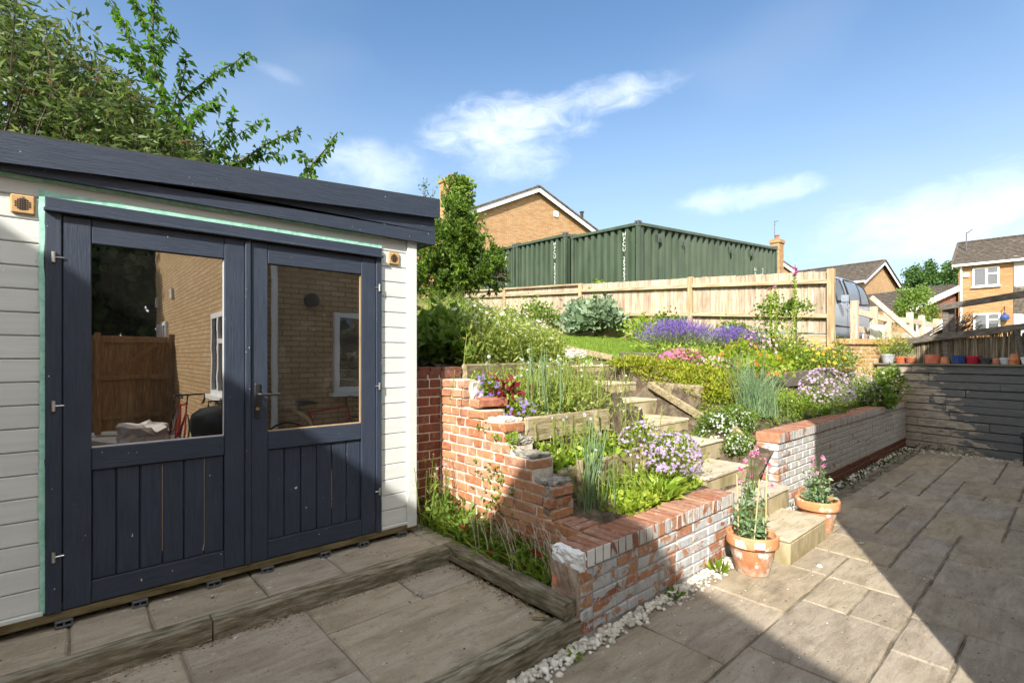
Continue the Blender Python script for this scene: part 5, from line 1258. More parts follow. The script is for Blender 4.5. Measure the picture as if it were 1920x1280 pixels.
def shelfpot(px0, px1, hpx, mat, label, top=1.0, bot=.75, rim=True, cat='flower pot', off=.08, sq=False, soil=True):
    c, d = onwall((px0 + px1) / 2, off); r_ = (px1 - px0) / 2 / F * d; h_ = hpx / F * d
    rt, rb = r_ * top, r_ * bot
    t = thing('flower_pot', label, cat, (c[0], c[1], SZ), 0, 'pots along the shelf')
    pr = [(0, .003), (rb * .96, .003), (rb, .008), (rb + (rt - rb) * .78, h_ * .78)]
    if rim: pr += [(rt, h_ * .78), (rt * 1.01, h_ * .98), (rt * .97, h_), (rt * .88, h_), (rt * .86, h_ * .8), (0, h_ * .8)]
    else: pr += [(rt, h_), (rt * .93, h_), (rt * .9, h_ * .8), (0, h_ * .8)]
    MB().lathe(pr, 6 if sq else 24).build('body', M[mat], t, True, smooth=False)
    if soil: MB().lathe([(rt * .87, h_ * .82), (0, h_ * .84)], 16).build('soil', M['soil'], t, True)
    return t, c, r_, h_
shelfpot(1654, 1676, 17, 'pot_grey', 'grey pot of yellow-green sprigs at the end of the shelf')
shelfpot(1680, 1698, 12, 'pot_orange', 'bright orange pot holding an upright green herb')
shelfpot(1699, 1717, 11, 'pot_brown', 'brown pot with dry stems beside the orange pot')
shelfpot(1737, 1760, 17, 'pot_coral', 'big coral pot with straight sides', 1, .93, False)
shelfpot(1786, 1809, 16, 'pot_blue', 'dark blue six-sided pot', 1, .86, True, sq=True)
shelfpot(1814, 1836.5, 15, 'pot_red', 'crimson ribbed pot next to the blue one')
shelfpot(1839, 1858.5, 12, 'pot_charcoal', 'charcoal bowl-shaped pot beside the crimson pot', 1, .7)
shelfpot(1862, 1875, 11, 'pot_clay', 'small orange clay pot between the charcoal and zinc pots', 1, .8)
shelfpot(1876.5, 1892, 12.5, 'pot_zinc', 'pale zinc pot next to the stacked clay pots', 1, .72)
shelfpot(1917, 1936, 14, 'pot_white', 'white pot cut off by the picture edge')
# clay pot standing upside down, and two stacked ones
for (a, b, hpx, lab, two) in ((1764, 1779, 13, 'clay pot standing upside down after the coral pot', False), (1894, 1909.5, 20, 'two stacked clay pots turned upside down', True)):
    c, d = onwall((a + b) / 2, .08); r_ = (b - a) / 2 / F * d; h_ = hpx / F * d
    t = thing('flower_pot', lab, 'flower pot', (c[0], c[1], SZ), 0, 'pots along the shelf')
    pr = [(r_ * .9, 0), (r_, .002), (r_ * 1.0, h_ * .22), (r_ * .93, h_ * .23), (r_ * .7, h_ * .98), (r_ * .62, h_), (0, h_)]
    MB().lathe(pr, 22).build('body', M['pot_clay'], t, True)
    if two: MB().lathe([(r_ * 1.02, h_ * .27), (r_ * 1.02, h_ * .47), (r_ * .9, h_ * .48)], 22).build('rim', M['pot_orange'], t, True)
rs = thing('reed_screen', 'old brown reed screen behind the row of pots', 'screen', (11.2, 1, 1.45))
m = MB(); random.seed(9)
for i in range(620):
    y = ru(-.46, 1.93); lay = random.random(); o_ = .25 + .03 * lay; zt = 1.86 + .085 * (1.93 - y) + rng.normal(0, .035); z0 = 1.45
    if random.random() < .1: zt -= ru(.05, .25)
    j = rng.normal(0, .012); r_ = ru(.003, .006); a, b = (wx(y, o_), y, z0), (wx(y + j, o_), y + j, zt)
    m.add([(a[0], a[1] - r_, a[2]), (a[0] - r_, a[1], a[2]), (a[0], a[1] + r_, a[2]), (b[0], b[1] - r_, b[2]), (b[0] - r_, b[1], b[2]), (b[0], b[1] + r_, b[2])], [(0, 1, 4, 3), (1, 2, 5, 4), (2, 0, 3, 5)])
m.build('reeds', M['reed'], rs, kind='stuff')
MB().beam((wx(1.94, .30), 1.94, 1.66), (wx(-.46, .30), -.46, 1.72), .012, .42, .002).build('backing', M['reed'], rs)
def wp(px, py, off):
    c, d = onwall(px, off); return np.array([c[0], c[1], H - (py - 667.3) / F * d])
plank('rail', wp(1703, 639, .20), wp(1932, 611, .20), .05, .105, 'grey_timber', 'lower grey rail running along the top of the reed screen')
plank('rail', wp(1761, 577, .20), wp(1935, 549, .20), .05, .10, 'grey_timber', 'upper grey rail crossing in front of the orange brick house')
p = wp(1773, 640, .26); MB().cbox(p[0] - .03, p[0] + .03, p[1] - .04, p[1] + .04, 1.45, 2.46, .006, .002).build('post', M['grey_timber'], label='grey post carrying the upper rail, shelf side', cat='post')
p = wp(1785, 640, .31); MB().cbox(p[0] - .03, p[0] + .03, p[1] - .04, p[1] + .04, 1.60, 2.42, .006, .002).build('post', M['grey_timber'], label='second grey post doubled behind the first', cat='post')
p = wp(1916, 640, .18); MB().tube([(p[0], p[1] - .02, 1.46), (p[0], p[1] + .01, 1.7), (p[0], p[1] + .06, 2.0)], [.035, .03, .028], 8).build('branch_prop', M['grey_timber'], label='rough grey branch leaning under the lower rail at the picture edge', cat='branch')
bw = thing('brushwood', 'bundle of dark pruned sticks leaning behind the reed screen', 'brushwood', (*onwall(1800, .5)[0], 1.5))
m = MB()
for i in range(90):
    a = wp(ru(1700, 1800), ru(640, 665), ru(.35, .7)); b = a + (wp(ru(1795, 1850), ru(575, 620), ru(.4, .8)) - a) * ru(.6, 1.0)
    c = (a + b) / 2 + rng.normal(0, .03, 3); m.tube([a, c, b], [.012, .010, .005], 5, False)
m.build('sticks', M['stick'], bw, kind='stuff')
MB().cbox(10.30, 10.62, .20, .52, .0, .42, .012).cbox(10.27, 10.65, .17, .55, .40, .45, .008).build('planter_box', M['black_plastic'], label='dark planter box cut off by the right picture edge', cat='planter')

# ------------------------------------------------------------------ buildings behind the photographer (they throw the shade and show in the panes)
hb = thing('brick_house', 'yellow brick house reflected in the shed doors', 'house', (5, -5, 0))
mx_, my_ = wallmat('brick_near_y', (0, 1), ((.44, .29, .14), (.54, .38, .21), (.36, .22, .10))), wallmat('brick_near_x', (1, 0), ((.44, .29, .14), (.54, .38, .21), (.36, .22, .10)))
x0, x1, y0_, y1_ = 1.75, 10.4, -9.3, -.5; yc = (y0_ + y1_) / 2
MB().add([(x0, y0_, -.1), (x0, y1_, -.1), (x0, y1_, 4.95), (x0, yc, 7.9), (x0, y0_, 4.95)], [(0, 1, 2, 3, 4)]).add([(x1, y0_, -.1), (x1, y1_, -.1), (x1, y1_, 4.95), (x1, yc, 7.9), (x1, y0_, 4.95)], [(0, 1, 2, 3, 4)]).build('gable_wall', mx_, hb)
MB().add([(x0, y1_, -.1), (x1, y1_, -.1), (x1, y1_, 4.95), (x0, y1_, 4.95)], [(0, 1, 2, 3)]).add([(x0, y0_, -.1), (x1, y0_, -.1), (x1, y0_, 4.95), (x0, y0_, 4.95)], [(0, 1, 2, 3)]).build('side_wall', my_, hb)
m = MB(); tiled_slope(m, (x0 - .05, y1_ + .05, 4.93), (x1, y1_ + .05, 4.93), (x0 - .05, yc, 7.95), (x1, yc, 7.95), 16); tiled_slope(m, (x0 - .05, y0_ - .05, 4.93), (x1, y0_ - .05, 4.93), (x0 - .05, yc, 7.95), (x1, yc, 7.95), 16); m.build('roof', M['roof_tile'], hb)
for y, z, wv, hv in ((-1.75, 1.62, .9, 1.25), (-7.4, 2.0, .55, .75), (-8.5, 2.0, .4, .75)): window(hb, (x0 - .003, y, z), (0, 1), (-1, 0), wv, hv, False, y > -3)
for y in (-6.4, -8.9): MB().cbox(x0 - .06, x0, y - .09, y + .09, 2.85, 3.1, .01).build('wall_vent', M['white_seal'], hb)
window(hb, (3.50, y1_ + .003, 1.645), (1, 0), (0, 1), 1.08, 1.19, False, False)
MB().tube([(2.12, y1_ + .07, 0), (2.12, y1_ + .07, 4.9)], .045, 8).build('downpipe', M['white_upvc'], hb)
MB().tube([(2.63, y1_, 2.39), (2.63, y1_ + .10, 2.39)], .10, 16).build('wall_lamp', M['black_plastic'], hb)
nb = thing('neighbour_house', 'rendered neighbouring house behind the photographer, outside the frame', 'house', (-6, 0, 0))
pr = [(-9.5, -.1), (5, -.1), (5, 5.22), (-.3, 5.22), (-1.04, 6.2), (-9.5, 2.82)]
MB().prism([(-4, y, z) for y, z in pr], np.array((-5, 0, 0)), np.array((0, 0, 0))).build('wall', M['render_grey'], nb)
gt = thing('garden_gate', 'brown boarded gate with a diagonal brace, seen only in the shed glass', 'gate', (1.1, -6.3, 0))
x = .12
while x < 1.70:
    MB().cbox(x, x + .098, -6.30, -6.28, .05, 2.0, .004).build('board', M['gate_board'], gt); x += .10
for z in (.35, 1.15, 1.92): MB().cbox(.5, 1.72, -6.279, -6.24, z - .05, z + .05, .004).build('rail', M['gate_board'], gt)
MB().beam((.62, -6.262, 1.20), (1.45, -6.262, 1.86), .03, .09, .004).build('brace', M['gate_board'], gt)
for x in (.47, 1.70): MB().cbox(x - .05, x + .05, -6.33, -6.23, 0, 2.06, .006).build('post', M['gate_board'], gt)
# red racing bicycle by the house
def bicycle(label, loc, T3):
  bk = thing('bicycle', label, 'bicycle', loc)
  for x in (-.5, .5):
      ring = [T3((x + .34 * math.cos(t), 0, .345 + .34 * math.sin(t))) for t in np.linspace(0, 2 * math.pi, 29)]
      wl = MB().tube(ring, .013, 6, False).build('wheel', M['tyre'], bk)
      sp_ = MB()
      for t in np.linspace(0, 2 * math.pi, 13)[:-1]: sp_.tube([T3((x, 0, .345)), T3((x + .33 * math.cos(t), 0, .345 + .33 * math.sin(t)))], .002, 3, False)
      sp_.build('spokes', M['steel'], wl)
  BB, ST_, HT, HB = (-.05, 0, .30), (-.2, 0, .82), (.36, 0, .86), (.40, 0, .70)
  MB().tube([T3(BB), T3(ST_)], .016, 8).tube([T3((-.19, 0, .80)), T3(HT)], .016, 8).tube([T3(BB), T3(HB)], .018, 8).tube([T3((-.5, 0, .345)), T3(BB)], .010, 6).tube([T3((-.5, 0, .345)), T3((-.19, 0, .78))], .010, 6).tube([T3(HT), T3(HB), T3((.5, 0, .345))], .014, 8).build('frame', M['red_metal'], bk)
  MB().tube([T3(HT), T3((.35, 0, .98)), T3((.42, 0, 1.0))], .013, 6).tube([T3((.42, -.2, 1.0)), T3((.42, .2, 1.0))], .013, 8).build('stem', M['black_plastic'], bk)
  for s in (-.2, .2): MB().tube([T3((.42, s, 1.0)), T3((.5, s, .99)), T3((.53, s, .93)), T3((.49, s, .87)), T3((.42, s, .86))], .014, 8).build('drop_bar', M['black_plastic'], bk)
  MB().tube([T3((-.36, 0, .93)), T3((-.2, 0, .94)), T3((-.06, 0, .92))], [.05, .035, .014], 8).build('saddle', M['black_plastic'], bk)
bicycle('red racing bicycle leaning by the house wall, seen in the left pane', (1.45, -2.75, 0), lambda p: (1.30 + .12 * p[2] + p[1], -2.75 + p[0], p[2] * .99))
bicycle('red bicycle against the house, seen in the right pane', (2.8, -.3, 0), lambda p: (2.75 + p[0], -.26 - .12 * p[2] + p[1], p[2] * .99))
MB().tube([(2.45 + .13 * math.sin(t * 9), -.32, .35 + .5 * abs(math.sin(t * 3.1))) for t in np.linspace(0, 1, 26)], .014, 6).build('garden_hose', M['cane'], label='coiled yellow hose beside the bicycle, seen in the right pane', cat='hose')
lump('dust_sheet', .92, -3.3, .22, .60, .75, .48, 'cloth', None, .075, 5, label='crumpled white dust sheet on the paving, seen in the shed glass', cat='dust sheet')
bq = thing('barbecue', 'covered black barbecue by the house wall, seen in the shed glass', 'barbecue', (1.52, -1.0, 0))
MB().lathe([(.05, .42), (.26, .46), (.30, .60), (.30, .70), (.27, .80), (.18, .88), (.04, .91), (0, .91)], 22, (1.52, -1.0, 0)).build('bowl', M['barbecue'], bq, smooth=True)
for a in (0, 2.1, 4.2): MB().tube([(1.52 + .2 * math.cos(a), -1.0 + .2 * math.sin(a), .6), (1.52 + .3 * math.cos(a), -1.0 + .3 * math.sin(a), 0)], .014, 6).build('leg', M['barbecue'], bq)
MB().tube([(1.44, -1.0, 0.90), (1.44, -1.0, .97), (1.60, -1.0, .97), (1.60, -1.0, .90)], .012, 6).build('handle', M['black_plastic'], bq)
# ------------------------------------------------------------------ plants
def gz(x, y): return hg(x, y) if 2.6 < x < 11.2 and y > 2.04 else 0
def plant(name, label, loc, parts, group=None, cat='plant'):
    t = thing(name, label, cat, loc, 0, group)
    for pn, lf_, mt in parts:
        if lf_.n if isinstance(lf_, LF) else lf_.V: lf_.build(pn, M[mt], t, kind='stuff' if pn not in ('stem', 'trunk') else None)
    return t
def shell(c, rad, n, inner=.55, clumps=0, cs=.22, low=-.2):
    """points through an ellipsoid, thicker towards its skin, gathered in clumps; with outward normals"""
    c = np.array(c); rad = np.array(rad)
    d = rdir(n * 3); d = d[d[:, 2] > low][:n]; n = len(d)
    if clumps:
        cd = rdir(clumps * 3); cd = cd[cd[:, 2] > low][:clumps]; cr = rng.uniform(.55, 1.0, len(cd))
        i = rng.integers(0, len(cd), n); q = cd[i] * cr[i][:, None] + rng.normal(0, cs, (n, 3))
        d = unit(q); return c + q * rad, d
    r = rng.uniform(inner, 1, n) ** .7
    return c + d * r[:, None] * rad, d
def bush(c, rad, n, L, Wd, clumps=26, cs=.2, up=.25, out=.6, low=-.2, lf=None, fold=.25, droop=0):
    lf = lf or LF(); P, N = shell(c, rad, n, clumps=clumps, cs=cs, low=low)
    D_ = N * out + rdir(len(P)) * .8 + np.array([0, 0, up - droop])
    return lf.leaves(P, D_, L * rng.uniform(.6, 1.25, len(P)), Wd * rng.uniform(.7, 1.2, len(P)), fold)
def stems_between(m, base, tips, r=.004, n=4, sag=.0):
    for t in tips:
        b = np.array(base) + rng.normal(0, .02, 3) * [1, 1, 0]; mid = (b + t) / 2 + rng.normal(0, .02, 3); m.tube([b, mid, t], [r, r * .8, r * .5], n, False)
    return m
def gpt(px, d):
    p = pix(px, 0, d); return np.array([p[0], p[1], gz(p[0], p[1])])

# --- cherry and buddleia behind the shed
def limb(px_pts, d, r0, m):
    P = [pix(a, b, d + dd) for a, b, dd in [(*q, 0) if len(q) == 2 else q for q in px_pts]]
    m.tube(P, list(np.linspace(r0, r0 * .35, len(P))), 6); return P
ch = thing('cherry_tree', 'cherry tree with airy hanging leafy shoots above the shed roof', 'tree', (1.6, 8.6, 1.6))
tr = MB(); lf = LF(); D0 = 7.2
LB = [[(335, 420), (330, 300), (310, 200), (285, 110), (288, 20), (290, -60)], [(305, 190), (268, 120), (240, 60), (205, 0)], [(290, 110), (318, 60), (322, 44)], [(290, 150), (240, 100), (205, 88)], [(312, 240), (345, 140), (350, 96)],
      [(330, 260), (340, 190), (400, 140), (440, 118), (465, 98)], [(335, 280), (360, 215), (415, 178)], [(345, 330), (400, 290), (435, 235), (440, 205)], [(395, 300), (450, 250), (497, 224)], [(370, 350), (440, 310), (500, 270), (545, 248), (566, 240)],
      [(470, 295), (500, 288), (533, 292)], [(500, 390), (560, 345), (585, 310), (610, 280), (633, 248)], [(588, 305), (565, 288)], [(330, 330), (370, 300), (420, 320), (460, 310)], [(300, 250), (255, 190), (210, 140)], [(280, 60), (255, 10), (260, -40)], [(335, 300), (300, 260), (350, 230), (380, 200)],
      [(560, 345), (578, 330), (590, 318)], [(430, 330), (390, 310), (350, 300)]]
for b in LB:
    P = limb(b, D0 + rng.normal(0, .25), .022 if len(b) > 4 else .011, tr)
    for i in range(len(P) - 1):
        seg = P[i + 1] - P[i]; L_ = np.linalg.norm(seg); n_ = int(L_ * (92 if i or len(P) < 4 else 40))
        if n_ < 1: continue
        s = rng.uniform(0, 1, n_); Q = P[i] + seg * s[:, None] + rng.normal(0, .035, (n_, 3))
        side = unit(np.cross(seg, [0, 0, 1.])) * rng.choice([-1, 1], n_)[:, None]
        lf.leaves(Q, side * .7 + rdir(n_) * .6 + np.array([0, 0, -.75]) + unit(seg) * .3, rng.uniform(.09, .15, n_), rng.uniform(.045, .07, n_), .3)
tr.tube([(1.3, 8.4, .8), (1.35, 8.45, 2.0), pix(335, 420, D0)], [.10, .09, .06], 9)
tr.build('trunk', M['bark'], ch); lf.build('crown', M['f_cherry'], ch)
bd = thing('buddleia', 'dense narrow-leaved buddleia with brown old flower spikes behind the shed', 'shrub', (-.3, 7.6, 1.2))
lf = LF(); sm_ = MB(); spk = LF()
for i in range(240):
    px, py = ru(-140, 385), ru(-40, 330)
    lim = np.interp(px, [0, 60, 150, 250, 330, 400], [-80, 0, 75, 150, 210, 270])
    if py < lim + ru(0, 30): py = lim + ru(10, 140)
    d = ru(5.9, 7.6); tip = pix(px, py, d); base = pix(px - ru(-60, 120), py + ru(120, 260), d + ru(0, .6)); mid = (tip + base) / 2 + [0, 0, .12]
    sm_.tube([base, mid, tip], [.012, .008, .003], 4, False)
    n_ = 58; s = rng.uniform(.2, 1.0, n_)[:, None]; Q = np.where(s < .5, base + (mid - base) * s * 2, mid + (tip - mid) * (s * 2 - 1)) + rng.normal(0, .07, (n_, 3))
    lf.leaves(Q, rdir(n_) * [1, 1, .5] + [0, 0, -.25] + unit(tip - base) * .5, rng.uniform(.10, .19, n_), rng.uniform(.026, .046, n_), .3)
    if i % 3 == 0:
        n_ = 26; s = rng.uniform(0, 1, n_)[:, None]; dr = unit(rdir(1)[0] * [1, 1, .3] + [0, 0, .1]); spk.leaves(tip + dr * s * .16 + rng.normal(0, .008, (n_, 3)), rdir(n_), .022, .014)
P, N = shell(pix(60, 200, 7.8), (2.0, 1.2, 1.5), 5000, clumps=80, cs=.16, low=-1); lf.leaves(P, N * .3 + rdir(len(P)) - [0, 0, .3], .16, .05)
P, N = shell(pix(270, 290, 7.6), (1.1, .8, .55), 2600, clumps=40, cs=.2, low=-1); lf.leaves(P, N * .3 + rdir(len(P)) - [0, 0, .3], .15, .05)
sm_.build('stems', M['bark'], bd); lf.build('foliage', M['f_buddleia'], bd); spk.build('flower_spikes', M['f_spike'], bd)

# --- evergreen with ivy beside the shed
ev = thing('evergreen_tree', 'bright green ivy-clad evergreen between the shed and the containers', 'tree', (*pix(862, 0, 11.0)[:2], 1.9))
lf = LF(); b0 = pix(862, 600, 11.0); m = MB()
for px, py, rx, rz, nn in ((812, 545, .55, .7, 230), (822, 530, .62, .75, 230), (850, 470, .52, .62, 190), (805, 470, .38, .60, 130), (846, 415, .30, .42, 95), (893, 505, .50, .46, 170), (922, 520, .30, .30, 80), (872, 560, .62, .45, 150), (880, 445, .26, .34, 60), (915, 480, .22, .22, 40)):
    c0 = pix(px, py, 11.0 + rng.normal(0, .15)); P, N = shell(c0, (rx, rx * .8, rz), nn, clumps=max(8, nn // 11), cs=.17, low=-.7)
    for c, o in zip(P, N):
        o = unit(o + [0, 0, .15] + rng.normal(0, .35, 3)); n_ = 19; s = rng.uniform(0, 1, n_)[:, None]; tip = o * ru(.10, .24) + [0, 0, .02]
        lf.leaves(c + tip * s + rng.normal(0, .028, (n_, 3)) * (1.1 - s), o * .9 + rdir(n_) * .6, rng.uniform(.05, .12, n_), rng.uniform(.022, .05, n_), .2)
for px, py in ((800, 335), (812, 352), (838, 352), (792, 345), (872, 372), (905, 400)):     # loose sprigs at the top
    t_ = pix(px, py, 11); bb = pix(px + ru(-6, 20), py + 60, 11.1); m.tube([bb, (bb + t_) / 2 + rng.normal(0, .02, 3), t_], [.01, .007, .003], 4, False)
    n_ = 36; s = rng.uniform(.1, 1, n_)[:, None]; lf.leaves(bb + (t_ - bb) * s + rng.normal(0, .035, (n_, 3)), rdir(n_), .08, .03)
for q in range(16):    # bare branches poking out on the right
    a = pix(ru(885, 905), ru(500, 535), 10.6); m.tube([a, a + np.array([*(RT * ru(.15, .35)), ru(-.08, .12)]), a + np.array([*(RT * ru(.35, .7)), ru(-.12, .22)])], [.014, .01, .004], 5, False)
m.tube([b0 - [0, 0, .6], b0 + [0, 0, 1.2], b0 + [.03, 0, 2.0]], [.11, .07, .02], 9)
m.build('trunk', M['bark'], ev); lf.build('crown', M['f_conifer'], ev)
iv_ = LF(); q = pix(850, 0, 22.5); P = np.stack([rng.normal(0, .30, 3000), rng.uniform(-.6, .3, 3000), 4 + rng.uniform(0, 1, 3000) ** .6 * 5.95], 1)
cpx = pix(888, 0, 24.2)[:2] - u1 * .95 + r1_ * .4
P = P * [1, 1, 1] + [cpx[0], cpx[1] - .35, 0]; iv_.leaves(P, rdir(3000) + [0, -1, -.3], .24, .18); plant('ivy', 'ivy climbing over the old chimney beside the gable house', (cpx[0], cpx[1], 3), [('leaves', iv_, 'f_bush')], cat='climber')

# --- wildflower patch behind the top board (cannot be counted: one mass)
def cover(n, fx, fy): 
    X = fx(n); Y = fy(X); return np.stack([X, Y, np.array([gz(a, b) for a, b in zip(X, Y)])], 1)
wf = thing('wildflower_patch', 'thick patch of feathery wildflowers dotted with white and pale blue blooms', 'wildflowers', (4, 5, 1.5)); wf['kind'] = 'stuff'
B0 = cover(6500, lambda n: rng.uniform(2.7, 5.3, n), lambda X: np.array([terr1(x) for x in X]) + .07 + rng.random(len(X)) ** 1.4 * 4.4)
dd = B0[:, 0] * FW[0] + B0[:, 1] * FW[1]; pxx = 960 + F * (B0[:, 0] * RT[0] + B0[:, 1] * RT[1]) / dd
B0 = B0[(pxx < 1052) & (pxx > 868)]
lf = LF(); n_ = len(B0); hh = rng.uniform(.28, .62, n_) * np.interp(pxx[(pxx < 1052) & (pxx > 868)], [868, 960, 1040, 1060], [1, 1.05, .8, .5])
lf.blades(B0[::2], rng.normal(0, .16, (len(B0[::2]), 3)) + [0, 0, 1], hh[::2], .006, .25)
for k in range(7):
    s = rng.uniform(.05, .98, n_)[:, None]; Q = B0 + np.stack([rng.normal(0, .05, n_), rng.normal(0, .05, n_), hh * s[:, 0]], 1); lf.leaves(Q, rdir(n_) + [0, 0, .5], rng.uniform(.03, .085, n_), rng.uniform(.010, .026, n_))
lf.build('foliage', M['f_meadow'], wf, kind='stuff')
fl = LF(); k_ = rng.random(n_) < .12; Q = B0[k_] + np.stack([rng.normal(0, .04, k_.sum()), rng.normal(0, .04, k_.sum()), hh[k_] * rng.uniform(.85, 1.12, k_.sum())], 1)
fl.flowers(Q, rdir(len(Q)) * .6 + [-.3, -.4, .9], rng.uniform(.014, .03, len(Q)), 6, .15); fl.build('white_blooms', M['p_white'], wf, kind='stuff')
fl = LF(); k_ = rng.random(n_) < .05; Q = B0[k_] + np.stack([rng.normal(0, .04, k_.sum()), rng.normal(0, .04, k_.sum()), hh[k_] * rng.uniform(.8, 1.1, k_.sum())], 1)
fl.flowers(Q, rdir(len(Q)) * .6 + [-.3, -.4, .9], rng.uniform(.010, .018, len(Q)), 6, .15); fl.build('blue_blooms', M['p_paleblue'], wf, kind='stuff')
# dark big-leaved plants and tall grass next to the shed
c = pix(822, 640, 5.3); lf = bush((c[0], c[1], 1.62), (.42, .42, .36), 1500, .10, .075, 30); plant('bramble', 'dark broad-leaved bramble right beside the shed corner post', (c[0], c[1], 1.4), [('foliage', lf, 'f_bush')], cat='shrub')
c = pix(845, 655, 4.9); lf = bush((c[0], c[1], 1.66), (.24, .24, .20), 420, .09, .06, 16); plant('bramble', 'leafy green shoots between the bramble and the wildflowers', (c[0], c[1], 1.45), [('foliage', lf, 'f_bush')], cat='shrub')
B1 = np.stack([*(pix(835, 0, 7.2)[:2][:, None] + RT[:, None] * rng.normal(0, .33, 900) + FW[:, None] * rng.normal(0, .4, 900)), np.full(900, 1.75)], 1)
lf = LF().blades(B1, rng.normal(0, .25, (900, 3)) + [0, 0, 1], rng.uniform(.45, .85, 900), .012, .5); plant('tall_grass', 'clump of tall pale grass in front of the evergreen', tuple(B1.mean(0)), [('blades', lf, 'f_tallgrass')], cat='grass')
# greenery along the fence foot
for i, (px, d, w_, h_, mt, lab) in enumerate(((1010, 13.6, .75, .75, 'f_bush', 'leafy climber on the fence behind the wildflowers'), (955, 14.2, .6, .5, 'f_meadow', 'weedy growth at the fence next to the evergreen'), (1118, 13.0, .35, .62, 'f_bright', 'bean shoot climbing above the fence top'), (1205, 11.2, .55, .45, 'f_bright', 'lime green leaves beside the lavender'), (1258, 10.6, .4, .55, 'f_bush', 'bramble shoot standing against the fence behind the lavender'), (1372, 10.2, .45, .42, 'f_bush', 'leafy plant low against the fence right of the lavender'), (1325, 10.2, .7, .3, 'f_bright', 'band of bright leaves along the fence foot'))):
    c = gpt(px, d); lf = bush((c[0], c[1], c[2] + h_ * .5), (w_ * .7, w_ * .7, h_ * .75), int(650 * w_ / .5), .085, .06, 22, .25); plant('climber', lab, tuple(c), [('foliage', lf, mt)], cat='climber')
lf = LF(); m = MB(); a = gpt(1122, 13.2); m.tube([a, a + [0, 0, .9], a + [.1, -.1, 1.45]], .012, 5); Q = a + np.stack([rng.normal(0, .09, 160), rng.normal(0, .09, 160), rng.uniform(.4, 1.5, 160)], 1); lf.leaves(Q, rdir(160), .11, .08)
plant('bean_plant', 'single tall bean vine rising over the fence', tuple(a), [('stem', m, 'bark'), ('leaves', lf, 'f_bright')])
# grey-green sea kale
c = gpt(1118, 12.6); lf = bush((c[0], c[1], c[2] + .40), (.82, .7, .46), 1300, .18, .13, 46, .17, .2, .8); lf = bush((c[0] + .1, c[1] + .5, c[2] + .5), (.5, .4, .5), 320, .16, .12, 24, .2, .2, .8, lf=lf)
fl = LF(); fl.flowers(c + np.array([[-.35, -.2, .62], [-.3, -.24, .66]]), [[-.5, -.5, .6]] * 2, .07, 6); plant('sea_kale', 'big grey-green wavy-leaved plant behind the lawn', tuple(c), [('foliage', lf, 'f_grey'), ('flowers', fl, 'p_yellow')])
# lawn grass
uv = rng.random((16000, 2)); P = np.array([lawn_pt(a, b) for a, b in uv]); P[:, 0] = np.minimum(P[:, 0], 10.15); Pz = np.array([hg(a, b) + .03 for a, b in P])
LF().blades(np.column_stack([P, Pz]), rng.normal(0, .3, (16000, 3)) + [0, 0, 1], rng.uniform(.03, .075, 16000), .011, .3).build('grass', M['f_grass'], label='short bright mown grass of the sloping lawn', cat='grass', kind='stuff')

# --- lavender
def lavender(px, d, rx, rz, label, n=850):
    c = gpt(px, d); B_ = np.stack([c[0] + rng.normal(0, rx * .22, n), c[1] + rng.normal(0, rx * .22, n), np.full(n, c[2])], 1)
    a = rng.uniform(0, 2 * math.pi, n); r_ = rng.uniform(0, 1, n) ** .6; Dv = np.stack([np.cos(a) * r_ * rx, np.sin(a) * r_ * rx, np.full(n, rz) * (1.05 - .45 * r_ ** 2)], 1); Dv *= rng.uniform(.72, 1.05, n)[:, None]
    lf = LF().blades(B_, Dv, np.linalg.norm(Dv, axis=1), .006, .05)
    lf = bush((c[0], c[1], c[2] + rz * .32), (rx * .9, rx * .9, rz * .42), 1500, .06, .012, 40, .2, .5, lf=lf)
    fl = LF(); T = B_ + Dv * .97; U_ = unit(Dv)
    for k in range(7): fl.leaves(T - U_ * (.012 * k) + rng.normal(0, .004, (n, 3)), rdir(n) + U_ * .5, .020, .014)
    plant('lavender', label, tuple(c), [('foliage', lf, 'f_lavender'), ('flowers', fl, 'p_lavender')], 'lavender bushes in front of the fence')
lavender(1268, 8.6, .62, .62, 'large lavender bush in purple flower beside the lawn', 1100)
lavender(1372, 8.7, .5, .52, 'smaller lavender bush between the large one and the foxgloves', 800)
# --- heath mound
c1h, c2h = np.array([6.30, 4.0, 1.50]), np.array([6.20, 3.0, 1.18]); lf = LF(); fl = LF()
for cc, rr, nn in ((np.array([6.10, 4.22, 1.45]), (.36, .34, .12), 2600), (np.array([6.22, 3.85, 1.36]), (.42, .40, .17), 3000), (np.array([6.25, 3.45, 1.25]), (.44, .40, .20), 4600), (np.array([6.24, 3.1, 1.14]), (.40, .32, .24), 4600), (np.array([6.20, 2.86, 1.03]), (.30, .22, .26), 3600), (np.array([6.62, 3.5, 1.34]), (.34, .38, .10), 2200), (np.array([5.98, 3.0, 1.06]), (.24, .22, .22), 2400), (np.array([5.95, 3.45, 1.25]), (.16, .34, .10), 1500)):
    lf = bush(cc, rr, nn, .05, .017, 90, .13, .5, lf=lf)
plant('heath_mound', 'dense yellow-green heath mound spilling beside the steps', tuple(c2h), [('foliage', lf, 'f_heath')], cat='shrub')
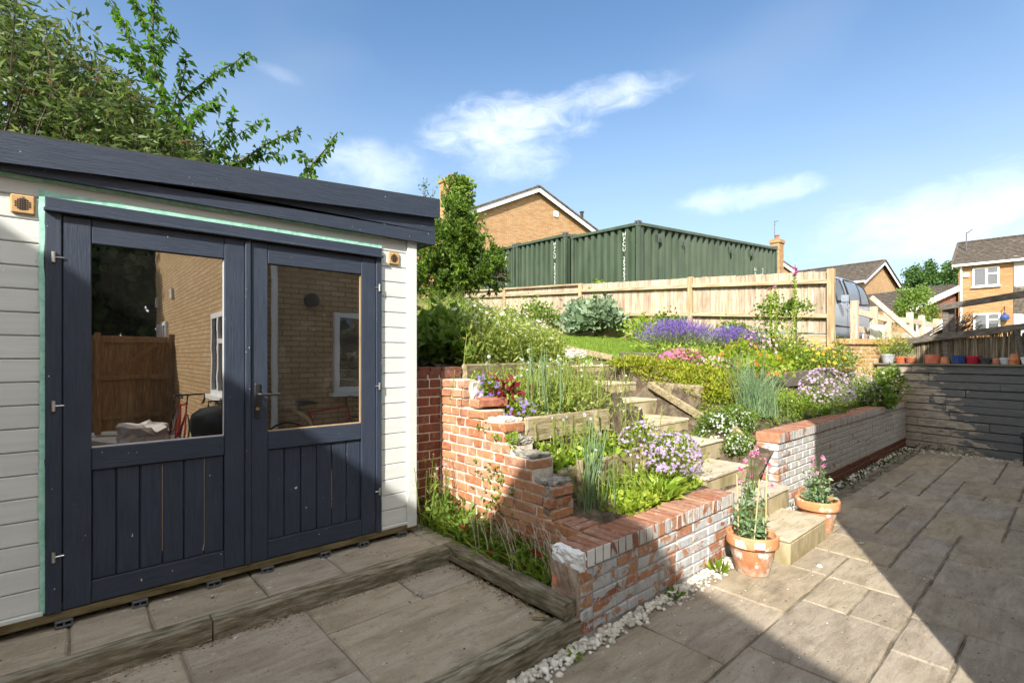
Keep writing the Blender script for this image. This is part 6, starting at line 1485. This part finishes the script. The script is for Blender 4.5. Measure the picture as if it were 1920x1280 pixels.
def flower_mound(name, label, px, d, rad, n, mt, fm, nf, fr, L=.04, Wd=.015, zo=.3, petals=5, cat='plant', clumps=30, lowf=.15, base=None):
    c = gpt(px, d) if base is None else np.array(base, float); cc = (c[0], c[1], c[2] + rad[2] * zo); lf = bush(cc, rad, n, L, Wd, clumps, .2, .35)
    fl = LF(); P, N = shell(cc, (rad[0] * 1.05, rad[1] * 1.05, rad[2] * 1.08), nf, .92, low=lowf - .3); fl.flowers(P + [0, 0, fr * .3], N + rdir(len(P)) * .5 + [-.2, -.2, .3], fr * rng.uniform(.7, 1.2, len(P)), petals)
    plant(name, label, tuple(c), [('foliage', lf, mt), ('flowers', fl, fm)], cat=cat); return c
flower_mound('dianthus', 'mat of bright pink flowers along the top of the heath mound', 1282, 7.5, (.50, .30, .14), 700, 'f_bush', 'p_pink', 420, .022)
flower_mound('dianthus', 'pale pink flower mat between the pink flowers and the nasturtiums', 1336, 7.3, (.34, .28, .12), 400, 'f_bush', 'p_palepink', 260, .022)
flower_mound('nasturtium', 'yellow-green nasturtium with red and orange flowers below the lavender', 1388, 7.4, (.42, .4, .30), 700, 'f_lime', 'p_red', 26, .035, .07, .06)
flower_mound('nasturtium', 'lime leaved nasturtium trailing by the tall stems with orange blooms', 1430, 7.0, (.36, .32, .24), 560, 'f_lime', 'p_orange', 24, .035, .07, .06)
flower_mound('pink_geranium', 'salmon pink blooms between lavender and foxgloves', 1425, 8.5, (.42, .4, .45), 600, 'f_bush', 'p_palepink', 80, .03, .06, .04)
flower_mound('leafy_perennial', 'tall yellow-green perennial at the foot of the foxgloves', 1468, 8.3, (.40, .38, .52), 1200, 'f_bright', 'p_cream', 60, .018, .06, .02)
flower_mound('marigold', 'green bush of yellow-orange daisies near the fence post', 1525, 8.5, (.55, .45, .36), 1300, 'f_bush', 'p_yellow', 70, .036, .07, .02, petals=8)
flower_mound('marigold', 'second clump of orange daisies in front of the fence post', 1563, 9.0, (.42, .4, .34), 900, 'f_bush', 'p_orange', 44, .034, .07, .02, petals=8)
flower_mound('coreopsis', 'loose yellow-flowered plant in front of the yellow brick wall', 1625, 8.7, (.62, .5, .42), 1200, 'f_bright', 'p_cream', 90, .024, .06, .02, petals=7)
# foxgloves and the leafy shrubs behind them
def foxglove(px, d, z1, label, lean=0, bloom=.2, fm='p_foxglove'):
    c = gpt(px, d); t_ = np.array([c[0] + lean, c[1], z1]); m = MB().tube([c, (c + t_) / 2 + [.01, 0, 0], t_], [.012, .010, .005], 6); lf = LF(); fl = LF()
    n_ = 150; s = rng.uniform(.35, .93, n_); lf.leaves(c + (t_ - c) * s[:, None] + rng.normal(0, .012, (n_, 3)), rdir(n_) * [1, 1, .2] + [0, 0, -.3], .045, .026)
    lf.leaves(c + rng.normal(0, .05, (14, 3)) * [1, 1, .3] + [0, 0, .05], rdir(14) * [1, 1, .4], .2, .08)
    n_ = int(44 * bloom / .2); s = rng.uniform(1 - bloom, 1.0, n_); fl.leaves(c + (t_ - c) * s[:, None], rdir(n_) * [1, 1, .2] + [0, 0, -.35], .055, .035)
    plant('foxglove', label, tuple(c), [('stem', m, 'f_bright'), ('leaves', lf, 'f_bright'), ('flowers', fl, fm)], 'foxgloves by the fence')
foxglove(1489, 8.2, 3.08, 'tallest foxglove, its pink tip above the fence', .03, .10)
foxglove(1455, 8.2, 2.76, 'second foxglove spire, gone to seed below the fence top', 0, .03)
foxglove(1444, 8.3, 2.72, 'thin bare foxglove stalk beside the seed spire', 0, .02, 'f_redleaf')
for px, py, d, r_, lab in ((1447, 600, 8.7, .24, 'rose bush with dark leaves in front of the fence rail'), (1493, 583, 8.6, .26, 'leafy crown of the rose standard round the tallest foxglove')):
    p = pix(px, py, d); g = gpt(px, d); lf = bush(p, (r_, r_, r_ * (1.4 if px < 1470 else .6)), 300, .07, .045, 14, .3); m = MB().tube([g, (g + p) / 2, p], .012, 6); plant('rose_bush', lab, tuple(g), [('stem', m, 'bark'), ('foliage', lf, 'f_bush')], cat='shrub')

# --- bed on top of the painted wall
def tuft(name, label, c, n, h0_, h1_, spread, w_, mt, bend=.3, lean=.2, fm=None, nf=0, fr=.02, cat='plant', parts=None):
    c = np.array(c, float); B_ = c + np.stack([rng.normal(0, spread, n), rng.normal(0, spread, n), np.zeros(n)], 1); hh_ = rng.uniform(h0_, h1_, n); Dv = rng.normal(0, lean, (n, 3)) + [0, 0, 1]
    lf = LF().blades(B_, Dv, hh_, w_, bend); ps = [('blades', lf, mt)]
    if fm:
        fl = LF(); k = rng.choice(n, nf, False); fl.flowers(B_[k] + unit(Dv[k]) * hh_[k][:, None] * .98, rdir(nf) * .6 + [0, 0, .8], fr, 5); ps.append(('flowers', fl, fm))
    return plant(name, label, tuple(c), ps + (parts or []), cat=cat)
def wbase(px, d): p = pix(px, 0, d); return np.array([p[0], p[1], gz(p[0], p[1])])
tuft('chives', 'spiky blue-green grass clump behind the white flowers', wbase(1418, 5.95), 520, .35, .68, .10, .006, 'f_blue', .25, .16)
tuft('garlic_stems', 'tall straight green stems rising through the bed below the nasturtium', wbase(1400, 6.25), 60, .55, .85, .12, .009, 'f_blue', .06, .08)
flower_mound('spurge', 'bright green ferny mound beside the spiky grass', 1478, 6.45, (.34, .26, .24), 1500, 'f_bright', 'p_cream', 8, .01, .05, .016)
flower_mound('aster', 'cloud of lilac daisies above the painted wall', 1548, 7.3, (.48, .34, .38), 1000, 'f_lavender', 'p_lilac', 330, .020, .05, .012, petals=7, zo=.5)
flower_mound('aster', 'sparser lilac daisies next to the big-leaved plant', 1606, 7.9, (.36, .3, .36), 700, 'f_lavender', 'p_mauve', 130, .020, .05, .014, petals=7, zo=.5)
flower_mound('comfrey', 'dark broad-leaved plant at the far end of the painted wall', 1636, 8.1, (.3, .26, .26), 600, 'f_bush', 'p_violet', 14, .02, .11, .07, zo=.5)
flower_mound('ground_cover', 'low green ground cover along the painted wall top', 1560, 6.95, (.5, .16, .09), 900, 'f_bush', 'p_lilac', 20, .012, .03, .018)
# black pot on the wall with its plant, and a beige one behind
bp = np.array([*onX(1666, 10.55)[:2], .805]); bp = np.array([10.45, 2.12, .806])
def simple_pot(name, label, c, r_, h_, mat, bot=.75, grp=None):
    t = thing(name, label, 'flower pot', tuple(c), 0, grp)
    MB().lathe([(0, 0), (r_ * bot, 0), (r_ * bot, .004), (r_ * .95, h_ * .8), (r_, h_ * .8), (r_ * 1.02, h_), (r_ * .9, h_), (r_ * .86, h_ * .85), (0, h_ * .85)], 24).build('body', M[mat], t, True)
    MB().lathe([(r_ * .87, h_ * .87), (0, h_ * .9)], 16).build('soil', M['soil'], t, True); return t
simple_pot('flower_pot', 'black plastic pot standing on the end of the painted wall', bp, .135, .21, 'pot_black')
simple_pot('flower_pot', 'beige pot squeezed in behind the black pot', bp + [.28, .03, 0], .11, .22, 'pot_beige')
lf = bush(bp + [0, 0, .36], (.2, .18, .2), 420, .07, .035, 18, .25); m = stems_between(MB(), bp + [0, 0, .17], [bp + np.array([ru(-.15, .15), ru(-.12, .12), ru(.3, .5)]) for _ in range(12)], .005); fl = LF(); P, N = shell(bp + [0, 0, .36], (.2, .18, .2), 18, .9, low=0); fl.flowers(P, N, .028, 6)
plant('potted_perennial', 'bushy pale-flowered plant growing out of the black pot', tuple(bp), [('stems', m, 'f_bush'), ('foliage', lf, 'f_bush'), ('flowers', fl, 'p_cream')])
# white alyssum and friends by the steps
for i, (px, py, d, rx, lab) in enumerate(((1345, 800, 5.55, .20, 'white flower mound tumbling beside the middle steps'), (1385, 790, 5.6, .17, 'white flowers between the mound and the painted wall corner'), (1388, 835, 5.25, .14, 'lowest white flowers hanging over the step edge'))):
    p = pix(px, py, d); flower_mound('alyssum', lab, 0, 0, (rx, rx, rx * .95), 1700, 'f_bush', 'p_white', 190, .014, .045, .018, zo=.3, base=(p[0], p[1], p[2] - rx * .5), lowf=.05)
# --- lower terraces
def mauve(p, rad, n, nf, lab, fm='p_mauve'):
    flower_mound('campanula', lab, 0, 0, rad, n, 'f_bright', fm, nf, .017, .035, .02, zo=.4, base=p, lowf=.0)
q = pix(1265, 850, 4.35); mauve((q[0], q[1], .60), (.28, .20, .22), 700, 420, 'dense mauve bellflowers spilling beside the lower steps')
q = pix(1205, 815, 4.4); mauve((q[0], q[1], .72), (.24, .2, .2), 420, 150, 'looser mauve bellflowers behind the round stake')
q = pix(895, 700, 3.95); mauve((2.60, 3.28, 1.22), (.11, .15, .15), 260, 90, 'violet bellflowers on the broken wall top', 'p_violet')
mauve((2.72, 3.0, 1.10), (.12, .18, .10), 260, 70, 'trailing violet bellflowers behind the loose bricks', 'p_violet')
lf = bush((2.70, 3.22, 1.22), (.13, .15, .16), 130, .07, .05, 8, .4); plant('coral_bells', 'dark red leaved plant among the violet bellflowers', (2.7, 3.22, 1.1), [('foliage', lf, 'f_redleaf')])
lf = bush((2.62, 3.30, 1.22), (.10, .10, .12), 60, .10, .08, 8, .4); plant('foxglove_rosette', 'round green leaves at the broken end of the tall brickwork', (2.62, 3.3, 1.15), [('foliage', lf, 'f_bush')])
def stalks(label, p, n, h0_, h1_, sp, mt='f_blue', fm='p_paleblue', nf=None, leafy=True, lean=.10):
    p = np.array(p, float); B_ = p + rng.normal(0, 1, (n, 3)) * [sp[0], sp[1], 0]; hh_ = rng.uniform(h0_, h1_, n); Dv = unit(rng.normal(0, lean, (n, 3)) + [0, 0, 1]); m = MB()
    for b, d_, h_ in zip(B_, Dv, hh_): m.tube([b, b + d_ * h_ * .5 + rng.normal(0, .01, 3), b + d_ * h_], [.004, .0035, .002], 4, False)
    lf = LF()
    if leafy:
        for k in range(9): s = rng.uniform(.1, .95, n)[:, None]; lf.leaves(B_ + Dv * hh_[:, None] * s, rdir(n) + [0, 0, .4], rng.uniform(.03, .08, n), .008)
    fl = LF(); k = np.arange(n) if nf is None else rng.choice(n, nf, False); fl.flowers(B_[k] + Dv[k] * hh_[k][:, None], rdir(len(k)) * .7 + [-.3, -.4, .6], rng.uniform(.011, .018, len(k)), 6, .1)
    plant('wildflower', label, tuple(p), [('stems', m, mt), ('leaves', lf, 'f_meadow'), ('flowers', fl, fm)])
stalks('tall blue-green onion stalks in front of the top terrace board', (2.95, 3.0, 1.10), 26, .38, .62, (.10, .07), leafy=False, nf=3)
stalks('feathery pale blue flowers filling the bed below the top board', (3.30, 3.25, 1.18), 80, .2, .42, (.32, .16), 'f_meadow', 'p_paleblue', 34)
stalks('white flowered feathery stems beside the upper steps', (3.62, 3.35, 1.2), 70, .2, .42, (.16, .16), 'f_meadow', 'p_white', 26)
stalks('wispy flower stems in the bed above the lowest board', (3.15, 2.68, .78), 44, .15, .34, (.22, .05), 'f_meadow', 'p_paleblue', 14)
stalks('tall thin stalks at the concrete wall end in the lowest bed', (2.80, 2.30, .50), 30, .42, .70, (.07, .05), leafy=False, nf=3, lean=.16)
stalks('green feathery seedlings along the lowest board', (3.2, 2.34, .52), 36, .14, .30, (.3, .06), 'f_bright', 'p_white', 6)
stalks('wispy flowering grass leaning over the middle steps', (4.02, 2.86, .84), 16, .22, .46, (.08, .10), 'f_meadow', 'p_white', 6)
stalks('wispy blue-flowered stems beside the lower steps', (3.98, 2.45, .6), 20, .2, .36, (.06, .12), 'f_meadow', 'p_paleblue', 6)
stalks('loose wild stems leaning out over the upper steps', (4.15, 3.35, 1.18), 34, .2, .44, (.16, .16), 'f_meadow', 'p_white', 9, lean=.2)
def rosette(label, p, n, L, Wd, mt, sp=.06, up=.55):
    p = np.array(p, float); a = rng.uniform(0, 6.28, n); Dv = np.stack([np.cos(a), np.sin(a), rng.uniform(.15, up * 2, n)], 1); lf = LF()
    lf.leaves(p + np.stack([np.cos(a), np.sin(a), np.zeros(n)], 1) * rng.uniform(0, sp, n)[:, None], Dv, rng.uniform(.6, 1.1, n) * L, Wd, .2); plant('leafy_plant', label, tuple(p), [('leaves', lf, mt)])
rosette('lush bright green rosette at the edge of the low wall', (3.52, 2.20, .50), 110, .17, .05, 'f_bright', .12)
rosette('second green rosette beside the mauve flowers', (3.72, 2.26, .51), 70, .14, .045, 'f_bright', .09)
rosette('lettuce-like lime leaves between the two lower boards', (2.95, 2.62, .76), 60, .13, .06, 'f_lime', .14)
rosette('broad pale leaves at the broken bricks in the middle bed', (2.78, 2.66, .74), 34, .12, .07, 'f_bright', .1)
rosette('bright seedlings between boards near the steps', (3.4, 2.66, .78), 50, .09, .05, 'f_bright', .2)
lf = bush((3.18, 2.16, .50), (.30, .10, .06), 420, .04, .035, 22, .3); plant('ground_cover', 'lime green ground cover creeping over the low wall top', (3.18, 2.16, .5), [('foliage', lf, 'f_lime')])
lf = bush((2.42, 2.78, .96), (.07, .09, .06), 130, .032, .026, 9, .3); plant('wall_creeper', 'small creeper rooted in the broken brick steps', (2.42, 2.78, .95), [('foliage', lf, 'f_bright')])
lf = bush((2.40, 3.02, 1.02), (.03, .12, .05), 60, .026, .02, 6, .3); plant('wall_creeper', 'tiny creeper hanging on the sunlit brick face', (2.4, 3.02, 1.0), [('foliage', lf, 'f_bush')])
lf = LF(); P = np.array([2.40, 2.9, 0]) + np.stack([-np.abs(rng.normal(0, .012, 70)), rng.normal(0, .10, 70), rng.uniform(.35, .78, 70)], 1); lf.leaves(P, rdir(70) + [-.5, 0, 0], .04, .028); plant('bindweed', 'thin weed climbing up the middle of the brick wall', (2.38, 2.9, .2), [('leaves', lf, 'f_bush')])
def undergrowth(label, n, fx, fy, hmax, L, Wd, mt, keep=None):
    X = fx(n); Y = fy(X); Z = np.array([gz(a, b) for a, b in zip(X, Y)]); k = np.ones(n, bool) if keep is None else np.array([keep(a, b) for a, b in zip(X, Y)])
    P = np.stack([X, Y, Z + rng.random(n) ** 1.4 * hmax], 1)[k]; n = len(P)
    lf = LF().leaves(P, rdir(n) + [-.15, -.15, .55], rng.uniform(.6, 1.2, n) * L, rng.uniform(.7, 1.2, n) * Wd); lf.build('undergrowth', M[mt], label=label, cat='undergrowth', kind='stuff')
for q, (x, y) in enumerate(((3.0, 3.3), (3.6, 3.4), (3.8, 3.6), (3.3, 3.05), (3.15, 2.66), (3.62, 2.70))):
    rosette(['broad leaves under the top board near the broken wall', 'leafy clump midway below the top board', 'leafy clump below the top board near the steps', 'leaf rosette right behind the middle board', 'leaf rosette behind the lowest board, wall side', 'leaf rosette behind the lowest board, step side'][q], (x, y, gz(x, y)), 26, .15, .055, ['f_bush', 'f_bright'][q % 2], .06, .7)
offl = lambda x, y: x < stair_l(y) - .02
undergrowth('feathery green growth filling the bed below the top terrace board', 2600, lambda n: rng.uniform(2.66, 3.9, n), lambda X: np.array([terr2(x) + .04 + (terr1(x) - terr2(x) - .08) * random.random() for x in X]), .16, .055, .018, 'f_meadow', offl)
undergrowth('leafy growth between the middle and lowest terrace boards', 900, lambda n: rng.uniform(2.66, 3.7, n), lambda X: np.array([terr3(x) + .04 + (terr2(x) - terr3(x) - .08) * random.random() for x in X]), .13, .06, .028, 'f_bright', offl)
undergrowth('low leafy growth in the bed behind the low wall', 900, lambda n: rng.uniform(3.0, 4.05, n), lambda X: np.array([2.10 + (terr3(x) - 2.16) * random.random() for x in X]), .06, .05, .028, 'f_bright', offl)
undergrowth('green growth covering the bed above the painted wall', 3800, lambda n: rng.uniform(5.75, 10.9, n), lambda X: np.array([2.26 + (min(upline(x), 3.0) - 2.32) * random.random() for x in X]), .12, .05, .02, 'f_bush')
undergrowth('mixed leaves filling the upper flower bed below the fence', 5200, lambda n: rng.uniform(6.5, 10.1, n), lambda X: np.array([upline(x) + .05 + 1.6 * random.random() for x in X]), .22, .07, .03, 'f_bright', lambda x, y: y < 4.6)
undergrowth('creeping green growth on the bank beside the sloping board', 1500, lambda n: rng.uniform(5.5, 6.2, n), lambda X: np.array([ru(2.75, 4.1) for x in X]), .08, .045, .016, 'f_heath', lambda x, y: x > stair_r(y) + .08)
undergrowth('tufts of small weeds along the side of the steps', 700, lambda n: rng.uniform(5.0, 5.75, n), lambda X: np.array([ru(2.3, 3.0) for x in X]), .07, .04, .02, 'f_bush', lambda x, y: x > stair_r(y) + .05)
# --- weedy strip between the deck and the old wall
wd_ = thing('weeds', 'tangle of weeds, red leaves and dry straw at the foot of the brick wall', 'weeds', (2.27, 2.7, .2)); wd_['kind'] = 'stuff'
n_ = 1500; B_ = np.stack([rng.uniform(2.16, 2.39, n_), rng.uniform(2.08, 3.55, n_), np.full(n_, .19)], 1); hz = np.interp(B_[:, 1], [2.05, 2.6, 3.1, 3.5], [.10, .13, .20, .26])
LF().leaves(B_ + np.stack([rng.normal(0, .02, n_), rng.normal(0, .03, n_), rng.random(n_) * hz], 1), rdir(n_) + [-.2, 0, .5], rng.uniform(.03, .075, n_), rng.uniform(.018, .04, n_)).build('leaves', M['f_bush'], wd_, kind='stuff')
k = rng.choice(n_, 380); LF().blades(B_[k], rng.normal(0, .45, (380, 3)) + [-.1, 0, 1], rng.uniform(.09, .26, 380), .010, .5).build('grass', M['f_bright'], wd_, kind='stuff')
k = rng.choice(n_, 46); LF().leaves(B_[k] + rng.random((46, 1)) * [0, 0, .2], rdir(46) + [-.3, 0, .4], .06, .035).build('red_leaves', M['f_redleaf'], wd_, kind='stuff')
m = MB()
for i in range(56):
    y = ru(2.12, 3.05); a = np.array([ru(2.2, 2.38), y, .2]); b = a + [ru(-.05, .08), -ru(.02, .18), ru(.15, .30)]; c = b + [ru(-.16, -.02), -ru(.10, .30), -ru(.05, .28)]; m.tube([a, (a + b) / 2 + rng.normal(0, .02, 3), b, (b + c) / 2 + [0, 0, .03], c], .0022, 4, False)
m.build('dry_straw', M['f_dry'], wd_, kind='stuff')
stalks('pale pink willowherb next to the shed corner post', (2.20, 3.42, .22), 16, .34, .60, (.05, .05), 'f_bush', 'p_palepink', 12)
for p in ((3.98, 1.80, .0), (3.28, 1.80, 0), (2.62, 1.80, 0), (2.0, 1.80, 0)):
    pass
rosette('green weed rooted in the gravel between wall and front pot', (3.60, 1.75, .0), 14, .14, .045, 'f_bright', .03, .9)
rosette('small weed in the gravel midway along the low wall', (3.02, 1.78, .0), 22, .06, .03, 'f_bush', .04)
rosette('tiny weed in the gravel near the sleeper corner', (2.02, 1.77, .0), 14, .05, .022, 'f_bright', .03)
lf = LF()
n_ = 420; P = np.stack([rng.uniform(5.3, 10.6, n_), 1.97 - np.abs(rng.normal(0, .09, n_)), rng.uniform(0, .04, n_)], 1); lf.leaves(P, rdir(n_) + [0, 0, .6], .04, .022)
P = np.stack([rng.uniform(10.75, 10.98, 90), rng.uniform(.8, 1.8, 90), rng.uniform(0, .09, 90)], 1); lf.leaves(P, rdir(90) + [0, 0, .6], .05, .02); lf.build('weeds', M['f_dark'], label='small weeds along the gravel below the painted wall', cat='weeds', kind='stuff')

# --- terracotta pots with sweet peas
def terra(x, y, label, lab2, hgt, stake_mat, seed, flowers_n, tall):
    global rng
    t = thing('terracotta_pot', label, 'flower pot', (x, y, 0), 0, 'terracotta pots by the steps')
    r_ = .18; bot = .118
    MB().lathe([(0, 0), (bot * .96, 0), (bot, .006), (r_ * .885, .205), (r_ * .9, .212)], 40).build('body', M['terracotta'], t, True, smooth=True)
    MB().lathe([(r_ * .9, .205), (r_ * .985, .206), (r_, .213), (r_ * 1.0, .278), (r_ * .985, .287), (r_ * .90, .288), (r_ * .875, .28), (r_ * .84, .2), (r_ * .5, .19)], 40).build('rim', M['terracotta_rim'], t, True, smooth=True)
    MB().lathe([(r_ * .86, .235), (r_ * .4, .246), (0, .242)], 24).build('compost', M['soil'], t, True)
    c = np.array([x, y, .24]); m = MB(); cn = []; lf = LF(); fl = LF(); fd = LF()
    for i in range(tall[0]):
        a = i * 6.28 / tall[0] + .5; b = c + [math.cos(a) * .09, math.sin(a) * .09, -.03]; tp_ = b + np.array([rng.normal(0, .02), rng.normal(0, .02), tall[1] * ru(.82, 1.02)]); cn.append(MB().tube([b, tp_], .0045, 6))
    for i in range(20):
        a = ru(0, 6.28); b = c + [math.cos(a) * ru(.02, .11), math.sin(a) * ru(.02, .11), 0]; h_ = ru(.3, 1) * hgt; tp_ = b + np.array([rng.normal(0, .045), rng.normal(0, .045), h_]); md = (b + tp_) / 2 + rng.normal(0, .025, 3)
        m.tube([b, md, tp_], [.003, .0026, .0014], 4, False)
        n_ = 19; s = rng.uniform(.05, .95, n_)[:, None]; Q = b + (tp_ - b) * s + rng.normal(0, .018, (n_, 3)); lf.leaves(Q, rdir(n_) + [0, 0, .2], rng.uniform(.03, .06, n_), rng.uniform(.016, .028, n_), .15)
    lf.leaves(c + rng.normal(0, .05, (90, 3)) * [1, 1, .5] + [0, 0, .05], rdir(90) + [0, 0, .4], .055, .03)
    for i in range(flowers_n):
        a = ru(0, 6.28); p_ = c + np.array([math.cos(a) * ru(.03, .15), math.sin(a) * ru(.03, .15), hgt * ru(.62, 1.12)]); b = c + [0, 0, hgt * .5]; m.tube([b, (b + p_) / 2 + [0, 0, .03], p_], .0015, 4, False)
        for k in range(2):
            q_ = p_ + rng.normal(0, .009, 3); o = unit(np.array([ru(-1, .2), ru(-1, .2), .25])); (fl if random.random() < .6 else fd).flowers([q_], [o], .019, 4, .35); fl.leaves([q_], [o + [0, 0, .3]], .018, .016)
    m_t = thing('sweet_pea', lab2, 'plant', (x, y, .24), 0, 'sweet peas in terracotta pots')
    [q.build('cane', M[stake_mat], m_t) for q in cn]; m.build('stems', M['f_bush'], m_t, kind='stuff'); lf.build('leaves', M['f_blue'], m_t, kind='stuff'); fl.build('flowers', M['p_pink'], m_t, kind='stuff'); fd.build('pale_flowers', M['p_palepink'], m_t, kind='stuff')
    return t
random.seed(14)
t = terra(3.80, 1.60, 'weathered terracotta pot in front of the low wall with a white label', 'sweet peas with pale canes growing in the front terracotta pot', .60, 'cane', 1, 13, (4, .52))
MB().add([(3.80 + .1825 * math.cos(a), 1.60 + .1825 * math.sin(a), z) for z in (.222, .272) for a in np.linspace(R(-152), R(-130), 5)], [[i, i + 1, i + 6, i + 5] for i in range(4)]).build('label_sticker', M['white_seal'], t)
MB().add([(3.80 + .1828 * math.cos(a), 1.60 + .1828 * math.sin(a), z) for z in (.212, .222) for a in np.linspace(R(-152), R(-130), 5)], [[i, i + 1, i + 6, i + 5] for i in range(4)]).build('red_strip', M['red_metal'], t)
terra(5.14, 1.58, 'terracotta pot half hidden behind the bottom step', 'sweet peas with a brown stake in the rear terracotta pot', .40, 'stick', 2, 7, (2, .46))
# --- plants in the shelf pots
c, d = onwall(1665, .08); lf = bush((c[0], c[1], 1.80), (.26, .24, .22), 420, .04, .012, 24, .3); m = stems_between(MB(), (c[0], c[1], 1.6), [np.array([c[0] + ru(-.25, .25), c[1] + ru(-.25, .25), ru(1.75, 2.15)]) for _ in range(34)], .003)
plant('potted_herb', 'airy yellow-green sprigs growing in the grey shelf pot', (c[0], c[1], 1.6), [('stems', m, 'f_lime'), ('leaves', lf, 'f_lime')])
c, d = onwall(1690, .08); lf = bush((c[0], c[1], 1.70), (.12, .12, .17), 420, .05, .012, 16, .3, .6); plant('potted_herb', 'upright dark green herb in the orange shelf pot', (c[0], c[1], 1.56), [('leaves', lf, 'f_bush')])
c, d = onwall(1708, .08); lf = LF().blades(np.array([c[0], c[1], 1.54]) + rng.normal(0, .03, (60, 3)) * [1, 1, 0], rng.normal(0, .5, (60, 3)) + [0, 0, 1], .14, .004); plant('dead_plant', 'dry grey stems in the brown shelf pot', (c[0], c[1], 1.54), [('stems', lf, 'f_dry')])
# --- far trees
def far_tree(name, label, px, py, d, rx, rz, n, L, mat, zg=1.7, clumps=60, cs=.14):
    c = pix(px, py, d); t = thing(name, label, 'tree', (c[0], c[1], zg)); lf = LF(); P, N = shell(c, (rx, rx, rz), n, clumps=clumps, cs=cs, low=-.9); lf.leaves(P, N * .5 + rdir(len(P)) + [0, 0, .2], L * rng.uniform(.6, 1.2, len(P)), L * .6, .2)
    m = MB().tube([(c[0], c[1], zg - .3), (c[0], c[1], c[2] - rz * .4), (c[0] + .2, c[1], c[2] + rz * .3)], [rx * .1, rx * .08, rx * .03], 8)
    for a in range(6): m.tube([(c[0], c[1], c[2] - rz * .4), (c[0] + rx * .6 * math.cos(a), c[1] + rx * .6 * math.sin(a), c[2] + rz * .2)], [rx * .04, rx * .01], 6, False)
    m.build('trunk', M['bark'], t); lf.build('crown', M[mat], t)
far_tree('oak_tree', 'large dark round-topped tree behind the orange brick house', 1752, 552, 52, 3.3, 3.4, 18000, .28, 'f_oak', clumps=130, cs=.075)
far_tree('bush', 'bright green bush in front of the low brown roof', 1714, 576, 24, .9, 1.0, 3000, .13, 'f_bush', clumps=70)
for x, y, z, rr, lab in ((.2, -12.5, 3.4, 2.6, 'dark tree behind the gate, seen in the shed glass'), (-2.6, -12.5, 4.0, 2.8, 'second dark tree behind the gate, farther from the house'), (-.8, -15.5, 5.5, 3.6, 'tallest dark tree behind the gate, at the back')):
    t = thing('tree', lab, 'tree', (x, y, 0)); lf = LF(); P, N = shell((x, y, z), (rr, rr * .8, rr * 1.25), 9000, clumps=150, cs=.13, low=-1); lf.leaves(P, N * .4 + rdir(len(P)), .34, .22); MB().tube([(x, y, 0), (x, y, z)], [.16, .08], 8).build('trunk', M['bark'], t); lf.build('crown', M['f_dark'], t)
